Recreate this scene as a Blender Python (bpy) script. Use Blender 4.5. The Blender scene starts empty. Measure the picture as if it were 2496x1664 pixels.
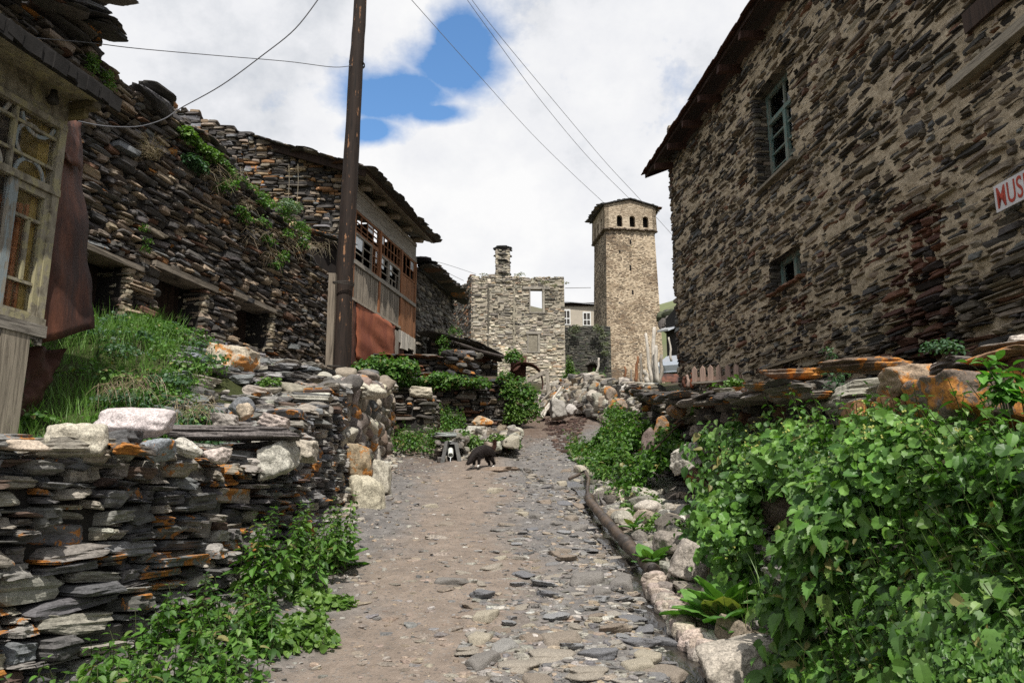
import bpy, bmesh, math, random
import numpy as np
from mathutils import Vector, Matrix, noise

random.seed(7)
RNG = np.random.default_rng(7)
SC = bpy.context.scene
COL = SC.collection
rnd = random.random
def U(a, b): return a + (b - a) * random.random()

# ------------------------------------------------------------------ camera model
F = 1872.0
TH = math.radians(11.56)
def ray(px, py):
    u = (px - 1248) / F; v = (832 - py) / F
    return Vector((u, math.cos(TH) - v * math.sin(TH), math.sin(TH) + v * math.cos(TH)))
def PY(px, py, Y):
    r = ray(px, py); return r * (Y / r.y)
def PL(px, py, x0, y0, dx, dy=1.0):
    r = ray(px, py)
    det = r.x * (-dy) + dx * r.y
    return r * ((x0 * (-dy) + dx * y0) / det)
def PXM(Y): return Y * 1.02 / F          # metres per photo pixel at depth Y

def smooth(a, b, x):
    t = np.clip((x - a) / (b - a), 0, 1); return t * t * (3 - 2 * t)

# ------------------------------------------------------------------ bookkeeping
def tag(o, label=None, cat=None, group=None, kind=None):
    if label: o['label'] = label
    if cat: o['category'] = cat
    if group: o['group'] = group
    if kind: o['kind'] = kind
    elif cat: o['kind'] = 'thing'
    return o
def empty(name, loc=(0, 0, 0), rz=0):
    o = bpy.data.objects.new(name, None); COL.objects.link(o)
    o.location = loc; o.rotation_euler = (0, 0, rz); o.empty_display_size = 0.1
    return o
def link(name, me, parent=None, loc=None):
    o = bpy.data.objects.new(name, me); COL.objects.link(o)
    if loc is not None: o.location = loc
    if parent is not None: o.parent = parent
    return o
def bake_mod(o):
    """apply the modifiers without bpy.ops"""
    dg = bpy.context.evaluated_depsgraph_get()
    me = bpy.data.meshes.new_from_object(o.evaluated_get(dg))
    o.modifiers.clear(); o.data = me
    return o

# ------------------------------------------------------------------ materials
MATS = {}
class NT:
    def __init__(s, name):
        s.m = bpy.data.materials.new(name); s.m.use_nodes = True
        s.t = s.m.node_tree; s.t.nodes.clear()
        s.out = s.n('ShaderNodeOutputMaterial')
    def n(s, typ, **kw):
        nd = s.t.nodes.new(typ)
        for k, v in kw.items(): setattr(nd, k, v)
        return nd
    def l(s, a, b): s.t.links.new(a, b)
    def noise(s, vec, scale, detail=4, rough=.55, dist=0.0):
        n = s.n('ShaderNodeTexNoise'); n.inputs['Scale'].default_value = scale
        n.inputs['Detail'].default_value = detail; n.inputs['Roughness'].default_value = rough
        n.inputs['Distortion'].default_value = dist
        if vec is not None: s.l(vec, n.inputs['Vector'])
        return n.outputs['Fac']
    def coords(s, sx=1, sy=1, sz=1):
        tc = s.n('ShaderNodeTexCoord'); mp = s.n('ShaderNodeMapping')
        mp.inputs['Scale'].default_value = (sx, sy, sz)
        s.l(tc.outputs['Object'], mp.inputs['Vector']); return mp.outputs['Vector']
    def ramp(s, fac, stops):
        r = s.n('ShaderNodeValToRGB'); e = r.color_ramp.elements
        while len(e) > 1: e.remove(e[-1])
        for i, (p, c) in enumerate(stops):
            el = e[0] if i == 0 else e.new(p)
            el.position = p
            if isinstance(c, (int, float)): c = (c, c, c)
            el.color = (*c, 1)
        s.l(fac, r.inputs['Fac']); return r.outputs['Color']
    def mix(s, fac, a, b, mode='MIX'):
        m = s.n('ShaderNodeMix'); m.data_type = 'RGBA'; m.blend_type = mode
        for v, i in ((fac, 0), (a, 6), (b, 7)):
            if isinstance(v, (int, float)): m.inputs[i].default_value = v if i == 0 else (v, v, v, 1)
            elif isinstance(v, tuple): m.inputs[i].default_value = (*v, 1)
            else: s.l(v, m.inputs[i])
        return m.outputs[2]
    def math(s, op, a, b=0.0, c=None):
        m = s.n('ShaderNodeMath'); m.operation = op
        for i, v in enumerate((a, b, c)):
            if v is None: continue
            if isinstance(v, (int, float)): m.inputs[i].default_value = v
            else: s.l(v, m.inputs[i])
        return m.outputs[0]
    def bump(s, h, strength=.5, dist=.02, prev=None):
        b = s.n('ShaderNodeBump'); b.inputs['Strength'].default_value = strength
        b.inputs['Distance'].default_value = dist
        s.l(h, b.inputs['Height'])
        if prev is not None: s.l(prev, b.inputs['Normal'])
        return b.outputs['Normal']
    def pbr(s, col, rough=.85, nrm=None, spec=.3, metal=0.0):
        p = s.n('ShaderNodeBsdfPrincipled')
        if isinstance(col, tuple): p.inputs['Base Color'].default_value = (*col, 1)
        else: s.l(col, p.inputs['Base Color'])
        if isinstance(rough, (int, float)): p.inputs['Roughness'].default_value = rough
        else: s.l(rough, p.inputs['Roughness'])
        p.inputs['Specular IOR Level'].default_value = spec
        p.inputs['Metallic'].default_value = metal
        if nrm is not None: s.l(nrm, p.inputs['Normal'])
        return p
    def done(s, sh):
        s.l(sh.outputs[0] if hasattr(sh, 'outputs') else sh, s.out.inputs['Surface']); return s.m

def mat_stone(name, grain=1.0, mottle=.55, bumpd=.012, lich=(.50, .185, .03), strata=True):
    """stone: own colour per stone in attribute col, lichen amount in its alpha"""
    t = NT(name)
    at = t.n('ShaderNodeAttribute'); at.attribute_name = 'col'
    v1 = t.coords(); vs = t.coords(1, 1, 6) if strata else t.coords(3.1, 3.1, 3.1)
    n1 = t.noise(v1, 14 * grain, 8, .65); n2 = t.noise(vs, 16 * grain, 5, .6, .6); n3 = t.noise(v1, 3.1 * grain, 3)
    lay = t.mix(.5, n1, n2)
    f = t.ramp(lay, [(.28, 1 - mottle), (.5, 1.0), (.74, 1 + mottle * .95)])
    c = t.mix(1.0, at.outputs['Color'], f, 'MULTIPLY')
    c = t.mix(1.0, c, t.ramp(t.noise(t.coords(1, 1, 2.5) if strata else v1, 55 * grain, 6, .75), [(.30, .55), (.48, 1.0), (.70, 1.55)]), 'MULTIPLY')
    # pale crustose lichen / mineral bloom
    if not strata:
        sp_ = t.noise(v1, 130, 3, .6); c = t.mix(1.0, c, t.ramp(sp_, [(.36, .62), (.48, 1.0), (.66, 1.18)]), 'MULTIPLY')
    pale = t.ramp(t.noise(v1, 9 * grain, 6, .7), [(.60, 0.0), (.70, 1.0)])
    c = t.mix(t.math('MULTIPLY', pale, .22), c, (.40, .38, .32))
    # orange lichen
    ln = t.noise(v1, 8.0 * grain, 7, .68, .4)
    th = t.math('SUBTRACT', .92, t.math('MULTIPLY', at.outputs['Alpha'], .47))
    lf = t.math('MULTIPLY', t.math('SUBTRACT', ln, th), 26.0)
    lf = t.math('MINIMUM', t.math('MAXIMUM', lf, 0.0), 1.0)
    lf = t.math('MULTIPLY', lf, t.math('GREATER_THAN', at.outputs['Alpha'], .05))
    lc = t.ramp(t.noise(v1, 60, 4, .7), [(.3, (lich[0] * .45, lich[1] * .45, lich[2])), (.7, (lich[0] * 1.25, lich[1] * 1.45, lich[2] * 1.4))])
    c = t.mix(t.math('MULTIPLY', lf, .92), c, lc)
    h = t.mix(.45, n2, n1)
    b = t.bump(h, .75, bumpd)
    fine = t.noise(v1, 90 * grain, 5, .7)
    b = t.bump(fine, .45, bumpd * .35, b)
    r = t.ramp(n3, [(.3, .62), (.7, .92)])
    return t.done(t.pbr(c, r, b, .35))
MATS['stone'] = mat_stone('weathered_slate')
MATS['stone_far'] = mat_stone('weathered_slate_far', .45, .5, .03)
MATS['rock'] = mat_stone('granite_boulder', .9, .42, .016, strata=False)

def mat_mortar():
    t = NT('lime_mortar'); v = t.coords()
    at = t.n('ShaderNodeAttribute'); at.attribute_name = 'col'
    n = t.noise(v, 7, 6, .7); n2 = t.noise(v, 35, 5, .7)
    c = t.mix(1.0, at.outputs['Color'], t.ramp(n, [(.3, .6), (.55, 1.0), (.75, 1.25)]), 'MULTIPLY')
    c = t.mix(1.0, c, t.ramp(t.noise(v, 48, 6, .75), [(.3, .68), (.5, 1.0), (.7, 1.3)]), 'MULTIPLY')
    b = t.bump(t.mix(.5, n, n2), .9, .04)
    return t.done(t.pbr(c, .95, b, .15))
MATS['mortar'] = mat_mortar()

def mat_masonry(name, stones, mortar, sc=(3.2, 3.2, 11), mort=.05, bumpd=.05, patch=None):
    """far stonework: flat voronoi stones in mortar"""
    t = NT(name); tc = t.n('ShaderNodeTexCoord')
    nz = t.n('ShaderNodeTexNoise'); nz.inputs['Scale'].default_value = 1.6; nz.inputs['Detail'].default_value = 4
    t.l(tc.outputs['Object'], nz.inputs['Vector'])
    off = t.n('ShaderNodeVectorMath'); off.operation = 'MULTIPLY_ADD'
    t.l(nz.outputs['Color'], off.inputs[0]); off.inputs[1].default_value = (.22, .22, .22)
    t.l(tc.outputs['Object'], off.inputs[2])
    mp = t.n('ShaderNodeMapping'); mp.inputs['Scale'].default_value = sc
    t.l(off.outputs[0], mp.inputs['Vector'])
    vo = t.n('ShaderNodeTexVoronoi'); vo.inputs['Scale'].default_value = 1; t.l(mp.outputs[0], vo.inputs['Vector'])
    ve = t.n('ShaderNodeTexVoronoi'); ve.feature = 'DISTANCE_TO_EDGE'; ve.inputs['Scale'].default_value = 1
    t.l(mp.outputs[0], ve.inputs['Vector'])
    sep = t.n('ShaderNodeSeparateColor'); t.l(vo.outputs['Color'], sep.inputs[0])
    k = len(stones)
    sc_ = t.ramp(sep.outputs[0], [(i / k, c) for i, c in enumerate(stones)])
    n = t.noise(tc.outputs['Object'], 5, 6, .7)
    big = t.noise(tc.outputs['Object'], .45, 4, .6)
    cover = t.math('MULTIPLY_ADD', t.math('SUBTRACT', big, .45), .9, mort)      # mortar smears wide in patches
    e = t.math('SUBTRACT', ve.outputs['Distance'], cover)
    e = t.math('MINIMUM', t.math('MAXIMUM', t.math('MULTIPLY', e, 14), 0), 1)
    c = t.mix(e, mortar, sc_)
    c = t.mix(1.0, c, t.ramp(n, [(.3, .62), (.5, 1.0), (.75, 1.3)]), 'MULTIPLY')
    if patch:
        c = t.mix(t.ramp(t.noise(t.coords(.35, .35, 1.1), 1.0, 6, .65), [(.50, 0.0), (.64, .6)]), c, patch)
    b = t.bump(t.math('ADD', t.math('MULTIPLY', e, .5), n), .8, bumpd)
    return t.done(t.pbr(c, .92, b, .2))

def mat_plain(name, c, rough=.8, var=.35, sc=6, scl=(1, 1, 1), bumpd=.004, spec=.3, metal=0, c2=None, th=(.45, .6)):
    t = NT(name); v = t.coords(*scl)
    n = t.noise(v, sc, 7, .65)
    col = t.ramp(n, [(.3, tuple(x * (1 - var) for x in c)), (.5, c), (.72, tuple(min(1, x * (1 + var)) for x in c))])
    if c2:
        col = t.mix(t.ramp(t.noise(t.coords(scl[0] * 1.0, scl[1] * 1.0, scl[2] * .7), sc * .45, 6, .7, .5), [(th[0], 0.0), (th[1], 1.0)]), col, c2)
    b = t.bump(t.noise(v, sc * 3, 6, .7), .6, bumpd)
    return t.done(t.pbr(col, rough, b, spec, metal))
def mat_wood(name, c, c2=None, paint=None, paint_amt=.5, z=True, rough=.8, scl=None):
    """weathered boards: grain along z (upright boards) or along the wall"""
    t = NT(name); s = scl or ((38, 38, 2.2) if z else (3.5, 3.5, 42))
    v = t.coords(*s); v1 = t.coords()
    n = t.noise(v, 1.0, 6, .65, .8); big = t.noise(v1, 2.6, 3)
    at = t.n('ShaderNodeAttribute'); at.attribute_name = 'col'
    c2 = c2 or tuple(x * .4 for x in c)
    col = t.ramp(n, [(.3, c2), (.52, c), (.75, tuple(min(1, x * 1.35) for x in c))])
    col = t.mix(1.0, col, at.outputs['Color'], 'MULTIPLY')
    if paint:
        pn = t.mix(.4, t.noise(v, .6, 5, .7), t.noise(v1, 9, 6, .7))
        a = .5 + (.5 - paint_amt) * .25
        col = t.mix(t.ramp(pn, [(a - .02, 0.0), (a + .02, 1.0)]), col, paint)
    b = t.bump(n, .7, .006)
    return t.done(t.pbr(col, rough, b, .25))
MATS['wood_grey'] = mat_wood('grey_weathered_wood', (.27, .24, .20), (.07, .06, .05))
MATS['wood_grey_h'] = mat_wood('grey_weathered_wood_flat', (.27, .245, .21), (.08, .07, .06), z=False)
MATS['wood_pale'] = mat_wood('bleached_wood', (.50, .46, .40), (.18, .16, .14))
MATS['wood_brown'] = mat_wood('brown_boards', (.23, .105, .05), (.05, .03, .02))
MATS['wood_dark'] = mat_wood('dark_timber', (.055, .035, .026), (.012, .009, .008))
MATS['wood_pole'] = mat_wood('tarred_pole', (.026, .017, .013), (.008, .006, .005), paint=(.30, .155, .08), paint_amt=.12)
MATS['wood_yellow'] = mat_wood('yellow_peeling_paint', (.26, .235, .18), (.10, .085, .06), paint=(.32, .29, .175), paint_amt=.45, scl=(16, 16, 9))
MATS['wood_blue'] = mat_wood('blue_grey_peeling_paint', (.26, .24, .20), (.09, .08, .07), paint=(.24, .28, .29), paint_amt=.5)
MATS['wood_green'] = mat_wood('green_peeling_paint', (.21, .22, .18), (.09, .1, .08), paint=(.12, .19, .17), paint_amt=.50)
MATS['wood_pink'] = mat_wood('pinkish_pickets', (.33, .235, .19), (.16, .11, .09))
MATS['rust'] = mat_plain('rusty_sheet', (.12, .047, .028), .72, .75, 5.0, (1, 1, .5), .006, .35, .15, (.042, .021, .018), (.44, .60))
MATS['rust_red'] = mat_plain('rust_red_sheet', (.27, .085, .042), .75, .28, 2.5, (1, 1, .5), .006, .3, .1, (.19, .055, .03), (.5, .62))
MATS['rust_dark'] = mat_plain('dark_rust', (.08, .035, .025), .8, .4, 4, (1, 1, 1), .006)
MATS['tar'] = mat_plain('tarred_felt', (.022, .020, .019), .9, .4, 9)
MATS['tin'] = mat_plain('pale_tin', (.55, .57, .6), .4, .15, 3, (1, 1, 1), .002, .5, .5)
MATS['cream'] = mat_plain('cream_render', (.45, .40, .33), .9, .1, 3)
MATS['plaster'] = mat_plain('old_plaster', (.33, .31, .27), .95, .2, 5, (1, 1, 1), .01, .2, 0, (.16, .14, .12), (.52, .6))
MATS['white'] = mat_plain('white_paint', (.72, .72, .70), .6, .08, 6)
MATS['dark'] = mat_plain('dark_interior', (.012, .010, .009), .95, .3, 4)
MATS['orange_cloth'] = mat_plain('orange_curtain', (.36, .14, .05), .9, .35, 5, (6, 6, .6))
MATS['dark_cloth'] = mat_plain('dark_interior_wall', (.05, .045, .045), .9, .35, 3)
MATS['yellow_in'] = mat_plain('ochre_board', (.36, .26, .07), .8, .2, 5, (1, 1, .3))
MATS['metal_dark'] = mat_plain('dark_metal', (.05, .045, .04), .6, .3, 20, metal=.4)
MATS['cable'] = mat_plain('black_cable', (.03, .03, .032), .6, .2, 20)
MATS['wire'] = mat_plain('grey_wire', (.12, .12, .13), .5, .2, 20)
MATS['pipe'] = mat_plain('dirty_pipe', (.10, .072, .052), .55, .35, 9, (1, 1, 1), .006, .4, 0, (.045, .037, .032), (.45, .6))
MATS['spout'] = mat_plain('white_plastic_pipe', (.62, .64, .60), .4, .08, 10)
MATS['carpaint'] = mat_plain('silver_car_paint', (.42, .46, .50), .25, .04, 3, spec=.6, metal=.5)
MATS['rubber'] = mat_plain('tyre_rubber', (.02, .02, .02), .8, .2, 20)
MATS['signwhite'] = mat_plain('painted_sign_board', (.62, .60, .60), .6, .12, 8)
MATS['signred'] = mat_plain('red_sign_paint', (.42, .055, .03), .6, .25, 20)
MATS['fur'] = mat_plain('black_brown_fur', (.014, .009, .008), .75, .5, 40, (1, 1, 1), .006)
MATS['furwhite'] = mat_plain('white_fur', (.6, .58, .55), .8, .1, 40)
MATS['furtail'] = mat_plain('brown_tail_fur', (.06, .022, .015), .8, .4, 40)
def mat_glass():
    t = NT('old_glass'); v = t.coords()
    p = t.pbr((.02, .025, .03), .06, t.bump(t.noise(v, 3, 2), .08, .02), .6)
    tr = t.n('ShaderNodeBsdfTransparent'); mx = t.n('ShaderNodeMixShader')
    fr = t.n('ShaderNodeFresnel'); fr.inputs[0].default_value = 1.18
    t.l(t.math('ADD', fr.outputs[0], .06), mx.inputs[0]); t.l(tr.outputs[0], mx.inputs[1])
    g = t.n('ShaderNodeBsdfGlossy'); g.inputs['Roughness'].default_value = .04; t.l(g.outputs[0], mx.inputs[2])
    return t.done(mx)
MATS['glass'] = mat_glass()
def mat_water():
    t = NT('stream_water'); v = t.coords(1, .35, 1)
    b = t.bump(t.mix(.5, t.noise(v, 28, 4, .6, .8), t.noise(v, 9, 2)), .7, .02)
    p = t.pbr(t.ramp(t.noise(t.coords(), 14, 5), [(.4, (.018, .016, .014)), (.65, (.045, .038, .03))]), .06, b, .8)
    return t.done(p)
MATS['water'] = mat_water()
def mat_splash():
    t = NT('falling_water')
    return t.done(t.pbr((.75, .78, .8), .15, None, .6))
MATS['splash'] = mat_splash()
def mat_leaf():
    t = NT('leaf'); at = t.n('ShaderNodeAttribute'); at.attribute_name = 'col'
    n = t.noise(t.coords(), 30, 4)
    c = t.mix(1.0, at.outputs['Color'], t.ramp(n, [(.3, .8), (.7, 1.2)]), 'MULTIPLY')
    p = t.pbr(c, .45, t.bump(n, .25, .004), .4)
    tl = t.n('ShaderNodeBsdfTranslucent'); t.l(t.mix(1.0, c, (1.25, 1.5, .55), 'MULTIPLY'), tl.inputs['Color'])
    mx = t.n('ShaderNodeMixShader'); mx.inputs[0].default_value = .3
    t.l(p.outputs[0], mx.inputs[1]); t.l(tl.outputs[0], mx.inputs[2])
    return t.done(mx)
MATS['leaf'] = mat_leaf()
def mat_path():
    t = NT('trodden_dirt'); v = t.coords(); tc = t.n('ShaderNodeTexCoord')
    sx = t.n('ShaderNodeSeparateXYZ'); t.l(tc.outputs['Object'], sx.inputs[0])
    n0 = t.noise(v, .9, 5, .6); n1 = t.noise(v, 7, 7, .7); n2 = t.noise(v, 45, 6, .75)
    brown = t.ramp(n1, [(.3, (.18, .145, .118)), (.7, (.315, .254, .208))])
    grey = t.ramp(n1, [(.3, (.105, .098, .094)), (.7, (.26, .243, .23))])
    # trodden brown middle strip, grey grit at both sides
    ax = t.math('ADD', t.math('MULTIPLY', sx.outputs[0], 1.0), .55)
    ax = t.math('ABSOLUTE', t.math('ADD', ax, t.math('MULTIPLY', t.math('SUBTRACT', n0, .5), 1.6)))
    m = t.ramp(ax, [(.30, 0.0), (.75, 1.0)])
    far = t.ramp(t.math('ADD', t.math('MULTIPLY', t.math('SUBTRACT', sx.outputs[1], t.math('MULTIPLY', sx.outputs[0], 1.6)), .05), t.math('MULTIPLY', t.math('SUBTRACT', n0, .5), .35)), [(.66, 0.0), (.78, 1.0)])
    c = t.mix(m, brown, grey)
    c = t.mix(far, c, t.ramp(n1, [(.3, (.085, .055, .042)), (.7, (.20, .15, .115))]))
    vo = t.n('ShaderNodeTexVoronoi'); vo.inputs['Scale'].default_value = 42; t.l(v, vo.inputs['Vector'])
    sp = t.n('ShaderNodeSeparateColor'); t.l(vo.outputs['Color'], sp.inputs[0])
    pb = t.math('MULTIPLY', t.math('LESS_THAN', vo.outputs['Distance'], .42), t.math('GREATER_THAN', sp.outputs[0], .62))
    c = t.mix(t.math('MULTIPLY', pb, .6), c, t.ramp(sp.outputs[1], [(0, (.07, .065, .065)), (1, (.33, .30, .27))]))
    c = t.mix(t.ramp(n2, [(.55, 0.0), (.7, .5)]), c, (.26, .235, .21))
    vo2 = t.n('ShaderNodeTexVoronoi'); vo2.inputs['Scale'].default_value = 110; t.l(v, vo2.inputs['Vector'])
    h = t.math('ADD', t.math('MULTIPLY', pb, .35), t.math('MULTIPLY', n2, .6))
    b = t.bump(t.math('SUBTRACT', h, t.math('MULTIPLY', vo2.outputs['Distance'], .5)), .9, .014)
    b = t.bump(n1, .5, .04, b)
    r = t.ramp(n0, [(.35, .7), (.6, .95)])
    return t.done(t.pbr(c, r, b, .2))
MATS['path'] = mat_path()
def mat_ground():
    t = NT('earth_and_turf'); v = t.coords()
    n0 = t.noise(v, .7, 5, .65); n1 = t.noise(v, 9, 7, .7)
    e = t.ramp(n1, [(.3, (.035, .027, .02)), (.7, (.12, .09, .065))])
    g = t.ramp(n1, [(.3, (.028, .036, .014)), (.7, (.075, .085, .032))])
    c = t.mix(t.ramp(n0, [(.42, 0.0), (.55, 1.0)]), e, g)
    return t.done(t.pbr(c, .95, t.bump(n1, .9, .08), .15))
MATS['ground'] = mat_ground()
MATS['hill'] = mat_plain('grassy_mountain', (.13, .145, .075), .95, .35, .03, (1, 1, 1), 1.0, .1, 0, (.13, .12, .085), (.5, .6))
MATS['masonry_tower'] = mat_masonry('tower_masonry', [(.07, .06, .05), (.24, .17, .11), (.13, .11, .09), (.34, .26, .18), (.10, .075, .055), (.30, .22, .15), (.17, .12, .08)], (.53, .43, .31), (2.4, 2.4, 8.5), .06, .09, (.22, .155, .10))
MATS['masonry_crown'] = mat_masonry('crown_plaster', [(.2, .15, .1), (.35, .28, .2), (.3, .24, .17)], (.50, .415, .31), (2.4, 2.4, 8), .09, .07, (.26, .19, .13))

# ------------------------------------------------------------------ templates
def ico(sub):
    bm = bmesh.new(); bmesh.ops.create_icosphere(bm, subdivisions=sub, radius=1.0)
    v = np.array([x.co[:] for x in bm.verts]); f = [[y.index for y in x.verts] for x in bm.faces]
    bm.free(); return v / np.linalg.norm(v, axis=1)[:, None], f
def cubegrid(n):
    V, idx, Fc = [], {}, []
    def vid(a, b, c):
        k = (a, b, c)
        if k not in idx: idx[k] = len(V); V.append((a / n * 2 - 1, b / n * 2 - 1, c / n * 2 - 1))
        return idx[k]
    for ax in range(3):
        for sd_ in (0, n):
            for i in range(n):
                for j in range(n):
                    q = []
                    for (u, v) in ((i, j), (i + 1, j), (i + 1, j + 1), (i, j + 1)):
                        c = [0, 0, 0]; c[ax] = sd_; c[(ax + 1) % 3] = u; c[(ax + 2) % 3] = v; q.append(vid(*c))
                    Fc.append(q if sd_ else q[::-1])
    V = np.array(V); return V / np.linalg.norm(V, axis=1)[:, None], Fc
ICO = {1: cubegrid(2), 2: cubegrid(4), 3: cubegrid(8), 4: cubegrid(20)}
def vnoise(V, seed, sc):
    return np.array([noise.noise(Vector((x * sc + seed * 7.3, y * sc - seed * 3.1, z * sc + seed))) for x, y, z in V])
class Tmpl:
    def __init__(s, V, faces, mi=0):
        s.V = np.asarray(V, float); s.n = len(s.V)
        s.lt = np.array([len(f) for f in faces]); s.lv = np.array([i for f in faces for i in f])
def polyrock(kind, seed, lod):
    r = np.random.default_rng(seed); D, Fc = ICO[lod]
    N, H = [], []
    def add(n, h): n = np.array(n, float); N.append(n / np.linalg.norm(n)); H.append(h)
    j = lambda a: r.uniform(-a, a)
    if kind == 'wall':      # squared slate block as it shows in a wall face
        for s in (1, -1): add((j(.13), j(.08), s), r.uniform(.78, 1))
        for s in (1, -1): add((j(.10), s, j(.22)), r.uniform(.9, 1))
        for s in (1, -1): add((s, j(.30), j(.40)), r.uniform(.86, 1))
        for i in range(3): add((r.choice([-1, 1]) * r.uniform(.5, 1), j(.3), r.choice([-1, 1]) * r.uniform(.4, 1.0)), r.uniform(1.08, 1.35))
        p = 46
    elif kind == 'slate':
        for s in (1, -1): add((j(.10), j(.10), s), r.uniform(.8, 1))
        k = r.integers(5, 8); a0 = r.uniform(0, 6.28)
        for i in range(k):
            a = a0 + 6.283 * i / k + j(.35)
            c, s_ = math.cos(a), math.sin(a)
            add((c, s_, j(.45)), r.uniform(.82, 1.02))
        for i in range(3): add((j(1), j(1), r.choice([-1, 1]) * .9), r.uniform(.95, 1.2))
        p = 26
    elif kind == 'block':
        for ax in range(3):
            for s in (1, -1):
                v = [j(.2), j(.2), j(.2)]; v[ax] = s; add(v, r.uniform(.82, 1))
        for i in range(8): add(r.normal(size=3), r.uniform(.88, 1.2))
        p = 20
    elif kind == 'boulder':
        for i in range(20): add(r.normal(size=3), r.uniform(.90, 1.12))
        for ax in range(3):
            for s in (1, -1):
                v = [j(.25), j(.25), j(.25)]; v[ax] = s; add(v, r.uniform(.74, .84))
        p = 9
    else:
        for i in range(14): add(r.normal(size=3), r.uniform(.74, 1.0))
        for ax in range(3):
            for s in (1, -1):
                v = [j(.4), j(.4), j(.4)]; v[ax] = s; add(v, .98)
        p = 13
    N = np.array(N); H = np.array(H)
    d = np.maximum(D @ N.T, 0) / H
    R = (np.sum(d ** p, axis=1)) ** (-1 / p)
    V = D * R[:, None]
    if lod >= 2:
        a = {2: .03, 3: .045, 4: .11}[lod]
        V *= (1 + a * vnoise(V, seed, 2.6))[:, None]
    if lod >= 3:
        V *= (1 + .02 * vnoise(V, seed + 9, 7))[:, None]
    if lod == 4: V *= (1 + .022 * vnoise(V, seed + 4, 15))[:, None]
    if kind in ('slate', 'wall') and lod >= 2:
        led = np.array([noise.noise(Vector((seed * 1.7, round(z * 3.0) * .9, x * .6 + y * .3))) for x, y, z in V])
        V[:, :2] *= (1 + (.16 if lod > 2 else .10) * led)[:, None]
    m = np.abs(V).max(axis=0)
    V = V / m
    return Tmpl(V, Fc)
TL = {}
def tl(kind, lod, n=14):
    k = (kind, lod)
    if k not in TL: TL[k] = [polyrock(kind, i * 13 + 5 + lod * 101 + len(kind), lod) for i in range(n)]
    return TL[k]

def leaf_tmpl(kind, seed=0):
    """a folded, curved leaf: base at origin, tip at +y, unit length"""
    V, Fc = [], []
    if kind == 'nettle':
        ys = [0, .10, .22, .34, .46, .58, .70, .82, 1.0]
        ws = [.0, .20, .255, .27, .245, .205, .155, .09, 0]
        k = len(ys)
        for i, (y, w) in enumerate(zip(ys, ws)):
            z = -.22 * y * y
            V.append((0, y, z))
            for s in (-1, 1):
                V.append((s * w, y - .03, z + w * .35)); 
        for i in range(k - 1):
            a = 3 * i; b = 3 * (i + 1)
            # serrate: edge vertex of the next row pulled outward through an extra tooth vertex
            for s in (1, 2):
                w0 = V[a + s]; sgn = -1 if s == 1 else 1
                t = len(V); w = ws[i] * .6 + ws[i + 1] * .4 + .035 if i < k - 2 else 0.02
                V.append((sgn * w, ys[i] * .45 + ys[i + 1] * .55 + .035, -.22 * ys[i] ** 2 + w * .3))
                f = [a, a + s, t, b + s, b] if sgn > 0 else [a, b, b + s, t, a + s]
                if i == k - 2: f = [a, a + s, b] if sgn > 0 else [a, b, a + s]
                if i == 0: f = [a, t, b + s, b] if sgn > 0 else [a, b, b + s, t]
                Fc.append(f)
    elif kind == 'round':
        V.append((0, .35, -.06)); k = 18
        for i in range(k):
            a = 6.2832 * i / k + .2; r = .50 * (1 + (.08 if i % 2 else -.05))
            x = math.sin(a) * r; y = .48 - math.cos(a) * r
            V.append((x, y, .07 * (x * x * 9) - .10 * y * y))
        for i in range(k): Fc.append([0, 1 + i, 1 + (i + 1) % k])
    elif kind == 'small':
        pts = [(0, 0), (.2, .2), (.3, .5), (.18, .82), (0, 1)]
        for x, y in pts: V.append((x, y, x * .4 - .2 * y * y))
        for x, y in pts[1:-1]: V.append((-x, y, x * .4 - .2 * y * y))
        V.append((0, .5, -.05))
        m = len(V) - 1
        ring = [0, 1, 2, 3, 4, 7, 6, 5]
        for i in range(8): Fc.append([m, ring[i], ring[(i + 1) % 8]])
    elif kind == 'dock':
        ys = np.linspace(0, 1, 11); 
        for i, y in enumerate(ys):
            w = .36 * math.sin(math.pi * min(1, y * 1.0) ** .8) ** .75 if 0 < y < 1 else 0.012
            z = .12 * y - .42 * y * y; wv = .018 * math.sin(i * 2.4)
            V.append((0, y, z)); V.append((-w * .55, y, z + .07 + wv * .3)); V.append((-w, y, z + .05 + wv))
            V.append((w * .55, y, z + .07 - wv * .3)); V.append((w, y, z + .05 - wv))
        for i in range(10):
            a = 5 * i; b = a + 5
            Fc += [[a, b, b + 1, a + 1], [a + 1, b + 1, b + 2, a + 2], [a, a + 3, b + 3, b], [a + 3, a + 4, b + 4, b + 3]]
    elif kind == 'blade':
        V = [(-.02, 0, 0), (.02, 0, 0), (.016, .4, .0), (-.016, .4, .0), (.009, .75, -.06), (-.009, .75, -.06), (0, 1, -.16)]
        Fc = [[0, 1, 2, 3], [3, 2, 4, 5], [5, 4, 6]]
    return Tmpl(V, Fc)
LEAF = {k: leaf_tmpl(k) for k in ('nettle', 'round', 'small', 'dock', 'blade')}

def rotm(zdir, yaw=0.0):
    """matrix whose columns are x, y, z with y along zdir"""
    y = np.asarray(zdir, float); y /= np.linalg.norm(y)
    up = np.array([0, 0, 1.0]) if abs(y[2]) < .95 else np.array([1.0, 0, 0])
    x = np.cross(y, up); x /= np.linalg.norm(x); z = np.cross(x, y)
    c, s = math.cos(yaw), math.sin(yaw)
    return np.stack([x * c + z * s, y, -x * s + z * c], axis=1)

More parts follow.
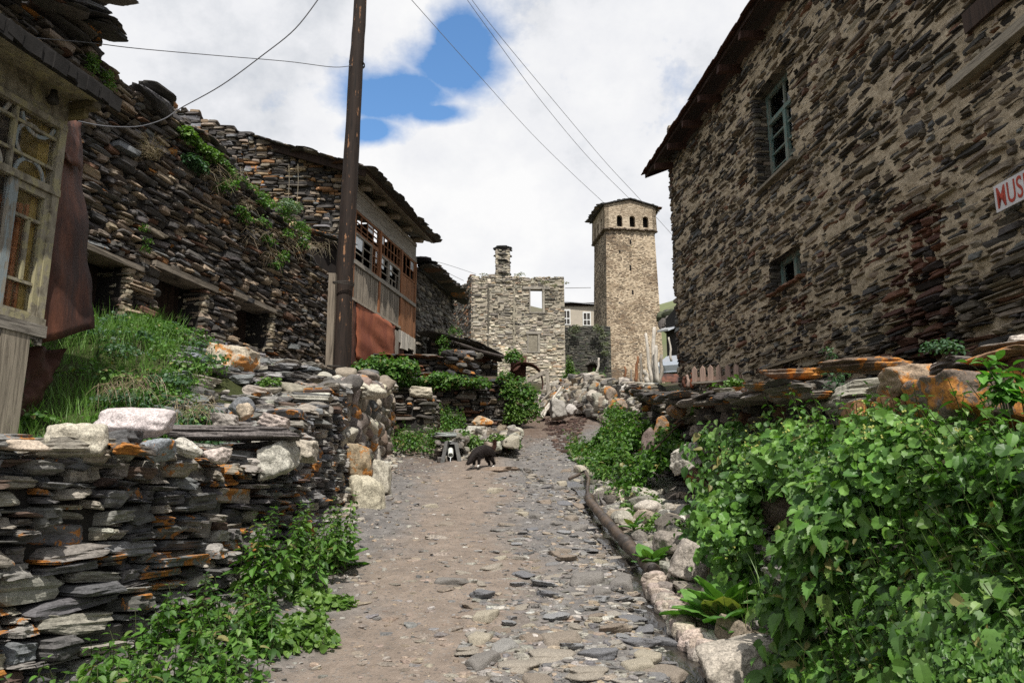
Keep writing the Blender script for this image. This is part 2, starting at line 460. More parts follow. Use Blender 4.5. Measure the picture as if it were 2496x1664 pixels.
class Batch:
    def __init__(s): s.V, s.C, s.LV, s.LT, s.MI, s.nv = [], [], [], [], [], 0
    def add(s, T, M, pos, col, a=0.0, mi=0):
        V = T.V @ M.T + np.asarray(pos)
        s.V.append(V); s.C.append(np.tile(np.array([col[0], col[1], col[2], a]), (T.n, 1)))
        s.LV.append(T.lv + s.nv); s.LT.append(T.lt); s.MI.append(np.full(len(T.lt), mi)); s.nv += T.n
    def raw(s, V, faces, col=(1, 1, 1), a=0.0, mi=0):
        V = np.asarray(V, float).reshape(-1, 3)
        s.add(Tmpl(V, faces), np.eye(3), (0, 0, 0), col, a, mi)
    def tube(s, pts, r, k=6, col=(1, 1, 1), mi=0, cap=True):
        pts = [Vector(p) for p in pts]; n = len(pts)
        rs = [r] * n if isinstance(r, (int, float)) else r
        V = []; prev = None
        for i, p in enumerate(pts):
            t = (pts[min(i + 1, n - 1)] - pts[max(i - 1, 0)]).normalized()
            up = prev if prev is not None else (Vector((0, 0, 1)) if abs(t.z) < .9 else Vector((1, 0, 0)))
            x = t.cross(up).normalized(); y = x.cross(t).normalized(); prev = y
            for j in range(k):
                a = 6.28318 * j / k; V.append(p + (x * math.cos(a) + y * math.sin(a)) * rs[i])
        Fc = []
        for i in range(n - 1):
            for j in range(k):
                a = i * k + j; b = i * k + (j + 1) % k
                Fc.append([a, b, b + k, a + k])
        if cap: Fc += [list(range(k))[::-1], list(range((n - 1) * k, n * k))]
        s.raw([v[:] for v in V], Fc, col, 0, mi)
    def box(s, c, ex, ey, ez, col=(1, 1, 1), mi=0, jit=0.0):
        """c centre; ex ey ez half vectors"""
        c, ex, ey, ez = (np.asarray(q, float) for q in (c, ex, ey, ez))
        V = []
        for k in (-1, 1):
            for j in (-1, 1):
                for i in (-1, 1):
                    V.append(c + ex * i + ey * j + ez * k + (RNG.uniform(-jit, jit, 3) if jit else 0))
        Fc = [[0, 2, 3, 1], [4, 5, 7, 6], [0, 1, 5, 4], [2, 6, 7, 3], [0, 4, 6, 2], [1, 3, 7, 5]]
        if np.dot(np.cross(ex, ey), ez) < 0: Fc = [f[::-1] for f in Fc]
        s.raw(V, Fc, col, 0, mi)
    def build(s, name, mats, parent=None, smooth=False, loc=None):
        me = bpy.data.meshes.new(name)
        V = np.concatenate(s.V); LV = np.concatenate(s.LV); LT = np.concatenate(s.LT); C = np.concatenate(s.C)
        if loc is not None: V = V - np.asarray(loc)
        me.vertices.add(len(V)); me.vertices.foreach_set('co', V.astype(np.float32).ravel())
        me.loops.add(len(LV)); me.loops.foreach_set('vertex_index', LV.astype(np.int32))
        me.polygons.add(len(LT))
        me.polygons.foreach_set('loop_start', np.concatenate([[0], np.cumsum(LT)[:-1]]).astype(np.int32))
        me.polygons.foreach_set('material_index', np.concatenate(s.MI).astype(np.int32))
        if smooth is True: me.polygons.foreach_set('use_smooth', np.ones(len(LT), bool))
        else: me.polygons.foreach_set('use_smooth', np.zeros(len(LT), bool))
        at = me.attributes.new('col', 'FLOAT_COLOR', 'POINT'); at.data.foreach_set('color', C.astype(np.float32).ravel())
        me.update(calc_edges=True)
        for m in (mats if isinstance(mats, (list, tuple)) else [mats]): me.materials.append(MATS[m])
        return link(name, me, parent, loc)

# frame on a vertical plane: s along d, z up, t out along n
class Fr:
    def __init__(s, x0, y0, dx, dy, side=1):
        L = math.hypot(dx, dy); s.o = np.array([x0, y0, 0.0]); s.d = np.array([dx / L, dy / L, 0.0])
        s.n = np.array([s.d[1], -s.d[0], 0.0]) * side; s.z = np.array([0, 0, 1.0])
    def p(s, a, z, t=0.0): return s.o + s.d * a + s.n * t + s.z * z
    def hit(s, px, py, t=0.0):
        o = s.o + s.n * t; q = PL(px, py, o[0], o[1], s.d[0], s.d[1])
        return float(np.dot(np.array(q[:]) - o, s.d)), q.z
    def box(s, B, a0, a1, z0, z1, t0, t1, col=(1, 1, 1), mi=0, jit=0.0, dz=0.0):
        c = s.p((a0 + a1) / 2, (z0 + z1) / 2, (t0 + t1) / 2)
        ex = s.d * (a1 - a0) / 2; ex = ex + s.z * dz * .5
        B.box(c, ex, s.n * (t1 - t0) / 2, s.z * (z1 - z0) / 2, col, mi, jit)

# ------------------------------------------------------------------ stone packing
def pack(S0, S1, base, top, Lr, Hr, openings=(), res=.02, seed=1):
    r = np.random.default_rng(seed)
    n = max(4, int((S1 - S0) / res)); xs = S0 + (np.arange(n) + .5) * res
    sky = np.array([base(x) for x in xs], float); tp = np.array([top(x) for x in xs], float)
    for k in range(n): sky[k] += r.uniform(0, Hr[0] * .3)
    out = []
    def lift(a, b):
        for (o0, o1, z0, z1) in openings:
            m = (xs[a:b] > o0) & (xs[a:b] < o1) & (sky[a:b] > z0 - Hr[0] * .45) & (sky[a:b] < z1)
            sky[a:b][m] = z1
    lift(0, n)
    for it in range(60000):
        act = np.where(sky < tp - Hr[0] * .35, sky, 1e9)
        i = int(np.argmin(act)); lo = act[i]
        if lo > 1e8: break
        tol = Hr[0] * .55
        a = i
        while a > 0 and abs(sky[a - 1] - lo) < tol: a -= 1
        b = i + 1
        while b < n and abs(sky[b] - lo) < tol: b += 1
        w = (b - a) * res
        u = r.random()
        L = Lr[0] + (Lr[1] - Lr[0]) * u ** 1.25
        if w < Lr[0] * .6:
            nb = []
            if a > 0: nb.append(sky[a - 1])
            if b < n: nb.append(sky[b])
            hh = (min([q for q in nb if q > lo] or [lo + Hr[0]])) - lo
            hh = min(hh, Hr[1]); 
            if hh > Hr[0] * .3 and w > Lr[0] * .25: out.append(((xs[a] + xs[b - 1]) / 2, lo + hh / 2, w, hh))
            sky[a:b] = lo + max(hh, Hr[0] * .3); lift(a, b); continue
        if w - L < Lr[0] * .7: L = w if w < Lr[1] * 1.15 else w * .5
        m = max(1, int(round(L / res)))
        if r.random() < .5: b = min(b, a + m)
        else: a = max(a, b - m)
        L = (b - a) * res
        H = Hr[0] + (Hr[1] - Hr[0]) * r.random() ** 1.7
        H = min(H, L * .62) if Hr[1] < .25 else min(H, L)
        z0 = float(sky[a:b].mean())
        for (o0, o1, q0, q1) in openings:
            if xs[a] < o1 and xs[b - 1] > o0 and z0 < q0 and z0 + H > q0: H = max(Hr[0] * .4, q0 - z0)
        z0m = float(sky[a:b].min())
        out.append(((xs[a] + xs[b - 1]) / 2, z0m + (z0 + H - z0m) / 2, L, z0 + H - z0m))
        sky[a:b] = z0 + H; lift(a, b)
    return out

def pick(pal):
    t = sum(p[0] for p in pal) * rnd()
    for w, c in pal:
        t -= w
        if t <= 0: break
    k = U(.78, 1.22); return (c[0] * k * U(.95, 1.05), c[1] * k, c[2] * k * U(.93, 1.05))

def stone_wall(B, path, base, top, Lr, Hr, pal, kind='wall', lod=2, depth=.16, prot=.03, openings=(), seed=1, lichen=0.0,
               tilt=.05, fill=1.04, skip=0.0, colf=None, batter=0.0, side=1, mi=0, mixround=0.0, fillh=1.06, sink=0.0):
    """dry stones along a plan polyline; s = arc length"""
    P = [np.array([*p, 0.0]) for p in path]
    seg = [np.linalg.norm(P[i + 1] - P[i]) for i in range(len(P) - 1)]; cum = np.concatenate([[0], np.cumsum(seg)])
    def at(s):
        i = int(np.clip(np.searchsorted(cum, s) - 1, 0, len(seg) - 1))
        d = (P[i + 1] - P[i]) / seg[i]; p = P[i] + d * (s - cum[i])
        # soften the corner directions
        j = min(i + 1, len(seg) - 1); f = np.clip((s - cum[i]) / seg[i], 0, 1) - .5
        if f > 0 and j != i: d2 = (P[j + 1] - P[j]) / seg[j]; d = d * (1 - f) + d2 * f
        if f < 0 and i > 0: d2 = (P[i] - P[i - 1]) / seg[i - 1]; d = d * (1 + f) - d2 * f
        d = d / np.linalg.norm(d); return p, d, np.array([d[1], -d[0], 0.0]) * side
    for (s, z, L, H) in pack(0, cum[-1], base, top, Lr, Hr, openings, min(.02, Lr[0] / 3), seed):
        if skip and rnd() < skip: continue
        p, d, n = at(s)
        up = np.array([0, 0, 1.0]); k = kind
        if mixround and rnd() < mixround: k = 'round'
        a = U(-tilt, tilt); d2 = d * math.cos(a) + up * math.sin(a); u2 = np.cross(n, d2) * -side if False else up * math.cos(a) - d * math.sin(a)
        y = U(-.12, .12); n2 = n * math.cos(y) + d * math.sin(y)
        b = U(-.10, .10); n2 = n2 + up * b
        M = np.stack([d2 * L * .5 * fill, n2 * depth * U(.8, 1.2), u2 * H * .5 * fillh], axis=1)
        if rnd() < .5: M[:, 0] *= -1; M[:, 1] *= 1
        if np.linalg.det(M) < 0: M[:, 0] *= -1
        off = U(-prot, prot) - depth - batter * (z - base(s)) - sink
        c = colf(s, z) if colf else pick(pal)
        li = 0.0
        if len(c) == 4: li = c[3]; c = c[:3]
        elif lichen and rnd() < lichen: li = U(.75, 1.0)
        B.add(random.choice(tl(k, lod)), M, p + n * off + up * z, c, li, mi)
    return at, cum[-1]
def backing(B, path, base, top, off, side=1, col=(.02, .018, .016), mi=0, n=40, thick=None, openings=()):
    """solid core behind the stones (grid so it can leave openings)"""
    P = [np.array([*p, 0.0]) for p in path]
    seg = [np.linalg.norm(P[i + 1] - P[i]) for i in range(len(P) - 1)]; cum = np.concatenate([[0], np.cumsum(seg)])
    ss = sorted(set([0.0, float(cum[-1])] + [float(c) for c in cum] + [cum[-1] * k / n for k in range(n)] + [o for op in openings for o in op[:2]]))
    for a, b in zip(ss[:-1], ss[1:]):
        if b - a < 1e-4: continue
        m = (a + b) / 2; i = int(np.clip(np.searchsorted(cum, m) - 1, 0, len(seg) - 1))
        d = (P[i + 1] - P[i]) / seg[i]; nn = np.array([d[1], -d[0], 0.0]) * side
        pa, pb = P[i] + d * (a - cum[i]) + nn * off, P[i] + d * (b - cum[i]) + nn * off
        spans = [(base(m), top(m))]
        for (o0, o1, z0, z1) in openings:
            if o0 < m < o1:
                ns = []
                for q0, q1 in spans:
                    if z0 > q0: ns.append((q0, min(q1, z0)))
                    if z1 < q1: ns.append((max(q0, z1), q1))
                spans = ns
        th = thick or .05
        for q0, q1 in spans:
            if q1 - q0 < .005: continue
            c = (pa + pb) / 2 - nn * th / 2 + np.array([0, 0, (q0 + q1) / 2])
            B.box(c, (pb - pa) / 2, nn * th / 2, (0, 0, (q1 - q0) / 2), col, mi)
def lin(pts):
    xs = [p[0] for p in pts]; ys = [p[1] for p in pts]
    return lambda x: float(np.interp(x, xs, ys))
def jag(f, amp, sc, seed):
    return lambda x: f(x) + amp * noise.noise(Vector((x * sc, seed, 0.3))) * 2

# ------------------------------------------------------------------ terrain
def R(y): return np.where(y < 12, -1.55 + .17 * y, .49 + .2 * (y - 12))
WLX = lambda y: np.interp(y, [0, 2.6, 3.4, 4.0, 4.6, 5.7, 8, 11, 14.4, 14.9, 17.3, 17.5, 17.9, 22, 30, 60], [-2.9, -2.45, -2.20, -2.03, -1.88, -1.69, -1.72, -1.9, -2.12, -2.5, -2.5, -.3, .3, .3, -.3, -3])
WRX = lambda y: np.interp(y, [0, 3, 8, 11, 14, 17, 22, 30, 60], [1.75, 1.8, 1.9, 1.95, 2.2, 2.6, 3.2, 3.5, 6])
WLT = lin([(0, .1), (2.6, .15), (3.5, .22), (5.5, .27), (6.2, .42), (6.7, .62), (7.9, 1.08), (9.0, 1.36), (10.5, 1.55), (14.4, 2.08)])
WRT = lin([(0, .1), (2.8, .44), (3.5, .54), (5.4, .73), (7.8, .99), (11.3, 1.47), (14, 1.95), (18, 2.6), (22, 3.3)])
vWLT = np.vectorize(WLT); vWRT = np.vectorize(WRT)
def far_z(y): return .147 * y
def hbase(y): return np.interp(y, [0, 5.4, 6.2, 7.2, 8, 11, 14, 17], [.3, .36, .8, 1.55, 1.8, 2.12, 2.45, 3.1])
def G(x, y):
    x = np.asarray(x, float); y = np.asarray(y, float)
    r = R(y)
    far = np.maximum(far_z(y), 0)
    lw, rw = WLX(y) - .38, WRX(y) + .38
    dl = lw - x; dr = x - rw
    tl_ = np.where(y < 14.5, vWLT(np.clip(y, 0, 14.4)) - .12, np.interp(y, [14.5, 16.9, 17.2, 18.6, 19.0, 26], [1.95, 2.2, 2.25, 2.3, 3.0, 4.0]))
    left = tl_ + smooth(0.1, 2.0, dl) * np.maximum(hbase(y) - tl_, 0)
    left = np.where(y > 16.5, tl_, left)
    right = vWRT(np.clip(y, 0, 22)) - .12 + smooth(0, 2.4, dr) * .22
    z = r + .02
    z = np.where(dl > 0, left, z); z = np.where(dr > 0, right, z)
    f = smooth(21, 23, y)
    z = z * (1 - f) + far * f
    z = z + smooth(95, 300, y) * 0
    return z
def on_path(x, y): return (x > WLX(y) - .38) & (x < WRX(y) + .38)
def Gs(x, y): return float(G(x, y))

def grid_mesh(name, X, Y, Z, mat, smooth_=True):
    ny, nx = X.shape
    V = np.stack([X, Y, Z], axis=-1).reshape(-1, 3)
    idx = np.arange(nx * ny).reshape(ny, nx)
    q = np.stack([idx[:-1, :-1], idx[:-1, 1:], idx[1:, 1:], idx[1:, :-1]], axis=-1).reshape(-1, 4)
    me = bpy.data.meshes.new(name)
    me.vertices.add(len(V)); me.vertices.foreach_set('co', V.astype(np.float32).ravel())
    me.loops.add(q.size); me.loops.foreach_set('vertex_index', q.astype(np.int32).ravel())
    me.polygons.add(len(q)); me.polygons.foreach_set('loop_start', np.arange(0, q.size, 4).astype(np.int32))
    me.polygons.foreach_set('use_smooth', np.full(len(q), smooth_))
    me.update(calc_edges=True); me.materials.append(MATS[mat])
    return link(name, me)

xs = np.concatenate([np.linspace(-900, -14, 40), np.arange(-13.5, -5, .5), np.arange(-5, 6, .1), np.arange(6, 14, .5), np.linspace(14.5, 900, 40)])
ys = np.concatenate([np.linspace(-300, -2, 12), np.arange(-1, 26, .12), np.arange(26, 90, 1.5), np.linspace(92, 900, 50)])
X, Y = np.meshgrid(xs, ys)
Z = G(X, np.maximum(Y, 0))
bumpz = np.vectorize(lambda a, b: noise.noise(Vector((a * 1.7, b * 1.7, 0))) * .05 + noise.noise(Vector((a * 5, b * 5, 3))) * .02)
near = (np.abs(X) < 14) & (Y > -1) & (Y < 60)
Z[near] += bumpz(X[near], Y[near])
inside = on_path(X, np.maximum(Y, 0)) & (Y < 21.5)
Z[inside] -= .3
m = Y > 90
hn = np.vectorize(lambda a, b: noise.noise(Vector((a * .004, b * .004, 1.0))))
Z[m] = 14 + (Y[m] - 90) * .02
m0 = Y < -2
Z[m0] = -1.9
tag(grid_mesh('ground', X, Y, Z, 'ground'), kind='structure')
# mountains beyond the village
xs = np.linspace(-1200, 1200, 161); ys = np.linspace(180, 900, 61)
X, Y = np.meshgrid(xs, ys)
prof = np.interp(X / Y, [-.8, -.2, -.05, .0, .05, .12, .2, .26, .4, 1], [.30, .262, .258, .256, .245, .235, .255, .285, .32, .36])
Z = Y * prof * smooth(150, 330, Y) * (1 - .5 * smooth(360, 900, Y)) + np.vectorize(lambda a, b: noise.noise(Vector((a * .02, b * .02, 5))) * 5 + noise.noise(Vector((a * .08, b * .08, 5))) * 1.2)(X, Y) - 1
tag(grid_mesh('hills', X, Y, Z, 'hill'), kind='structure')
# the path itself
STX = lambda y: np.interp(y, [2, 4, 5, 6, 7, 8, 9, 10, 11, 12.2], [1.12, .98, .93, .92, .90, .88, .88, .90, .72, .0])
xs = np.arange(-2.75, 3.6, .045); ys = np.arange(1.0, 22.6, .05)
X, Y = np.meshgrid(xs, ys)
def path_z(x, y):
    z = R(y)
    z = z - .07 * np.exp(-((x - STX(y)) / .20) ** 2) * (y < 12.2)
    z = z + .10 * smooth(.9, 1.8, x) + .07 * smooth(-1.1, -1.9, x)
    return z
nz = np.vectorize(lambda a, b: noise.noise(Vector((a * 1.1, b * .6, 0))) * .035 + noise.noise(Vector((a * 3.5, b * 3.5, 7))) * .022 + noise.noise(Vector((a * 11, b * 11, 7))) * .009)(X, Y)
PZ = path_z(X, Y) + nz
tag(grid_mesh('dirt_path', X, Y, PZ, 'path'), kind='structure')
def Pz(x, y):
    i = int(np.clip((y - 1.0) / .05, 0, PZ.shape[0] - 1)); j = int(np.clip((x + 2.75) / .045, 0, PZ.shape[1] - 1))
    return float(PZ[i, j])
# the rill of water beside the pipe
ys = np.arange(2.0, 11.0, .06); ws = np.linspace(-1, 1, 9)
Yw, Wm = np.meshgrid(ys, ws, indexing='ij')
Xw = STX(Yw) + Wm * (.10 + .05 * np.sin(Yw * 2.3) ** 2) + .03 * np.sin(Yw * 4)
Zw = R(Yw) - .038 + .012 * np.sin(Yw * 9)
tag(grid_mesh('stream', Xw, Yw, Zw, 'water'), kind='structure')
#@@PART2
# ------------------------------------------------------------------ helpers for things
def thing(name, loc, label, cat, group=None):
    o = empty(name, loc); return tag(o, label, cat, group)
def part(B, name, mats, root, smooth_=False):
    o = B.build(name, mats, root, smooth_)
    if root is not None and root.parent is None: o.location = -root.location
    return o
PAL_DARK = [(5, (.045, .043, .043)), (3, (.075, .068, .062)), (2, (.12, .105, .09)), (1, (.17, .13, .09)), (1, (.11, .055, .035)), (.8, (.14, .14, .145))]
PAL_A = [(4, (.060, .055, .053)), (3, (.115, .097, .082)), (2.2, (.19, .15, .115)), (1.8, (.28, .22, .16)), (.6, (.12, .065, .042)), (.12, (.22, .10, .04)), (1, (.10, .09, .085)), (.8, (.15, .15, .155))]
PAL_G = [(3, (.05, .045, .042)), (3, (.10, .085, .07)), (3, (.19, .155, .12)), (1.6, (.26, .19, .12)), (.9, (.24, .13, .06)), (.9, (.17, .17, .175))]
PAL_RUB = [(3, (.26, .22, .18)), (3, (.19, .16, .14)), (2, (.36, .33, .28)), (1.4, (.22, .165, .135)), (1.4, (.11, .105, .10)), (1, (.42, .39, .31))]
PAL_TAN = [(3, (.30, .25, .18)), (2, (.20, .165, .12)), (1, (.10, .09, .075)), (1.5, (.38, .33, .24))]
PAL_RUIN = [(3, (.32, .285, .23)), (3, (.44, .39, .31)), (2.2, (.21, .185, .155)), (1, (.10, .09, .08)), (2, (.55, .49, .385)), (.8, (.36, .265, .18))]

def slabs(B, pts, n, L, W, T, pal, lich=0, tilt=.12, out=None, lod=2, yaw=.5, mi=0):
    """loose roof slates scattered along a 3-D polyline"""
    pts = [np.array(p, float) for p in pts]
    sg = [np.linalg.norm(b - a) for a, b in zip(pts[:-1], pts[1:])]; cum = np.concatenate([[0], np.cumsum(sg)])
    for k in range(n):
        s = cum[-1] * (k + U(.0, 1)) / n
        i = int(np.clip(np.searchsorted(cum, s) - 1, 0, len(sg) - 1)); p = pts[i] + (pts[i + 1] - pts[i]) * ((s - cum[i]) / sg[i])
        d = (pts[i + 1] - pts[i]) / sg[i]; d = np.array([d[0], d[1], d[2]])
        y = np.cross([0, 0, 1.0], d); y /= np.linalg.norm(y); z = np.cross(d, y)
        a = U(-yaw, yaw); d2 = d * math.cos(a) + y * math.sin(a); y2 = y * math.cos(a) - d * math.sin(a)
        b = U(-tilt, tilt); z2 = z + d2 * b + y2 * U(-tilt, tilt)
        M = np.stack([d2 * U(*L) * .5, y2 * U(*W) * .5, z2 * U(*T) * .5], axis=1)
        if np.linalg.det(M) < 0: M[:, 1] *= -1
        o = np.zeros(3) if out is None else np.array(out) * rnd()
        B.add(random.choice(tl('slate', lod)), M, p + o, pick(pal), U(.7, 1) if rnd() < lich else 0, mi)
def fmat(f, s, z, jit=0): return f.p(s, z)

# ================================================================== LEFT STONE HOUSE
FA = Fr(-4.66, 8.24, .237, 1)
yA = lambda s: 8.24 + s * FA.d[1]
topA = jag(lin([(-2.6, 4.75), (-1.6, 4.8), (-.8, 5.0), (-.3, 5.05), (0, 4.85), (.4, 4.82), (1.1, 4.92), (1.9, 4.98), (2.3, 4.85), (3.0, 4.62), (4.2, 4.42), (5.2, 4.02), (6.2, 3.9)]), .05, 3.1, 4.2)
topA0 = lambda s: topA(s - 2.6)
baseA0 = lambda s: Gs(*(FA.p(s - 2.6, 0)[:2] + FA.n[:2] * .1)) - .35
pA = [tuple(FA.p(-2.6, 0)[:2]), tuple(FA.p(6.0, 0)[:2])]
def opA(px0, px1, pz0, pz1, ymid):
    s0 = FA.hit(px0, ymid)[0]; s1 = FA.hit(px1, ymid)[0]; return (s0 + 2.6, s1 + 2.6, pz0, pz1)
opsA = [opA(206, 312, 1.2, 2.70, 660), opA(393, 500, 1.4, 2.84, 720), opA(584, 664, 2.26, 2.90, 770)]
rA = thing('stone_house', FA.p(0, 1.7), 'dark dry stone house behind the utility pole, weeds growing along its broken sloping top', 'house')
B = Batch()
stone_wall(B, pA, baseA0, topA0, (.10, .50), (.026, .095), PAL_A, 'wall', 2, .17, .035, opsA, 11, lichen=.02, tilt=.09)
backing(B, pA, baseA0, lambda s: topA0(s) - .1, -.09, thick=.45, openings=opsA)
# reveals: far jambs built of squared tan stones
for (o0, o1, z0, z1) in opsA:
    a = FA.p(o1 - 2.6, 0, .02)[:2]; b = FA.p(o1 - 2.6, 0, -.55)[:2]
    stone_wall(B, [tuple(b), tuple(a)], lambda s: z0, lambda s: z1, (.10, .24), (.03, .08), PAL_TAN, 'block', 2, .06, .01, (), 5, side=1, batter=0)
wA = part(B, 'wall', 'stone', rA)
B = Batch()   # lintels
for (o0, o1, z0, z1) in opsA:
    FA.box(B, o0 - 2.6 - .18, o1 - 2.6 + .25, z1 - .01, z1 + .06, -.35, .03, (.8, .75, .7), jit=.008)
part(B, 'lintel', 'wood_grey_h', rA)
for i, (o0, o1, z0, z1) in enumerate(opsA[:2]):
    B = Batch(); a = o0 - 2.6 - .05
    while a < o1 - 2.6 + .05:
        w = U(.10, .16); k = U(.6, 1.1); FA.box(B, a, a + w - .008, z0, z1 + .02, -.46, -.42 + U(0, .01), (k, k, k)); a += w
    tag(part(B, 'door', 'wood_dark', rA), 'dark plank door' )
B = Batch(); o0, o1, z0, z1 = opsA[2]
FA.box(B, o0 - 2.7, o1 - 2.5, z0 - .05, z1 + .05, -.52, -.46)
for q in (0.0, .48): FA.box(B, o0 - 2.6 + q * (o1 - o0), o0 - 2.6 + q * (o1 - o0) + .05, z0, z1, -.44, -.40, (.5, .5, .5))
part(B, 'window', 'wood_dark', rA)
B = Batch()   # loose roof slates and caps
slabs(B, [FA.p(-2.4, 4.70, .1), FA.p(-1.2, 5.0, .1), FA.p(-.3, 5.2, .12)], 46, (.35, .7), (.3, .6), (.03, .07), PAL_DARK, .03, .12, out=(.1, -.1, .5), lod=3)
for px, py, Y, L in ((205, 60, 7.75, .62), (185, 85, 7.6, .75), (175, 30, 7.6, .6), (215, 88, 7.8, .55), (160, 8, 7.5, .6), (120, -10, 7.4, .8)):
    p = PY(px, py, Y); slabs(B, [p + Vector((-.3, -.3, .05)), p], 3, (L * .9, L), (.4, .6), (.03, .05), PAL_DARK, .1, .06, lod=3)
slabs(B, [FA.p(s, topA(s), -.12) for s in np.arange(-.2, 6, .4)], 44, (.22, .5), (.25, .4), (.03, .07), PAL_DARK, .05, .2, lod=2)
for px, py, L in ((372, 238, .62), (400, 246, .55), (350, 232, .5)):
    s_, z_ = FA.hit(px, py); slabs(B, [FA.p(s_ - .15, z_ + .03, -.02), FA.p(s_ + .1, z_ - .04, .0)], 1, (L, L), (.45, .5), (.05, .07), PAL_DARK, 0, .05, lod=3, yaw=.1)
part(B, 'roof', 'stone', rA, True)

# ================================================================== WOODEN ANNEX at the left edge
FX = Fr(-3.5, 5.53, .23, 1)
rX = thing('wooden_annex', FX.p(0, .4), 'wooden annex with a tall many paned window and peeling yellow paint at the left edge', 'annex')
hz = lambda px, py: FX.hit(px, py)[1]
hs = lambda px, py: FX.hit(px, py)[0]
zt, z1_, z2_, zm, zl1, zl2, zb = hz(150, 305), hz(140, 345), hz(132, 416), hz(130, 462), hz(121, 555), hz(96, 700), hz(98, 783)
SR = hs(134, 500)
B = Batch()
FX.box(B, -1.6, SR + .02, zt + .02, zt + .26, -.06, .0, (1, 1, 1))          # board above the window
part(B, 'fascia', 'wood_yellow', rX)
win = None
B = Batch()
FX.box(B, SR - .065, SR, zb, zt, -.05, .03); FX.box(B, -1.6, SR, zt - .05, zt + .0, -.05, .035)
FX.box(B, -1.6, SR - .0, zm - .055, zm + .0, -.05, .04); FX.box(B, -1.6, SR, zb - .04, zb + .01, -.05, .05)
win = part(B, 'window', 'wood_yellow', rX)
B = Batch()
s_v = hs(36, 300)
for s in (s_v, s_v - .47): FX.box(B, s - .012, s + .012, zm, zt - .05, -.03, .015)
for z in (z1_, z2_): FX.box(B, -1.6, SR - .06, z - .011, z + .011, -.028, .012)
# lower sash
s_l = hs(20, 560)
FX.box(B, s_l - .05, s_l + .02, zb, zm - .05, -.035, .02, (1, 1, 1), 1)
FX.box(B, SR - .115, SR - .066, zb, zm - .06, -.035, .02); FX.box(B, s_l + .02, SR - .115, zm - .11, zm - .06, -.035, .02)
FX.box(B, s_l + .02, SR - .115, zl1 - .011, zl1 + .011, -.03, .01); FX.box(B, s_l + .02, SR - .115, zl2 - .011, zl2 + .011, -.03, .01)
s_m = hs(58, 620); FX.box(B, s_m - .012, s_m + .012, zl2, zl1, -.03, .01)
FX.box(B, s_l + .02, SR - .115, zb, zb + .04, -.035, .02)
# fretwork rings in the upper lights
for cs, cz, rr in ((s_v + .15, (z1_ + z2_) / 2, .135), (s_v - .20, (z1_ + z2_) / 2, .135), (s_v + .20, zt - .02, .17), (s_v - .19, zt - .02, .15), (s_v + .18, zm + .0, .14), (s_v - .19, zm, .14)):
    k = 22
    for i in range(k):
        a0, a1 = 6.283 * i / k, 6.283 * (i + 1) / k
        m = (a0 + a1) / 2; z = cz + math.sin(m) * rr
        if z > zt - .06 or z < zm + .01 or (cz == (z1_ + z2_) / 2 and math.cos(m) > .45): continue
        c = FX.p(cs + math.cos(m) * rr * .9, z, -.005)
        ex = (FX.d * (-math.sin(m)) * .9 + FX.z * math.cos(m)) * rr * 3.1416 / k * 1.05
        er = (FX.d * math.cos(m) + FX.z * math.sin(m)) * .013
        B.box(c, ex, er, FX.n * .007, (1.3, 1.3, 1.3), 1)
part(B, 'sash', ['wood_yellow', 'wood_blue'], win)
B = Batch(); FX.box(B, -1.6, SR - .05, zb, zt, -.014, -.010); part(B, 'pane', 'glass', win)
B = Batch()
FX.box(B, -1.7, .0, zb - .1, zt + .1, -.60, -.56, mi=0)                     # room behind the glass
FX.box(B, SR - .17, SR - .07, zb, zt, -.22, -.05, mi=1)
FX.box(B, -1.6, SR - .20, zb, zm - .18, -.10, -.08, mi=2)
for k in range(26):
    a = -1.6 + k * .062; FX.box(B, a, a + .03, zb, zm - .2 + U(-.03, .05), -.08, -.065 + U(0, .01), mi=2)
part(B, 'interior', ['dark_cloth', 'yellow_in', 'orange_cloth'], rX)
B = Batch()  # scalloped skirting board under the window
FX.box(B, -1.6, SR + .01, zb - .13, zb - .04, -.03, .06, (1, 1, 1))
for k in range(10):
    a = SR - .02 - k * .15; c = FX.p(a - .07, zb - .13, .03)
    for j in range(6):
        q0 = 3.1416 * j / 6; q = q0 + .26
        B.box(FX.p(a - .07 + math.cos(q) * .062, zb - .135 - (.035 - math.sin(q) * .03), .03), FX.d * .018, FX.n * .018, FX.z * (.012 + .02 * (1 - math.sin(q))), (.8, .8, .8))
part(B, 'apron_board', 'wood_grey_h', rX)
B = Batch(); a = -1.6
while a < -.10:
    w = U(.14, .24); k = U(.75, 1.1)
    FX.box(B, a, min(a + w, -.08) - .008, .12, zb - .14, -.03, .0 + U(0, .012), (k, k * .98, k * .95)); a += w
FX.box(B, -.34, -.10, .15, zb - .13, .0, .05, (1.15, 1.12, 1.05))
part(B, 'cladding', 'wood_grey', rX)
B = Batch(); FX.box(B, -1.8, .45, -.1 + .2, 3.1, -.75, -.62); part(B, 'rear_wall', 'dark', rX)
B = Batch()   # eave: soffit boards, rafter end, tarred felt edge
for k in range(3): FX.box(B, -1.8, .06, zt + .235 - .012 * k, zt + .250 - .012 * k, .0 + .095 * k, .092 + .095 * k, (1, 1, .95))
sof = part(B, 'soffit', 'wood_yellow', rX)
B = Batch(); FX.box(B, SR + .01, SR + .10, zt + .16, zt + .215, -.1, .22, (.6, .55, .4)); FX.box(B, SR + .02, SR + .07, zt + .09, zt + .155, -.1, .14, (.8, .75, .45)); part(B, 'rafter', 'wood_grey_h', rX)
B = Batch()
g0 = np.array(PY(-60, 78, 4.9)[:]); 
FX.box(B, -1.9, .06, zt + .175, zt + .225, .285, .32, jit=.006)
FX.box(B, -1.9, .09, zt + .26, zt + .29, -.7, .35, jit=.010)
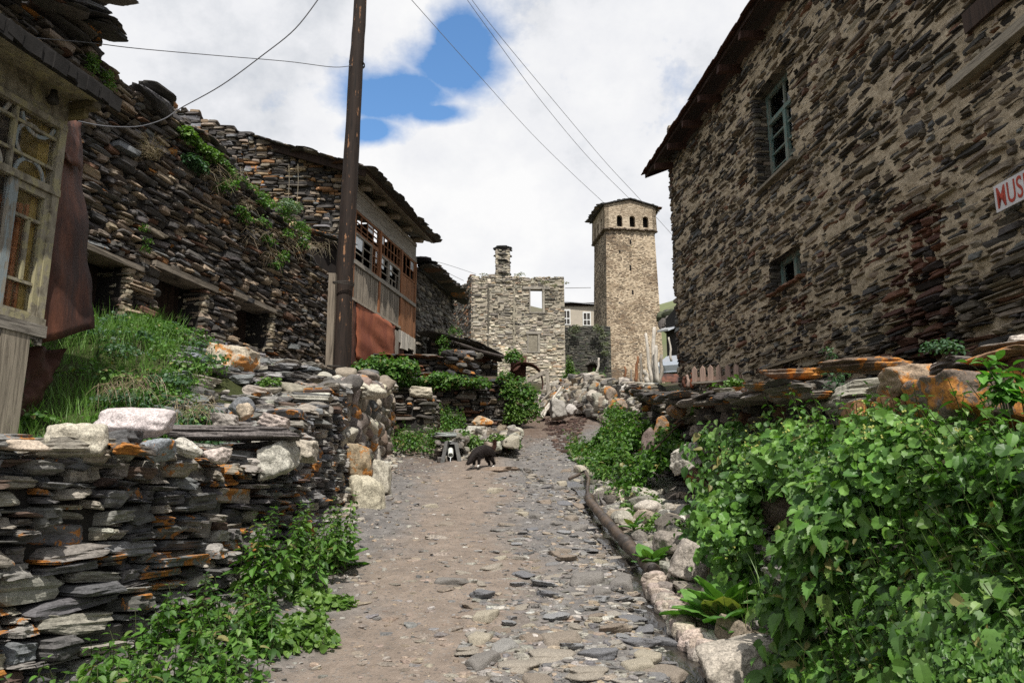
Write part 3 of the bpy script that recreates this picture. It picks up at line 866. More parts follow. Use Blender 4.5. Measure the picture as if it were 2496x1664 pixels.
for k in range(26):
    s = -1.9 + k * .078; FX.box(B, s, s + .12, zt + .17 + U(-.02, .01), zt + .275, .325 + U(0, .015), .345 + U(0, .02), dz=U(-.03, .02), jit=.005)
part(B, 'roof', 'tar', rX)
B = Batch()   # small dark insulator screwed on the fascia
c = Vector(FX.p(hs(112, 235), hz(112, 240), .05)); q = Vector(FX.n)
B.tube([c - q * .05, c, c + Vector((0, 0, .02))], .008, 6)
B.tube([c + Vector((0, 0, -.055)) + q * .02, c + Vector((0, 0, -.045)) + q * .02, c + q * .02, c + Vector((0, 0, .02)) + q * .02, c + Vector((0, 0, .055)) + q * .02, c + Vector((0, 0, .06)) + q * .02], [.030, .042, .036, .026, .024, .012], 12)
part(B, 'insulator', 'metal_dark', rX, True)

# rusty sheet hanging between annex and stone house
def sheet(name, mat, tl_, tr_, bl_, br_, nx=10, ny=26, wr=.03, seed=1, root=None, bow=0.0):
    a, b, c, d = (np.array(q, float) for q in (tl_, tr_, bl_, br_)); nn = np.cross(b - a, c - a); nn /= np.linalg.norm(nn)
    V, Fc = [], []
    for lay in (0, 1):
        for j in range(ny + 1):
            for i in range(nx + 1):
                u, v = i / nx, j / ny
                p = (a * (1 - u) + b * u) * (1 - v) + (c * (1 - u) + d * u) * v
                w = noise.noise(Vector((u * 2.2, v * 5, seed))) * wr + noise.noise(Vector((u * 7, v * 11, seed + 3))) * wr * .35 + bow * math.sin(3.14 * u)
                V.append(p + nn * (w + lay * .004))
    m = (nx + 1) * (ny + 1); e = nx + 1
    for j in range(ny):
        for i in range(nx):
            q = j * e + i; Fc.append([q, q + 1, q + e + 1, q + e]); Fc.append([m + q, m + q + e, m + q + e + 1, m + q + 1])
    for i in range(nx): Fc.append([i, m + i, m + i + 1, i + 1]); q = ny * e + i; Fc.append([q, q + 1, m + q + 1, m + q])
    for j in range(ny): q = j * e; Fc.append([q, q + e, m + q + e, m + q]); q += nx; Fc.append([q, m + q, m + q + e, q + e])
    B = Batch(); B.raw(V, Fc)
    if root is not None: return part(B, name, mat, root, True)
    return B.build(name, mat, None, True, loc=tuple(c))
o = sheet('metal_sheet', 'rust', PY(158, 285, 5.62), PY(195, 300, 6.15), PY(93, 838, 5.55), PY(228, 800, 6.12), wr=.035, bow=-.02)
tag(o, 'tall rusty brown metal sheet hanging beside the yellow window', 'metal sheet')
o = sheet('metal_sheet', 'rust', PY(150, 295, 5.57), PY(196, 300, 5.98), PY(158, 385, 5.55), PY(198, 420, 5.98), 8, 8, wr=.045, seed=5)
tag(o, 'short crumpled flap of rusty metal at the top of the hanging sheet', 'metal sheet')
o = sheet('metal_sheet', 'rust_dark', PY(70, 845, 5.75), PY(160, 850, 6.1), PY(50, 1015, 5.6), PY(85, 1010, 5.95), 8, 14, wr=.07, seed=9)
tag(o, 'torn dark rusty metal scrap low behind the grey plank post', 'metal sheet')

# ================================================================== GABLED HOUSE WITH WOODEN GALLERY
FB = Fr(-3.7, 17, .215, 1)
FG = Fr(-9.2, 16.74, 5.5, .26)
rB = thing('gabled_house', (-3.7, 17, 2.8), 'stone gabled house with glazed wooden gallery and rusty red sheets behind the pole', 'house')
LB = FB.hit(1012, 700)[0]
B = Batch()
topG = lambda s: 7.52 + (5.5 - s) * .366 - .03
pG = [tuple(FG.p(0, 0)[:2]), tuple(FG.p(5.5, 0)[:2])]
stone_wall(B, pG, lambda s: 3.0, topG, (.12, .52), (.04, .12), PAL_G, 'wall', 2, .16, .03, (), 21, lichen=.03, tilt=.05)
backing(B, pG, lambda s: 2.6, lambda s: topG(s), -.08, thick=.5)
part(B, 'wall', 'stone', rB)
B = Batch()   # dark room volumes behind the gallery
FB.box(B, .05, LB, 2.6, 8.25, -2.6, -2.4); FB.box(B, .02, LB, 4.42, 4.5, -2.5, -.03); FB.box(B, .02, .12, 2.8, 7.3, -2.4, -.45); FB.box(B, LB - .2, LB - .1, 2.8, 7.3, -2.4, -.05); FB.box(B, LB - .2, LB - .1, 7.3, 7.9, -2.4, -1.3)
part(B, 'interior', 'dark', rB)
# roof
B = Batch()
Lr = LB + .32; wr_ = 6.6; sl = .366
dn = FB.d; up_ = -FB.n * 1.0 + FB.z * sl; upn = up_ / np.linalg.norm(up_)
e0 = FB.p(-.42, 7.46 - .366 * .40, .46)
ctr = e0 + FB.d * (Lr + .42) / 2 + up_ * wr_ / 2
nrm = np.cross(FB.d, upn); nrm = nrm if nrm[2] > 0 else -nrm
B.box(ctr + nrm * .05, FB.d * (Lr + .42) / 2, up_ * wr_ / 2, nrm * .03, mi=1)
for row in range(12):
    a = e0 + up_ * (wr_ * row / 12) + nrm * .10
    slabs(B, [a, a + FB.d * (Lr + .42)], 20 if row == 0 else 14, (.5, .8), (.35, .5) if row == 0 else (.6, .8), (.02, .045), PAL_DARK, .03, .025, lod=2, yaw=.12)
for k in range(2):
    a = e0 - FB.d * .05 + nrm * .1; slabs(B, [a, a + up_ * wr_], 22, (.35, .6), (.3, .5), (.03, .05), PAL_DARK, .05, .06, lod=2, yaw=.3)
part(B, 'roof', ['stone', 'wood_dark'], rB)
B = Batch()
g = e0 - FB.d * .02 - nrm * .01     # verge board along the gable
B.box(g + up_ * wr_ / 2, FB.d * .03, up_ * wr_ / 2, nrm * .09, (.6, .55, .5)); part(B, 'verge_board', 'wood_dark', rB)
B = Batch()
for k in range(5): 
    a = e0 + up_ * (.02 + .13 * k) + nrm * .008; B.box(a + FB.d * (Lr + .4) / 2 + up_ * .06, FB.d * (Lr + .4) / 2, up_ * .06, nrm * .008, (1, .97, .93), jit=.004)
part(B, 'soffit', 'wood_grey_h', rB)
for k, s in enumerate(np.linspace(.35, LB - .15, 5)):
    B = Batch(); a = e0 + FB.d * (s + .42) + up_ * .18 - nrm * .10
    B.tube([a, a + FB.d * .02 - FB.n * .3 + FB.z * .05, a - FB.n * .7 + FB.z * .06], [.085, .085, .08], 10, (1.1, 1.0, .9)); part(B, 'rafter', 'wood_grey_h', rB, True)
B = Batch()   # head beam and corner boards
FB.box(B, 0, LB, 6.66, 6.80, -.02, .03); FB.box(B, 0, LB, 6.80, 7.14, -.04, .0, (.9, .88, .85)); FB.box(B, 0, LB, 7.14, 7.24, -.04, .02, (1.1, 1.05, 1))
part(B, 'head_beam', 'wood_grey_h', rB)
sB = [0.02] + [FB.hit(px, y)[0] for px, y in ((924, 640), (976, 680), (1010, 700))]
zs, zh = 5.42, 6.66
B = Batch()
for s in sB[1:3]: FB.box(B, s - .06, s + .06, 4.5, zh, -.06, .045, (1.1, 1, .9), 1)
FB.box(B, 0, sB[3], zs - .09, zs, -.05, .06, mi=0); FB.box(B, -.02, .09, 3.0, zh, -.06, .04, mi=1)
FB.box(B, LB - .10, LB, 4.2, zh, -.05, .04, mi=1)
part(B, 'gallery_frame', ['wood_grey_h', 'wood_brown'], rB)
def sash_grid(B, s0, s1, z0, z1, nx, ny, w=.022, drop=.12, mi=0, t=0.0):
    FB.box(B, s0, s0 + .04, z0, z1, t - .03, t + .02, mi=mi); FB.box(B, s1 - .04, s1, z0, z1, t - .03, t + .02, mi=mi)
    FB.box(B, s0 + .04, s1 - .04, z1 - .05, z1, t - .03, t + .02, mi=mi); FB.box(B, s0 + .04, s1 - .04, z0, z0 + .05, t - .03, t + .02, mi=mi)
    for i in range(1, nx):
        for j in range(ny):
            if rnd() < drop: continue
            s = s0 + (s1 - s0) * i / nx; FB.box(B, s - w / 2, s + w / 2, z0 + (z1 - z0) * j / ny, z0 + (z1 - z0) * (j + 1) / ny, t - .02, t + .01, mi=mi)
    for j in range(1, ny):
        for i in range(nx):
            if rnd() < drop: continue
            z = z0 + (z1 - z0) * j / ny; FB.box(B, s0 + (s1 - s0) * i / nx, s0 + (s1 - s0) * (i + 1) / nx, z - w / 2, z + w / 2, t - .018, t + .012, mi=mi)
sp = sB[1] - .06 - .1
for (a, b, nx, ny, z0, z1) in ((.10, sB[1] - .06, 4, 4, 6.12, zh), (.10, sB[1] - .5, 2, 3, zs, 6.12), (sB[1] - .48, sB[1] - .07, 2, 3, zs, 6.12),
                               (sB[1] + .07, sB[2] - .06, 6, 2, 6.08, zh), (sB[1] + .07, sB[1] + .62, 2, 3, zs, 6.08), (sB[1] + .66, sB[2] - .08, 3, 3, zs, 6.08),
                               (sB[2] + .07, sB[3] - .05, 3, 2, 6.02, zh)):
    B = Batch(); sash_grid(B, a, b, z0, z1, nx, ny, mi=0 if rnd() < .25 else 1); w = part(B, 'window', ['wood_grey', 'wood_brown'], rB)
    B = Batch(); kx = int(RNG.integers(0, nx)); FB.box(B, a + (b - a) * kx / nx, a + (b - a) * (kx + 1) / nx, z0 + (z1 - z0) * .5, z1 - .04, -.012, -.008)
    tag(part(B, 'pane', 'tin', w), 'grey board filling one light')
B = Batch(); s = .1; zlo = 4.52
while s < sB[2] - .08:
    w = .125; k = U(.6, 1.1); FB.box(B, s, s + w * .74, zlo, zs - .09, -.02, .02 + U(0, .01), (k, k * .96, k * .92)); FB.box(B, s + w * .15, s + w * .6, zs - .13, zs - .10, .0, .03, (.5, .5, .5)); s += w
FB.box(B, 0, sB[2], zlo - .06, zlo, -.04, .05, (1.2, 1.15, 1.1)); FB.box(B, .0, sB[2], zlo, zs - .1, -.06, -.05, (.06, .06, .06))
part(B, 'railing', 'wood_grey', rB)
B = Batch(); s = sB[2] + .07
while s < LB - .1:
    w = U(.10, .15); k = U(.7, 1.25); FB.box(B, s, s + w - .006, 4.30, 6.0 if s < sB[3] - .05 else zh, -.03, .01 + U(0, .015), (k, k, k)); s += w
part(B, 'cladding', 'wood_brown', rB)
B = Batch(); s = sB[2] - .1
while s < LB + .02:
    w = U(.12, .2); k = U(.8, 1.2); zb_ = 4.0 + U(-.08, .1); FB.box(B, s, s + w - .01, zb_, 4.42, .01, .05, (k, k, k), jit=.01); s += w
part(B, 'skirt_board', 'wood_pale', rB)
s1 = FB.hit(958, 850)[0]; s2 = FB.hit(966, 850)[0]
part_ = sheet('metal_sheet', 'rust_red', FB.p(.30, 4.5, .04), FB.p(s1, 4.44, .05), FB.p(.35, 3.15, .05), FB.p(s1, 3.0, .06), 14, 14, .05, 3, rB); tag(part_, 'large rust red sheet nailed under the railing')
part_ = sheet('metal_sheet', 'rust', FB.p(-.02, 4.6, .02), FB.p(.5, 4.4, .02), FB.p(-.02, 2.9, .02), FB.p(.6, 2.9, .02), 8, 14, .04, 4, rB); tag(part_, 'dark brown sheet beside the pole, standing in for the pole shadow')  # shadow left of the red sheet, put in as a darker sheet
part_ = sheet('metal_sheet', 'rust', FB.p(s2 + .02, 4.2, .0), FB.p(s2 + .6, 4.1, .0), FB.p(s2 + .02, 3.0, .0), FB.p(s2 + .6, 3.0, .0), 8, 10, .02, 6, rB); tag(part_, 'narrow brown sheet below the skirt boards')
B = Batch(); FB.box(B, s1 + .02, s2 + .03, 3.0, 4.35, .0, .05, (1, 1, 1)); FB.box(B, s2 + .64, LB - .1, 2.9, 4.2, -.3, -.25, (.2, .2, .2)); part(B, 'plank', 'wood_grey', rB)

# small lean-to roof edge between the two houses
rL = thing('lean_to_roof', PY(800, 600, 15.2), 'small sagging slate lean-to roof in the gap left of the pole', 'roof')
B = Batch(); a = np.array(PY(750, 560, 15.6)[:]); b = np.array(PY(850, 588, 15.4)[:])
slabs(B, [a, b], 12, (.3, .5), (.3, .5), (.03, .06), PAL_DARK, .1, .06, lod=2); slabs(B, [a + (0, -.1, -.05), b + (0, -.1, -.05)], 8, (.3, .5), (.3, .5), (.03, .06), PAL_DARK, .4, .06, lod=2)
part(B, 'slate_layer', 'stone', rL)
B = Batch(); B.box((a + b) / 2 + (0, .3, -.14), (b - a) / 2, (0, .35, .02), (0, 0, .05), (.5, .5, .5)); B.box(np.array(PY(800, 720, 15.6)[:]), (.45, 0, 0), (0, .1, 0), (0, 0, 1.0), (.15, .13, .12)); part(B, 'support', 'wood_dark', rL)

# ================================================================== LOW STONE HOUSE beyond it
FC = Fr(-2.72, 21.6, .235, 1)
LC = 3.5
rC = thing('stone_cottage', FC.p(0, 3.0), 'low grey stone cottage with ragged slate eaves just right of the wooden gallery', 'house')
B = Batch(); topC = lin([(0, 6.6), (2, 6.6), (3.5, 6.45)])
pC = [tuple(FC.p(0, 0)[:2]), tuple(FC.p(LC, 0)[:2])]
PAL_C = [(3, (.09, .082, .072)), (3, (.15, .135, .115)), (2, (.06, .055, .05)), (1, (.24, .22, .18))]
stone_wall(B, pC, lambda s: 2.9, topC, (.12, .42), (.05, .16), PAL_C, 'wall', 2, .15, .03, (), 31)
backing(B, pC, lambda s: 2.6, topC, -.06, col=(.12, .11, .095), thick=.5)
pe = tuple(FC.p(0, 0, 0)[:2]); 
part(B, 'wall', 'stone', rC)
B = Batch()
for k in range(4):
    slabs(B, [FC.p(-.1, 6.62 + .09 * k, .30 - .08 * k), FC.p(2.2, 6.60 + .09 * k, .32 - .08 * k), FC.p(LC + .1, 6.5 + .09 * k, .28 - .08 * k)], 14, (.4, .8), (.45, .8), (.04, .08), PAL_DARK, .06, .12, lod=2)
B.box(FC.p(LC / 2, 7.0, -1.4), FC.d * LC / 2, FC.n * 1.5 - FC.z * .45, FC.z * .05, (.05, .05, .05))
part(B, 'roof', 'stone', rC)

# ================================================================== RUINED HOUSE
RX0, RX1, RYY = PY(1148, 800, 45).x, PY(1378, 800, 45).x, 45.0
FR_ = Fr(RX0, RYY, RX1 - RX0, 0.3)
LRn = RX1 - RX0
rR = thing('ruined_house', (RX0, RYY, 6.4), 'roofless pale stone ruin with a tall chimney and two empty window openings', 'ruin')
hr = lambda px, py: FR_.hit(px, py)
zr = lambda px, py: hr(px, py)[1]
def opR(a, b, t_, b_): return (hr(a, (t_ + b_) / 2)[0], hr(b, (t_ + b_) / 2)[0], zr((a + b) / 2, b_), zr((a + b) / 2, t_))
opsR = [opR(1291, 1327, 704, 762), opR(1286, 1316, 813, 858)]
topR = jag(lin([(0, zr(1150, 682)), (hr(1175, 680)[0], zr(1175, 672)), (hr(1195, 680)[0], zr(1195, 672)), (hr(1300, 670)[0], zr(1300, 676)), (LRn, zr(1378, 678))]), .10, 1.3, 8.8)
pR = [(RX0, RYY), tuple(FR_.p(LRn, 0)[:2])]
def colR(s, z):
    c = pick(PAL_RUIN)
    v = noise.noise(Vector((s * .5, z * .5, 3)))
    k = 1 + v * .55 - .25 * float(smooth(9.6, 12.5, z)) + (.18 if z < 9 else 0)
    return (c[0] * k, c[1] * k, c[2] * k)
B = Batch()
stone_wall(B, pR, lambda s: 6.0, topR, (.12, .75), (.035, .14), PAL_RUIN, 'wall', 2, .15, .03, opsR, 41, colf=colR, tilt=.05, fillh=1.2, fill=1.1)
backing(B, pR, lambda s: 5.8, lambda s: topR(s) - .1, -.04, col=(.34, .30, .235), thick=.5, openings=opsR)
# left return wall stepping down
pR2 = [(-4.3, 49.6), (RX0, RYY)]
tR2 = jag(lin([(0, zr(1148, 700) - .1), (1.5, zr(1148, 695)), (4.9, zr(1150, 668))]), .25, 1.1, 3.3)
stone_wall(B, pR2, lambda s: 6.0, tR2, (.15, .55), (.06, .2), [(3, (.16, .14, .12)), (2, (.09, .08, .07)), (1.5, (.28, .15, .09)), (1, (.3, .26, .2))], 'wall', 1, .16, .05, (), 43)
backing(B, pR2, lambda s: 5.8, lambda s: tR2(s) - .15, -.05, col=(.08, .07, .06), thick=.5)
backing(B, [tuple(FR_.p(LRn - .02, 0, -.5)[:2]), tuple(FR_.p(LRn - .02, 0, -5)[:2])], lambda s: 5.8, lambda s: topR(LRn) - .2 - s * .12, 0, col=(.2, .18, .14), thick=.4)
part(B, 'wall', 'stone_far', rR)
B = Batch()   # pale pilaster edges left by fallen cross walls
for px, w in ((1189, 4), (1252, 5)):
    s = hr(px, 800)[0]
    for q in range(24): za_ = 6.5 + (zr(px, 690) - 6.5) * q / 24; FR_.box(B, s - U(0, .05), s + w * PXM(45) * U(.4, 1.2), za_, za_ + .27, -.02, U(.01, .05), (.33, .295, .23) if px > 1200 else (.26, .235, .19), jit=.02)
    part(B, 'wall_stub', 'mortar', rR)
for (o0, o1, z0, z1) in opsR:
    B = Batch(); w = .07
    FR_.box(B, o0 - .45 if z1 > 11 else o0 - .1, o1 + .35 if z1 > 11 else o1 + .1, z1 - .02, z1 + .14, -.3, .05, (1.2, 1.2, 1.2))
    FR_.box(B, o1 - .12, o1 + .02, z0, z1, -.35, .02, (1.3, 1.3, 1.25)); FR_.box(B, o0 - .02, o0 + .05, z0, z1, -.35, .02); FR_.box(B, o0, o1, z0 - .03, z0 + .04, -.35, .03)
    part(B, 'window_frame', 'wood_grey_h', rR)
B = Batch()
backing(B, [(-3.2, 50), (3.2, 50.3)], lambda s: 6, lambda s: PY(1300, 795, 50).z, 0, col=(.33, .30, .24), thick=.3)
part(B, 'rear_wall', 'mortar', rR)
B = Batch()   # chimney
cx0, cx1 = PY(1208, 640, 45.3).x, PY(1243, 640, 45.3).x
zc = lambda y: PY(1226, y, 45.3).z
for face in range(4):
    w = cx1 - cx0; c = [(cx0, 45.0), (cx1, 45.0), (cx1, 45.0 + w * .8), (cx0, 45.0 + w * .8)]
    a, b = c[face], c[(face + 1) % 4]
    stone_wall(B, [a, b], lambda s: zc(690), lambda s: zc(612), (.15, .45), (.05, .13), PAL_RUIN[:4], 'wall', 1, .14, .03, (), 50 + face, tilt=.04)
B.box(((cx0 + cx1) / 2, 45.3, (zc(690) + zc(612)) / 2), (.3, 0, 0), (0, .25, 0), (0, 0, (zc(612) - zc(690)) / 2 - .05), (.05, .05, .045))
mid = ((cx0 + cx1) / 2, 45.3)
for y, hw, t in ((668, .56, .06), (624, .62, .08), (608, .64, .11), (640, .52, .05)):
    for k in range(3):
        B.add(random.choice(tl('slate', 2)), np.diag([hw * U(.85, 1.05), .45, t]), (mid[0] + U(-.05, .05), mid[1] + U(-.05, .05), zc(y) + k * .02), pick(PAL_DARK))
part(B, 'chimney', 'stone_far', rR)

# ================================================================== CREAM HOUSE behind, link wall
rK = thing('cream_house', PY(1410, 795, 75), 'cream rendered house with pale metal roof in the gap between ruin and tower', 'house')
FK = Fr(PY(1340, 795, 75).x, 75, 1, 0)
k_ = PXM(75); sK = lambda px: (px - 1340) * k_
zk = lambda y: PY(1410, y, 75).z
B = Batch(); FK.box(B, 0, sK(1470), zk(850), zk(738), -4, 0); part(B, 'wall', 'cream', rK)
B = Batch(); c = FK.p(sK(1400), zk(733), .1)
B.box(c + np.array([0, 2, .35]), (sK(1480) / 2, 0, -.25), (0, 2.3, .6), (0, 0, .04)); part(B, 'roof', 'tin', rK)
B = Batch(); FK.box(B, 0, sK(1475), zk(746), zk(738), .02, .15, (.3, .28, .25)); part(B, 'eave_board', 'wood_dark', rK)
for a, b, t_, b_ in ((1372, 1391, 754, 792), (1421, 1441, 760, 794)):
    B = Batch(); FK.box(B, sK(a), sK(b), zk(b_), zk(t_), .0, .08)
    w = part(B, 'window', 'white', rK)
    B = Batch()
    for (q0, q1, r0, r1) in ((.12, .46, .45, .9), (.54, .88, .45, .9), (.12, .46, .06, .38), (.54, .88, .06, .38)):
        FK.box(B, sK(a + (b - a) * q0), sK(a + (b - a) * q1), zk(b_ + (t_ - b_) * r0), zk(b_ + (t_ - b_) * r1), .08, .085, (.1, .1, .1))
    part(B, 'pane', 'metal_dark', w)
rJ = thing('linking_wall', PY(1430, 925, 52), 'dark mossy stone wall with a small arched doorway between ruin and tower', 'wall')
FJ = Fr(PY(1370, 850, 51.5).x, 51.5, 1, .03); LJ = PY(1490, 850, 51.5).x - PY(1370, 850, 51.5).x
B = Batch(); pJ = [tuple(FJ.p(0, 0)[:2]), tuple(FJ.p(LJ, 0)[:2])]
zj = lambda y: PY(1430, y, 51.5).z
sJ = FJ.hit(1432, 900)[0]; sJ2 = FJ.hit(1457, 900)[0]; opsJ = [(sJ, sJ2, zj(922), zj(887))]
tj = jag(lambda s: zj(795), .05, 1.2, 9)
PAL_J = [(4, (.055, .052, .046)), (3, (.09, .085, .07)), (1, (.15, .14, .11)), (1, (.06, .07, .045))]
stone_wall(B, pJ, lambda s: zj(950), tj, (.14, .5), (.05, .15), PAL_J, 'wall', 1, .15, .02, opsJ, 61)
backing(B, pJ, lambda s: zj(950), tj, -.04, thick=.4, openings=opsJ, col=(.05, .05, .04))
part(B, 'wall', 'stone_far', rJ)
B = Batch(); FJ.box(B, sJ - .1, sJ2 + .1, zj(930), zj(884), -.38, -.3); part(B, 'door', 'wood_dark', rJ)
B = Batch()
for k in range(9):
    a = 3.1416 * (k + .5) / 9; c = FJ.p((sJ + sJ2) / 2 + math.cos(a) * .38, zj(890) + math.sin(a) * .26, .02)
    B.add(random.choice(tl('slate', 1)), np.stack([(FJ.d * math.cos(a) + FJ.z * math.sin(a)) * .14, FJ.n * .1, (FJ.z * math.cos(a) - FJ.d * math.sin(a)) * .05], axis=1), c, (.10, .09, .08))
part(B, 'arch', 'stone_far', rJ)

# ================================================================== DEFENCE TOWER
TY = 60.0
ang = math.radians(7.5)
TD = np.array([math.cos(ang), math.sin(ang), 0]); TN = np.array([math.sin(ang), -math.cos(ang), 0]); TZ = np.array([0, 0, 1.0])
t0 = np.array(PY(1480, 920, TY)[:]); t0[2] = 0
Wb = 4.72
zt_ = lambda y: PY(1550, y, TY).z
zbase, zcor, zev = 8.6, zt_(553), zt_(497)
cT = t0 + TD * Wb / 2 - TN * Wb / 2
rT = thing('stone_tower', (cT[0], cT[1], zbase), 'tall square tan stone defence tower with arched openings under its slate roof', 'tower')
def corners(z, grow=0.0):
    h = (Wb / 2) * (1 - .125 * (z - zbase) / (zcor - zbase)) + grow
    return [cT + TD * (sx * h) + TN * (sy * h) + TZ * z for sx, sy in ((-1, 1), (1, 1), (1, -1), (-1, -1))]
class TFace:
    """tapered tower face i: s in [-1,1], z"""
    def __init__(s, i, grow=0): s.i, s.g = i, grow
    def p(s, u, z, t=0.0):
        c = corners(z, s.g); a, b = c[s.i], c[(s.i + 1) % 4]; d = (b - a) / np.linalg.norm(b - a); n = np.array([d[1], -d[0], 0])
        return a + (b - a) * ((u + 1) / 2) + n * t, d, n
def tower_face(B, i, z0, z1, pal, skip, seed, grow=0, sink=.10, holes=(), Lr=(.12, .5), Hr=(.05, .14)):
    f = TFace(i, grow); h = Wb / 2
    for (s, z, L, H) in pack(-h, h, lambda s: z0, lambda s: z1, Lr, Hr, holes, .03, seed):
        if noise.noise(Vector((s * .5 + i * 9, z * .35, 2))) * 1.1 + skip > U(.2, 1.0): continue
        p, d, n = f.p(s / h, z); c = pal(s, z)
        M = np.stack([d * L * .5, n * .1, TZ * H * .5], axis=1)
        B.add(random.choice(tl('slate', 1)), M, p - n * (sink + U(-.015, .02)), c)
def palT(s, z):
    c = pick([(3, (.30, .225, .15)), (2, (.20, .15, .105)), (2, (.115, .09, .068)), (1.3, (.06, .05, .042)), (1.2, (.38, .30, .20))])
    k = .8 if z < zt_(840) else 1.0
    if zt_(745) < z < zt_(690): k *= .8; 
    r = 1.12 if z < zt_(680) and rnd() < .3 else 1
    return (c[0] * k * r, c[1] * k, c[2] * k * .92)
def palTL(s, z):  # left face: dark staining, with its shade also put into the stone colours
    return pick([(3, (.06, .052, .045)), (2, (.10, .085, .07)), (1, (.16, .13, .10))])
def prism(B, z0, z1, grow, col, mi, nz_=10):
    zs_ = np.linspace(z0, z1, nz_ + 1); V = []; Fc = []
    for z in zs_: V += [q for q in corners(z, grow)]
    for k in range(nz_):
        for i in range(4): a = 4 * k + i; b = 4 * k + (i + 1) % 4; Fc.append([a, b, b + 4, a + 4])
    Fc += [[3, 2, 1, 0], [4 * nz_ + i for i in range(4)]]
    B.raw(V, Fc, col, 0, mi)
B = Batch()
prism(B, zbase - 1.5, zcor + .2, 0, (1, 1, 1), 1)
slit = []
for px, y0, y1 in ((1544, 578, 590), (1541, 641, 655), (1545, 703, 714), (1512, 606, 612)):
    u = (px - 1545) / 72 * (Wb / 2); slit.append((u - .09, u + .09, zt_(y1), zt_(y0)))
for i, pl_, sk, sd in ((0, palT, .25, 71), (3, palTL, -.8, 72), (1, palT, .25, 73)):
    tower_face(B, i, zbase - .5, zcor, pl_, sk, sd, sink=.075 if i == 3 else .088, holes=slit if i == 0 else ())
part(B, 'shaft', ['stone_far', 'masonry_tower'], rT)
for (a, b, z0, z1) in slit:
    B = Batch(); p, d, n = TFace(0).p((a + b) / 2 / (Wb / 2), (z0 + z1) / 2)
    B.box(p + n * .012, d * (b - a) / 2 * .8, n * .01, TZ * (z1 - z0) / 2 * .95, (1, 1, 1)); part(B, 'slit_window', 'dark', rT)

# crown: overhanging parapet with real arched openings, built as solid pieces around the holes
g = .17
B = Batch()
zc0, zc1 = zcor - .05, zev
for i in range(4):
    f = TFace(i, g); H2 = Wb / 2 + g
    ac = [-.42, .07, .58] if i == 0 else [-.5, 0, .5]
    aw = .108; za0, za1 = zt_(545), zt_(522)
    # columns of wall between arches
    xs_ = [-1.0]
    for a in ac: xs_ += [a - aw, a + aw]
    xs_ += [1.0]
    top_i = (lambda u: zc1 + .55 * (1 - abs(u))) if i in (0, 2) else (lambda u: zc1)
    def blk(u0, u1, z0, z1a, z1b):
        V = []
        for (u, zz) in ((u0, z0), (u1, z0), (u1, z1b), (u0, z1a)):
            for t in (0, -.35):
                p, d, n = f.p(u, zz, t); V.append(p)
        B.raw(V, [[0, 2, 4, 6], [1, 7, 5, 3], [0, 1, 3, 2], [2, 3, 5, 4], [4, 5, 7, 6], [6, 7, 1, 0]], (1, 1, 1), 0, 1)
    for k in range(0, len(xs_), 2):
        m_ = 4
        for q in range(m_):
            ua = xs_[k] + (xs_[k + 1] - xs_[k]) * q / m_; ub = xs_[k] + (xs_[k + 1] - xs_[k]) * (q + 1) / m_
            blk(ua, ub, zc0, top_i(ua), top_i(ub))
    for a in ac:
        m_ = 8
        for q in range(m_):
            ua = a - aw + 2 * aw * q / m_; ub = a - aw + 2 * aw * (q + 1) / m_
            um = (ua + ub) / 2 - a; rise = math.sqrt(max(0, 1 - (um / aw) ** 2)) * aw * H2 * .9
            blk(ua, ub, za1 - .15 + rise - .05, top_i(ua), top_i(ub))
            blk(ua, ub, zc0, za0 - .12 - .06 * (1 - abs(um / aw)), za0 - .12)
B.box(cT + TZ * (zc0 + .02), TD * 1.9, TN * 1.9, TZ * .03, (.1, .1, .1), 1)
B.box(cT + TZ * ((zc0 + zc1) / 2), TD * 1.75, TN * 1.75, TZ * (zc1 - zc0) / 2, (.1, .1, .1), 2)  # near-black core added so the arched openings look dark inside
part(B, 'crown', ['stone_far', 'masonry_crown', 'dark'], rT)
B = Batch()   # corbels under the crown
for i in range(4):
    f = TFace(i, 0)
    for u in np.linspace(-.98, .98, 12):
        if 0 < i < 3 and False: continue
        low = abs(((u + 1) * 2.05) % 1 - .5)
        p, d, n = f.p(u, zcor - .02 - .16 * low)
        B.add(random.choice(tl('slate', 1)), np.stack([d * .26, n * .26, TZ * U(.05, .09)], axis=1), p + n * .06, (.13, .10, .075))
part(B, 'corbel_course', 'stone_far', rT)
B = Batch()
zr0 = zc1 - .02
ridge = .62
for sgn in (-1, 1):
    for row in range(7):
        q = row / 7
        a = cT + TD * (sgn * (Wb / 2 * .9 + g + .28) * (1 - q)) + TZ * (zr0 + .06 + (ridge + .1) * q)
        slabs(B, [a - TN * (Wb / 2 * .9 + g - .1), a + TN * (Wb / 2 * .9 + g - .25)], 16, (.45, .75), (.45, .75), (.05, .10), PAL_DARK, 0, .06, lod=1, yaw=.4)
    a = cT + TD * (sgn * (Wb / 2 * .9 + g + .1) / 2) + TZ * (zr0 + ridge / 2 + .03)
    B.box(a, TD * (Wb / 2 * .9 + g + .1) / 2 * sgn - TZ * ridge / 2, TN * (Wb / 2 * .9 + g + .1), TZ * .035, (.04, .04, .04))
part(B, 'roof', 'stone_far', rT)

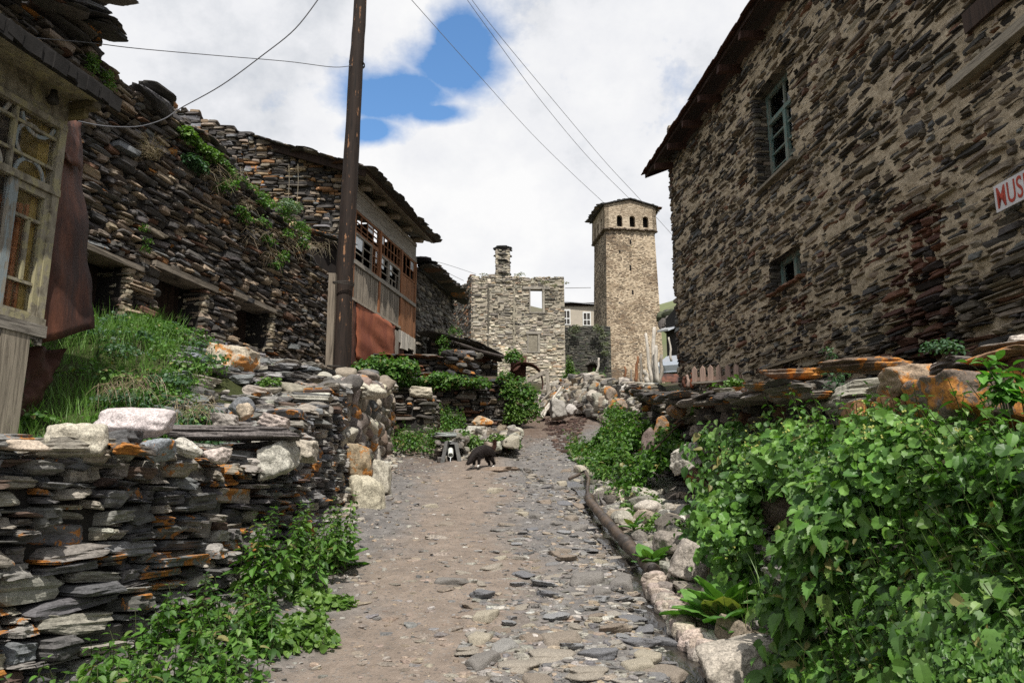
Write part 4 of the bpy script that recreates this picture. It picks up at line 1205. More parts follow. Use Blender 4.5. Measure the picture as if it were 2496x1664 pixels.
# ================================================================== RIGHT HOUSE
FH = Fr(5, 0, -.0932, 1, side=-1)          # normal faces the path (-x)
s_end = 15.95 / FH.d[1]
hH = FH.hit
rH = thing('rubble_stone_house', FH.p(9, 1.4), 'big house of dark rubble stone and pale mortar with a green window and MUSEUM sign', 'house')
ops = []
w1 = (hH(1925, 310)[0], hH(1838, 330)[0], hH(1845, 472)[1], hH(1850, 215)[1])
w2 = (hH(1950, 660)[0], hH(1872, 660)[0], hH(1890, 712)[1], hH(1880, 640)[1] + .04)
opsH = [(s_end - w1[1], s_end - w1[0], w1[2], w1[3]), (s_end - w2[1], s_end - w2[0], w2[2], w2[3])]
# path runs from the far corner to the near side so s is measured from the corner
pH = [tuple(FH.p(s_end, 0)[:2]), tuple(FH.p(3.0, 0)[:2])]
LHh = s_end - 3.0
ZT = 7.25
PAL_H = [(3.4, (.052, .046, .041)), (3, (.11, .088, .066)), (3.4, (.19, .152, .11)), (2, (.26, .215, .16)), (.7, (.15, .08, .05)), (1, (.13, .13, .125))]
def colH(s, z):
    y = s_end - s
    c = pick(PAL_H)
    k = 1.0
    rust = 1.3 * math.exp(-((y - 8.1 + .12 * z + .25 * noise.noise(Vector((0, z * 2, 1)))) / .42) ** 2) * float(smooth(3.3, 2.7, z)) + math.exp(-((y - 10.6) / .5) ** 2) * float(smooth(3.0, 2.9, z)) * .4
    if rnd() < rust * 1.1: c = random.choice([(.10, .042, .025), (.07, .03, .02), (.14, .06, .033), (.025, .018, .016), (.03, .02, .017)])
    if noise.noise(Vector((s * .7, z * .9, 4.4))) > .32: c = tuple(x * .6 for x in c)
    return c
B = Batch()
def baseH(s): return .3 + .12 * max(0, 0)
darkH = lambda s, z: (z < 1.15 + .1 * (15.95 - (s_end - s)) * -1 + .15 * (s_end - s) )
at, _ = stone_wall(B, pH, lambda s: .3, lambda s: ZT, (.09, .60), (.020, .095), PAL_H, 'wall', 2, .14, .012, opsH, 81, colf=colH, tilt=.08, side=1, skip=.10, fillh=1.0, fill=1.0, sink=.0)
part(B, 'wall', 'stone', rH)
# mortar face, slightly behind the stone faces, with lumps
FHs = Fr(*pH[0], pH[1][0] - pH[0][0], pH[1][1] - pH[0][1], side=1)
xs_ = np.arange(0, LHh + .01, .028); zs_ = np.arange(.3, ZT + .01, .021)
V = []; keep = []
for z in zs_:
    for s in xs_:
        t = -.037 + noise.noise(Vector((s * 1.6, z * 4, 1))) * .036 + noise.noise(Vector((s * 7, z * 26, 1))) * .026 + noise.noise(Vector((s * 24, z * 50, 1))) * .007
        y = s_end - s
        if z < 2.15 - .10 * (y - 6) + .35 * noise.noise(Vector((s * .8, 2, 2))) and y < 11: t -= .05
        if math.exp(-((y - 8.0 + .12 * z) / .3) ** 2) > .5 and z < 3: t -= .05
        V.append(FHs.p(s, z, t))
nx_ = len(xs_); Fc = []
for j in range(len(zs_) - 1):
    for i in range(nx_ - 1):
        s, z = xs_[i] + .014, zs_[j] + .01
        if any(o[0] - .02 < s < o[1] + .0 and o[2] < z < o[3] for o in opsH): continue
        a = j * nx_ + i; Fc.append([a, a + 1, a + nx_ + 1, a + nx_])
B = Batch(); B.raw(V, Fc, (.50, .41, .29))
mo = part(B, 'mortar', 'mortar', rH, True)
B = Batch()    # solid body behind, end wall and reveals
backing(B, pH, lambda s: .2, lambda s: ZT, -.14, col=(.10, .085, .065), thick=.5, openings=opsH)
cor = FH.p(s_end - .02, 0)
stone_wall(B, [tuple((cor + np.array([5, .45, 0]))[:2]), tuple(cor[:2])], lambda s: 2.0, lambda s: ZT + .9, (.12, .42), (.05, .14), PAL_H, 'wall', 2, .12, .01, (), 88, side=-1)
for (o0, o1, z0, z1) in opsH:
    a = FHs.p(o0, 0, 0)[:2]; b = FHs.p(o0, 0, -.5)[:2]
    stone_wall(B, [tuple(b), tuple(a)], lambda s: z0, lambda s: z1, (.12, .3), (.03, .075), [(1, (.05, .045, .04)), (1, (.10, .085, .065)), (.5, (.2, .165, .12))], 'wall', 2, .06, .012, (), 5, side=-1, sink=-.03)
part(B, 'wall', 'stone', rH)
# upper window
def win_house(o, nx, rows, depth, transom, lab):
    o0, o1, z0, z1 = o
    B = Batch(); fr = .07
    FHs.box(B, o0 - .02, o0 + fr, z0, z1, -depth - .05, -depth + .03); FHs.box(B, o1 - fr, o1 + .02, z0, z1, -depth - .05, -depth + .03)
    FHs.box(B, o0 + fr, o1 - fr, z1 - fr, z1 + .02, -depth - .05, -depth + .03); FHs.box(B, o0 + fr, o1 - fr, z0 - .01, z0 + fr, -depth - .05, -depth + .03)
    if transom:
        zt2 = z0 + (z1 - z0) * transom; FHs.box(B, o0 + fr, o1 - fr, zt2 - .035, zt2 + .035, -depth - .05, -depth + .035)
    else: zt2 = z1 - fr
    cs = (o0 + o1) / 2; FHs.box(B, cs - .045, cs + .045, z0 + fr, zt2, -depth - .04, -depth + .03)
    if transom: FHs.box(B, cs - .02, cs + .02, zt2, z1 - fr, -depth - .03, -depth + .01)
    for h in range(1, rows):
        z = z0 + fr + (zt2 - z0 - fr) * h / rows; FHs.box(B, o0 + fr, o1 - fr, z - .013, z + .013, -depth - .03, -depth + .012)
    w = part(B, 'window', 'wood_green', rH); tag(w, lab)
    B = Batch(); FHs.box(B, o0, o1, z0, z1, -depth - .02, -depth - .015); part(B, 'pane', 'glass', w)
    B = Batch(); FHs.box(B, o0 - .1, o1 + .1, z0 - .1, z1 + .1, -depth - .42, -depth - .38); part(B, 'room', 'dark_cloth', w)
    return w
w = win_house(opsH[0], 2, 4, .26, .70, 'tall window with peeling blue green frame')
B = Batch(); o0, o1, z0, z1 = opsH[0]
for h in range(4):
    z = z0 + .1 + (z1 - z0) * .155 * h; FHs.box(B, (o0 + o1) / 2 + .09, (o0 + o1) / 2 + .36, z, z + .15, -.34, -.33)
part(B, 'curtain', 'white', w)
B = Batch(); FHs.box(B, o0 - .05, o1 + .12, z0 - .05, z0 - .005, -.3, .07, (.8, .75, .65)); part(B, 'sill', 'wood_grey_h', w)
win_house(opsH[1], 2, 1, .22, 0, 'small low window with dark green frame')
B = Batch(); o0, o1, z0, z1 = opsH[1]
for k in range(9): B.add(random.choice(tl('slate', 2)), np.stack([FHs.d * .1, FHs.n * .14, FHs.z * .022], axis=1), FHs.p(o0 + (o1 - o0) * k / 8, z0 - .01 + U(-.01, .02), -.05), (.20, .10, .06), .0)
part(B, 'sill', 'stone', rH)
# timbers on the wall
def beam(px0, py0, px1, py1, h, th, mat, root, col=(1, 1, 1)):
    a, za = FHs.hit(px0, py0); b, zb_ = FHs.hit(px1, py1)
    B = Batch(); c = FHs.p((a + b) / 2, (za + zb_) / 2, th / 2)
    B.box(c, (FHs.p(b, zb_) - FHs.p(a, za)) / 2, FHs.n * th / 2, FHs.z * h / 2, col, jit=.006)
    return part(B, 'beam', mat, root)
tag(beam(2325, 215, 2560, 15, .10, .08, 'wood_grey_h', rH, (1.15, 1.1, 1.0)), 'pale grey timber set high in the wall')
tag(beam(2360, 60, 2600, -160, .22, .05, 'wood_dark', rH), 'dark timber above the pale one')
tag(beam(1865, 898, 1985, 858, .05, .05, 'wood_grey_h', rH, (.9, .8, .65)), 'thin timber low in the wall')
# roof: rusty metal eave with purlin ends
B = Batch(); ov = .36
eA = FHs.p(-.75, ZT + .10, ov); eB = FHs.p(LHh, ZT + .10, ov)
upv = -FHs.n * 1.0 + FHs.z * .42; nn_ = np.cross(FHs.d, upv); nn_ = nn_ / np.linalg.norm(nn_); nn_ = nn_ if nn_[2] > 0 else -nn_
B.box((eA + eB) / 2 + upv * 2.6 + nn_ * .05, (eB - eA) / 2, upv * 2.6, nn_ * .02, mi=0)
for k in range(70):
    s = -.75 + k * .2; B.box(FHs.p(s + .1, ZT + .12 + U(-.01, .015), ov + U(0, .04)), FHs.d * .105, upv * .08, nn_ * .008, mi=0, jit=.006)
part(B, 'roof', ['rust_dark'], rH)
B = Batch(); B.box((eA + eB) / 2 - FHs.z * .02 + upv * .01, (eB - eA) / 2, FHs.n * .015, FHs.z * .07, (.8, .7, .7)); B.box((eA + eB) / 2 + upv * .22 - nn_ * .01, (eB - eA) / 2, upv * .20, nn_ * .01, (.7, .6, .55)); 
B.box(eA + upv * 2.6 + nn_ * .0, upv * 2.6, FHs.d * .015, nn_ * .08, (1.2, .9, .9)); part(B, 'eave_board', 'wood_dark', rH)
for k, s in enumerate(np.arange(.1, LHh - .4, .98)):
    B = Batch(); B.box(FHs.p(s, ZT - .06, .14) , FHs.d * .05, FHs.n * .24 - FHs.z * .02, FHs.z * .06, (1.3, 1, 1), jit=.008); part(B, 'rafter', 'wood_dark', rH)
# sign
a0_, z0_ = FHs.hit(2436, 519, .10); sS, zS = FHs.hit(2426, 456, .10)
sg = Fr(*FHs.p(sS, 0, .10)[:2], FHs.d[0], FHs.d[1], side=1)
rS = thing('museum_sign', sg.p(0, z0_), 'white board sign with red hand painted letters MUSEUM at the right edge', 'sign')
B = Batch(); Hs = zS - z0_ + .0; sg.box(B, 0, .68, z0_, z0_ + Hs, 0, .02); part(B, 'board', 'signwhite', rS)
def text_mesh(txt, size, sx):
    c = bpy.data.curves.new('lettering', 'FONT'); c.body = txt; c.size = size; c.extrude = .0015; c.offset = .0018
    c.space_character = 1.08
    o = bpy.data.objects.new('lettering', c); COL.objects.link(o)
    dg = bpy.context.evaluated_depsgraph_get(); me = bpy.data.meshes.new_from_object(o.evaluated_get(dg))
    bpy.data.objects.remove(o); return me
me = text_mesh('MUSEUM', Hs * 1.12, 1)
mn = min(v.co.x for v in me.vertices); mx = max(v.co.x for v in me.vertices); my0 = min(v.co.y for v in me.vertices)
sxs = .62 / (mx - mn)
for v in me.vertices:
    x = (v.co.x - mn) * sxs + .03; y = (v.co.y - my0) + Hs * .1; q = sg.p(x, z0_ + y, .022 + v.co.z)
    v.co = Vector(q)
me.materials.append(MATS['signred']); o = link('lettering', me, rS, -rS.location)
B = Batch(); B.tube([sg.p(.10, z0_ + Hs, .01), sg.p(.24, z0_ + Hs + .09, -.04), sg.p(.6, z0_ + Hs, .01)], .004, 5, mi=0); part(B, 'string', 'wire', rS)
#@@PART3
# ================================================================== UTILITY POLE
pb = PY(829, 912, 10.6)
rP = thing('utility_pole', pb, 'tall dark tarred wooden utility pole, bolted to a short grey stub post', 'pole')
B = Batch(); pts = []; rs = []
for i, (px, py) in enumerate(((829, 925), (834, 800), (838, 700), (846, 560), (853, 450), (861, 300), (868, 170), (876, 60), (882, -60), (890, -220))):
    p = PY(px, py, 10.6 + .02 * i); pts.append(p + Vector((U(-.004, .004), 0, 0))); rs.append((24.5 - 1.0 * i) * PXM(10.6))
pts2, rs2 = [], []
for i in range(len(pts) - 1):
    for q in range(4):
        t_ = q / 4; pts2.append(pts[i].lerp(pts[i + 1], t_) + Vector((U(-.003, .003), U(-.003, .003), 0))); rs2.append((rs[i] * (1 - t_) + rs[i + 1] * t_) * U(.965, 1.035))
B.tube(pts2 + [pts[-1]], rs2 + [rs[-1]], 16); part(B, 'shaft', 'wood_pole', rP, True)
B = Batch(); a, b = PY(804, 905, 10.5), PY(812, 668, 10.5)
B.box((a + b) / 2, Vector((.05, 0, 0)), Vector((0, .06, 0)), (b - a) / 2, (.75, .7, .65), jit=.004); part(B, 'stub_post', 'wood_grey', rP)
B = Batch()
for (px, py, rr, n_) in ((841, 697, .165, 3), (827, 897, .165, 2)):
    c = PY(px - 10, py, 10.58)
    for k in range(n_):
        B.tube([c + Vector((math.cos(t_) * rr * 1.12, math.sin(t_) * rr * .95, .018 * k + .01 * math.sin(t_ * 2 + k))) for t_ in np.linspace(0, 6.28, 20)], .005, 5)
c = PY(870, 158, 10.75)
for k in range(3): B.tube([c + Vector((math.cos(t_) * .118, math.sin(t_) * .118, .015 * k - .02 * math.cos(t_))) for t_ in np.linspace(0, 6.28, 18)], .006, 5)
part(B, 'binding_wire', 'metal_dark', rP)
def cable(label, pts, r, group=None, mat='wire', name='power_cable'):
    P = [PY(*p) for p in pts]
    # catmull-rom
    out = []
    for i in range(len(P) - 1):
        p0, p1, p2, p3 = P[max(i - 1, 0)], P[i], P[i + 1], P[min(i + 2, len(P) - 1)]
        for k in range(6):
            t_ = k / 6; out.append(.5 * ((2 * p1) + (-p0 + p2) * t_ + (2 * p0 - 5 * p1 + 4 * p2 - p3) * t_ ** 2 + (-p0 + 3 * p1 - 3 * p2 + p3) * t_ ** 3))
    out.append(P[-1]); n = len(out)
    rr = [r[0] + (r[1] - r[0]) * i / (n - 1) for i in range(n)] if isinstance(r, tuple) else r
    B = Batch(); B.tube(out, rr, 5); o = B.build(name, mat, None, True, loc=tuple(out[0])); return tag(o, label, 'cable', group)
cable('thin wire strung nearly level from the pole to the slate roof at left', [(868, 158, 10.72), (815, 164, 10.3), (700, 150, 9.8), (520, 135, 9.0), (330, 118, 8.2), (215, 104, 7.7), (80, 92, 7.0), (0, 80, 6.6)], .0055)
cable('sagging grey wire rising steeply from the stone house to the top of the sky', [(192, 296, 6.1), (260, 308, 7.0), (340, 308, 8.2), (400, 290, 8.7), (440, 264, 9.0), (540, 208, 9.0), (640, 135, 9.0), (720, 70, 9), (782, -10, 9)], (.006, .008))
cable('leftmost of the three long wires running down to the tower', [(985, -20, 14), (1010, 8, 15), (1150, 165, 26), (1300, 330, 42), (1400, 428, 54), (1476, 498, 62)], (.005, .018), 'wires above the tower')
cable('middle of the three long wires running down to the tower', [(1125, -20, 14), (1200, 85, 19), (1330, 260, 32), (1440, 390, 48), (1535, 485, 62)], (.005, .018), 'wires above the tower')
cable('rightmost of the three long wires running down past the tower', [(1132, -25, 14), (1220, 90, 19), (1370, 270, 32), (1480, 400, 46), (1560, 486, 58), (1650, 585, 80)], (.005, .02), 'wires above the tower')
cable('pair of thin wires crossing the gap left of the ruin, upper one', [(1036, 632, 22), (1090, 645, 30), (1160, 668, 46)], (.006, .012))
cable('lower thin wire crossing the gap left of the ruin', [(1040, 640, 22), (1085, 662, 30), (1130, 684, 46)], (.006, .012))
cable('thin wire between the ruin and the tower above the cream house', [(1378, 702, 46), (1440, 701, 58)], (.02, .02))

# ================================================================== DRY STONE WALLS
def pth(ys_, f, dx=0.0): return [(float(f(y)) + dx, float(y)) for y in ys_]
def arc(path):
    P = [np.array(p) for p in path]; cum = [0]
    for a, b in zip(P[:-1], P[1:]): cum.append(cum[-1] + float(np.linalg.norm(b - a)))
    return cum
# near left wall of stacked slates: Y 2.6 .. 8
random.seed(4101)
PAL_L = [(5, (.095, .092, .094)), (3, (.16, .153, .148)), (2.4, (.25, .235, .21)), (.7, (.10, .068, .055)), (1.5, (.15, .155, .165)), (1.0, (.27, .245, .205)), (.6, (.36, .34, .30))]
p1 = pth([2.5, 3.0, 3.6, 4.5, 5.5, 6.3, 7.0, 7.9, 8.6], WLX); c1 = arc(p1)
y1 = lambda s: float(np.interp(s, c1, [p[1] for p in p1]))
b1 = lambda s: float(R(y1(s))) - .12
t1 = jag(lambda s: WLT(y1(s)), .035, 2.2, 1.5)
B = Batch()
stone_wall(B, p1, b1, t1, (.08, .56), (.02, .125), PAL_L, 'wall', 3, .19, .045, (), 101, lichen=.24, tilt=.09, side=1, batter=.06, mixround=.05, fillh=1.04)
backing(B, p1, b1, lambda s: t1(s) - .10, -.17, thick=.5)
# rough top courses seen from above
for k in range(330):
    s = U(0, c1[-1]); y = y1(s); x = float(WLX(y)) - U(.12, .75)
    L = U(.16, .42)
    if rnd() < .12: T_, hh = random.choice(tl('round', 3)), L * .5
    else: T_, hh = random.choice(tl('slate', 3)), U(.02, .045)
    a = U(0, 6.28); c_, s_ = math.cos(a), math.sin(a); tx, ty = U(-.12, .12), U(-.12, .12)
    M = np.array([[c_, -s_, tx], [s_, c_, ty], [-tx * c_ - ty * s_, tx * s_ - ty * c_, 1]]) @ np.diag([L * .5, L * U(.25, .4), hh * (1 if hh < .05 else .5)])
    B.add(T_, M, (x, y, WLT(y) + U(-.10, .0) + .0), pick(PAL_L[1:]), U(.7, 1) if rnd() < .08 else 0)
oL = B.build('dry_stone_wall', 'stone', None, False, loc=(-2.1, 5, -.7))
tag(oL, 'dark dry stone wall of stacked slates spotted with orange lichen, beside the path at left', 'stone wall')
# rubble stretch of the wall further up the path: bigger round boulders
ysr = [8.3, 8.8, 9.4, 10.4, 11.6, 13.0, 14.3]
p2 = pth(ysr, WLX, .02); p2 += [(-2.45, 14.75), (-3.0, 14.95)]; c2 = arc(p2)
y2 = lambda s: float(np.interp(s, c2, [p[1] for p in p2]))
B = Batch(); b2 = lambda s: float(R(y2(s))) - .12; t2 = jag(lambda s: WLT(min(y2(s), 14.4)) - .02, .05, 1.5, 6)
stone_wall(B, p2, b2, t2, (.16, .46), (.12, .34), PAL_RUB, 'round', 3, .2, .045, (), 103, lichen=.10, tilt=.5, batter=.08, fill=1.10, fillh=1.15)
backing(B, p2, b2, lambda s: t2(s) - .15, -.17, thick=.6, col=(.04, .035, .03))
for k in range(260):
    s = U(0, c2[-1]); i_ = min(int(np.searchsorted(c2, s)), len(p2) - 1); f_ = (s - c2[i_ - 1]) / max(1e-6, c2[i_] - c2[i_ - 1]) if i_ else 0
    q = np.array(p2[max(i_ - 1, 0)]) * (1 - f_) + np.array(p2[i_]) * f_
    x, y = q[0] - U(.05, .8), q[1]; L = U(.10, .32); fl = rnd() < .45
    a = U(0, 6.28); M = np.array([[math.cos(a), -math.sin(a), U(-.2, .2)], [math.sin(a), math.cos(a), U(-.2, .2)], [0, 0, 1]]) @ np.diag([L * .5, L * .4, L * (.12 if fl else .4)])
    B.add(random.choice(tl('slate' if fl else 'round', 3 if y < 10 else 2)), M, (x, y, WLT(min(y, 14.4)) + U(-.12, .02)), pick(PAL_RUB), U(.6, 1) if rnd() < .1 else 0)
o = B.build('dry_stone_wall', 'stone', None, True, loc=(-1.8, 10, 0)); tag(o, 'sunlit wall of round brown and cream boulders left of the path below the pole', 'stone wall')
# stacked slabs stepping up behind the near wall
PAL_S = [(3, (.16, .165, .175)), (3, (.22, .215, .21)), (2, (.12, .11, .105)), (2, (.30, .27, .23)), (1, (.09, .085, .085))]
B = Batch()
p3 = [(-3.25, 6.35), (-2.55, 6.75), (-1.98, 7.4)]; c3 = arc(p3)
tiers = [([(-4.2, 6.15), (-3.3, 6.5), (-2.6, 6.9), (-1.95, 7.35)], .18, .62), ([(-4.0, 6.9), (-3.2, 7.15), (-2.5, 7.6), (-2.0, 8.0)], .5, 1.0), ([(-3.9, 7.7), (-3.1, 7.95), (-2.6, 8.4), (-2.1, 8.9)], .85, 1.36), ([(-3.9, 8.6), (-3.2, 8.8), (-2.6, 9.3), (-2.2, 9.9)], 1.15, 1.62)]
for i, (pp, zb0, zt0) in enumerate(tiers):
    cc = arc(pp); top_ = jag(lambda s: zt0 - .22 + .22 * min(1, s / cc[-1] * 1.5), .04, 2, i + .5)
    stone_wall(B, pp, lambda s: zb0 - .1, top_, (.16, .55), (.03, .075), PAL_S, 'wall', 3, .24, .07, (), 110 + i, lichen=.04, tilt=.05, side=1)
    backing(B, pp, lambda s: zb0 - .3, lambda s: top_(s) - .08, -.2, thick=.5)
    for k in range(42):
        f_ = U(0, 1); s = f_ * cc[-1]; i_ = max(1, min(int(np.searchsorted(cc, s)), len(pp) - 1)); g_ = (s - cc[i_ - 1]) / (cc[i_] - cc[i_ - 1])
        q = np.array(pp[i_ - 1]) * (1 - g_) + np.array(pp[i_]) * g_; a = U(-.5, .8); L = U(.2, .5)
        M = np.array([[math.cos(a), -math.sin(a), U(-.15, .15)], [math.sin(a), math.cos(a), U(-.15, .15)], [U(-.1, .1), U(-.1, .1), 1]]) @ np.diag([L * .5, L * .35, U(.018, .04)])
        B.add(random.choice(tl('slate', 3)), M, (q[0] - U(0, .3), q[1] + U(.0, .55), top_(s) + U(-.05, .03)), pick(PAL_S), 0)
for k in range(330):
    y = U(6.6, 12.0); x = U(-.44 * y, float(WLX(y)) - .35); L = U(.12, .42)
    a = U(0, 6.28); M = np.array([[math.cos(a), -math.sin(a), U(-.25, .25)], [math.sin(a), math.cos(a), U(-.25, .25)], [U(-.2, .2), U(-.2, .2), 1]]) @ np.diag([L * .5, L * .36, L * U(.06, .16)])
    B.add(random.choice(tl('slate' if rnd() < .75 else 'block', 3)), M, (x, y, Gs(x, y) + .02), pick(PAL_S))
o = B.build('stone_terrace', 'stone', None, False, loc=(-3, 7.5, .5)); tag(o, 'stepped stack of pale grey flat slabs climbing behind the near left wall', 'stone terrace')

# right retaining wall
PAL_R = [(4, (.07, .063, .056)), (3, (.13, .115, .10)), (2, (.21, .19, .16)), (1.3, (.32, .29, .24)), (1, (.12, .065, .04))]
p4 = [(float(WRX(y)), y) for y in (14.2, 12, 10, 8, 6.5, 5, 3.6, 2.2)]; c4 = arc(p4)
y4 = lambda s: float(np.interp(s, c4, [p[1] for p in p4]))
b4 = lambda s: float(R(y4(s))) - .1; t4 = jag(lambda s: WRT(y4(s)) - .03, .04, 1.8, 12)
B = Batch()
stone_wall(B, p4, b4, t4, (.12, .50), (.04, .16), PAL_R, 'wall', 3, .2, .06, (), 120, lichen=.16, tilt=.10, side=1, batter=.10, mixround=.22)
backing(B, p4, b4, lambda s: t4(s) - .12, -.2, thick=.5)
for k in range(150):       # orange lichened coping slabs
    s = U(0, c4[-1]); y = y4(s); L = U(.28, .58) if y < 9 else U(.15, .42)
    if y < 4.7: continue
    a = U(-.5, .5) + 1.57; M = np.array([[math.cos(a), -math.sin(a), U(-.1, .1)], [math.sin(a), math.cos(a), U(-.1, .1)], [U(-.1, .1), U(-.12, .12), 1]]) @ np.diag([L * .5, L * .36, U(.018, .038)])
    B.add(random.choice(tl('slate', 3)), M, (float(WRX(y)) + U(-.08, .3), y, WRT(y) + U(-.05, .05)), pick(PAL_R[:3]), U(.7, .95) if rnd() < .5 else 0)
o = B.build('retaining_wall', 'stone', None, False, loc=(1.9, 7, 0)); tag(o, 'overgrown dry stone retaining wall with orange lichened coping slabs at right', 'stone wall')
# rubble wall crossing at the head of the path
PAL_X = [(3, (.34, .31, .26)), (2, (.26, .22, .17)), (2, (.16, .145, .13)), (1.2, (.42, .40, .35)), (1, (.10, .09, .08))]
B = Batch()
for k in range(1000):
    u = rnd(); px = 1290 + 300 * u; py0 = np.interp(px, [1290, 1340, 1400, 1450, 1500, 1600], [985, 945, 922, 915, 930, 935]); py1 = np.interp(px, [1290, 1340, 1400, 1450, 1500, 1600], [1010, 1000, 985, 1010, 1040, 1060])
    v = rnd(); py = py0 + (py1 - py0) * v; Yd = np.interp(px, [1290, 1400, 1600], [21.6, 20.8, 14.6]) - v * 1.1 + U(0, .3)
    p = PY(px, py, Yd); L = U(.12, .42) * (1.25 if v > .5 else 1) * (Yd / 20) ** .6; fl = rnd() < .35 or px > 1500 and rnd() < .6
    a = U(-1, 1); M = np.array([[math.cos(a), -math.sin(a), U(-.3, .3)], [math.sin(a), math.cos(a), U(-.3, .3)], [U(-.2, .2), U(-.2, .2), 1]]) @ np.diag([L * .5, L * .4, L * (.13 if fl else .38)])
    orange = 1 if (1370 < px < 1460 and rnd() < .3) or rnd() < .08 else 0
    B.add(random.choice(tl('slate' if fl else 'block' if rnd() < .4 else 'round', 2)), M, p, pick(PAL_X), U(.62, .88) if orange else 0)
for k in range(12):
    px = 1290 + 26 * k; Yd = np.interp(px, [1290, 1400, 1600], [22.1, 21.5, 15.4]); a_ = PY(px, np.interp(px, [1290, 1340, 1400, 1450, 1500, 1600], [995, 955, 932, 925, 940, 945]), Yd)
    B.box(a_ - Vector((0, 0, .6)), (.32, -.2, 0), (.1, .25, 0), (0, 0, .6), (.05, .045, .04))
o = B.build('rubble_wall', 'stone_far', None, False, loc=tuple(PY(1440, 1000, 19.5))); tag(o, 'tumbled bank of pale rubble stones across the head of the path below the tower', 'stone wall')
# middle left: dark dry stone terrace walls behind the spout
B = Batch(); pm = [(-2.9, 16.7), (-1.95, 17.0), (-.85, 17.1), (-.1, 17.35), (.3, 17.9), (.45, 19.5)]; cm = arc(pm)
tm = jag(lin([(0, 2.55), (.8, 2.62), (1.9, 2.68), (2.9, 2.62), (3.5, 2.55), (5, 2.7)]), .05, 1.5, 2)
stone_wall(B, pm, lambda s: 1.2, tm, (.14, .5), (.035, .11), PAL_DARK + [(1, (.2, .18, .16))], 'wall', 2, .18, .04, (), 130, tilt=.03, lichen=.05)
backing(B, pm, lambda s: 1.1, lambda s: tm(s) - .1, -.14, thick=.4)
o = B.build('dry_stone_wall', 'stone', None, False, loc=(-1.5, 17, 1.5)); tag(o, 'shadowy dark slate wall under hanging greenery just behind the dog', 'stone wall')
B = Batch(); pe_ = [(-2.3, 14.95), (-1.58, 15.0), (-1.5, 16.9)]; ze = PY(1020, 972, 15).z
te = jag(lambda s: ze + .05 * s, .04, 2, 7)
stone_wall(B, pe_, lambda s: .85, te, (.12, .42), (.035, .13), PAL_R if 'PAL_R' in globals() else PAL_DARK, 'wall', 2, .18, .05, (), 137, tilt=.06, lichen=.12, mixround=.2)
backing(B, pe_, lambda s: .7, lambda s: te(s) - .1, -.16, thick=.35)
o = B.build('dry_stone_wall', 'stone', None, False, loc=(-1.9, 15, 1)); tag(o, 'short squared wall end topped by a cream block, between rubble wall and dark slate wall', 'stone wall')
B = Batch(); pu = [(-4.0, 18.3), (-2.6, 18.5), (-1.15, 18.7), (-.95, 19.6)]; cu = arc(pu)
zu = lambda px, py, Y=18.6: PY(px, py, Y).z
tu = jag(lin([(0, zu(870, 868)), (1.4, zu(1000, 868)), (2.9, zu(1125, 878)), (4, zu(1130, 880))]), .03, 1.5, 2)
stone_wall(B, pu, lambda s: 2.4, tu, (.14, .6), (.035, .10), PAL_DARK + [(1, (.22, .2, .18)), (1, (.16, .07, .04))], 'wall', 2, .18, .06, (), 131, tilt=.03, lichen=.12)
backing(B, pu, lambda s: 2.3, lambda s: tu(s) - .1, -.14, thick=.4)
slabs(B, [(-4.0, 18.35, tu(0)), (-2.6, 18.55, tu(1.4)), (-1.1, 18.75, tu(2.9))], 26, (.4, .8), (.3, .5), (.03, .06), [(2, (.10, .08, .07)), (1, (.2, .08, .03)), (1, (.05, .05, .05))], .35, .05, lod=2, yaw=.2)
o = B.build('dry_stone_wall', 'stone', None, False, loc=(-2.5, 18.5, 2.5)); tag(o, 'upper slate terrace wall with rusty orange coping below the red metal sheets', 'stone wall')
# fallen end of the upper wall, a heap of orange stones
B = Batch()
for k in range(90):
    p = PY(U(1095, 1165), U(860, 945), U(17.9, 19)); L = U(.2, .5); a = U(-.4, .4)
    M = np.array([[math.cos(a), -math.sin(a), U(-.1, .1)], [math.sin(a), math.cos(a), U(-.1, .1)], [U(-.3, .1), U(-.1, .1), 1]]) @ np.diag([L * .5, L * .4, U(.03, .09)])
    B.add(random.choice(tl('slate', 2)), M, p, pick(PAL_DARK), U(.9, 1.1) if rnd() < .3 else 0)
o = B.build('stone_heap', 'stone', None, False, loc=tuple(PY(1130, 940, 18.4))); tag(o, 'slumped corner of slates with bright orange lichen right of the terrace wall', 'stone heap')
# collapsed shed roof and curled sheet
rS2 = thing('collapsed_shed', PY(1150, 900, 21.5), 'low stone shed with sagging black slate roof in front of the ruin', 'shed')
B = Batch(); a, b = PY(1085, 870, 21.5), PY(1290, 900, 22.5)
ps_ = [(a.x - .4, a.y), (b.x - .9, b.y - .3)]; ls_ = math.dist(*ps_)
ts_ = lin([(0, PY(1090, 822, 21.5).z), (ls_, PY(1270, 880, 22).z)])
stone_wall(B, ps_, lambda s: 2.8, ts_, (.14, .5), (.04, .11), PAL_DARK + [(1.5, (.2, .18, .15))], 'wall', 2, .16, .04, (), 133)
backing(B, ps_, lambda s: 2.6, ts_, -.1, thick=.4); part(B, 'wall', 'stone', rS2)
B = Batch()
slabs(B, [PY(1050, 818, 21.3), PY(1140, 838, 21.6), PY(1200, 868, 21.8)], 20, (.5, .9), (.5, .9), (.03, .05), PAL_DARK[:2], 0, .08, lod=2, yaw=.3)
slabs(B, [PY(1045, 812, 21.9), PY(1140, 832, 22.1), PY(1210, 862, 22.3)], 20, (.5, .9), (.5, .9), (.03, .05), PAL_DARK[:2], 0, .08, lod=2, yaw=.3)
B.tube([PY(1100, 832, 21.2), PY(1180, 858, 21.4), PY(1250, 875, 21.6), PY(1285, 890, 21.8)], .05, 7, (.05, .04, .035)); part(B, 'roof', 'stone', rS2)
B = Batch(); V = []; n_ = 16
cC = PY(1290, 925, 21.2)
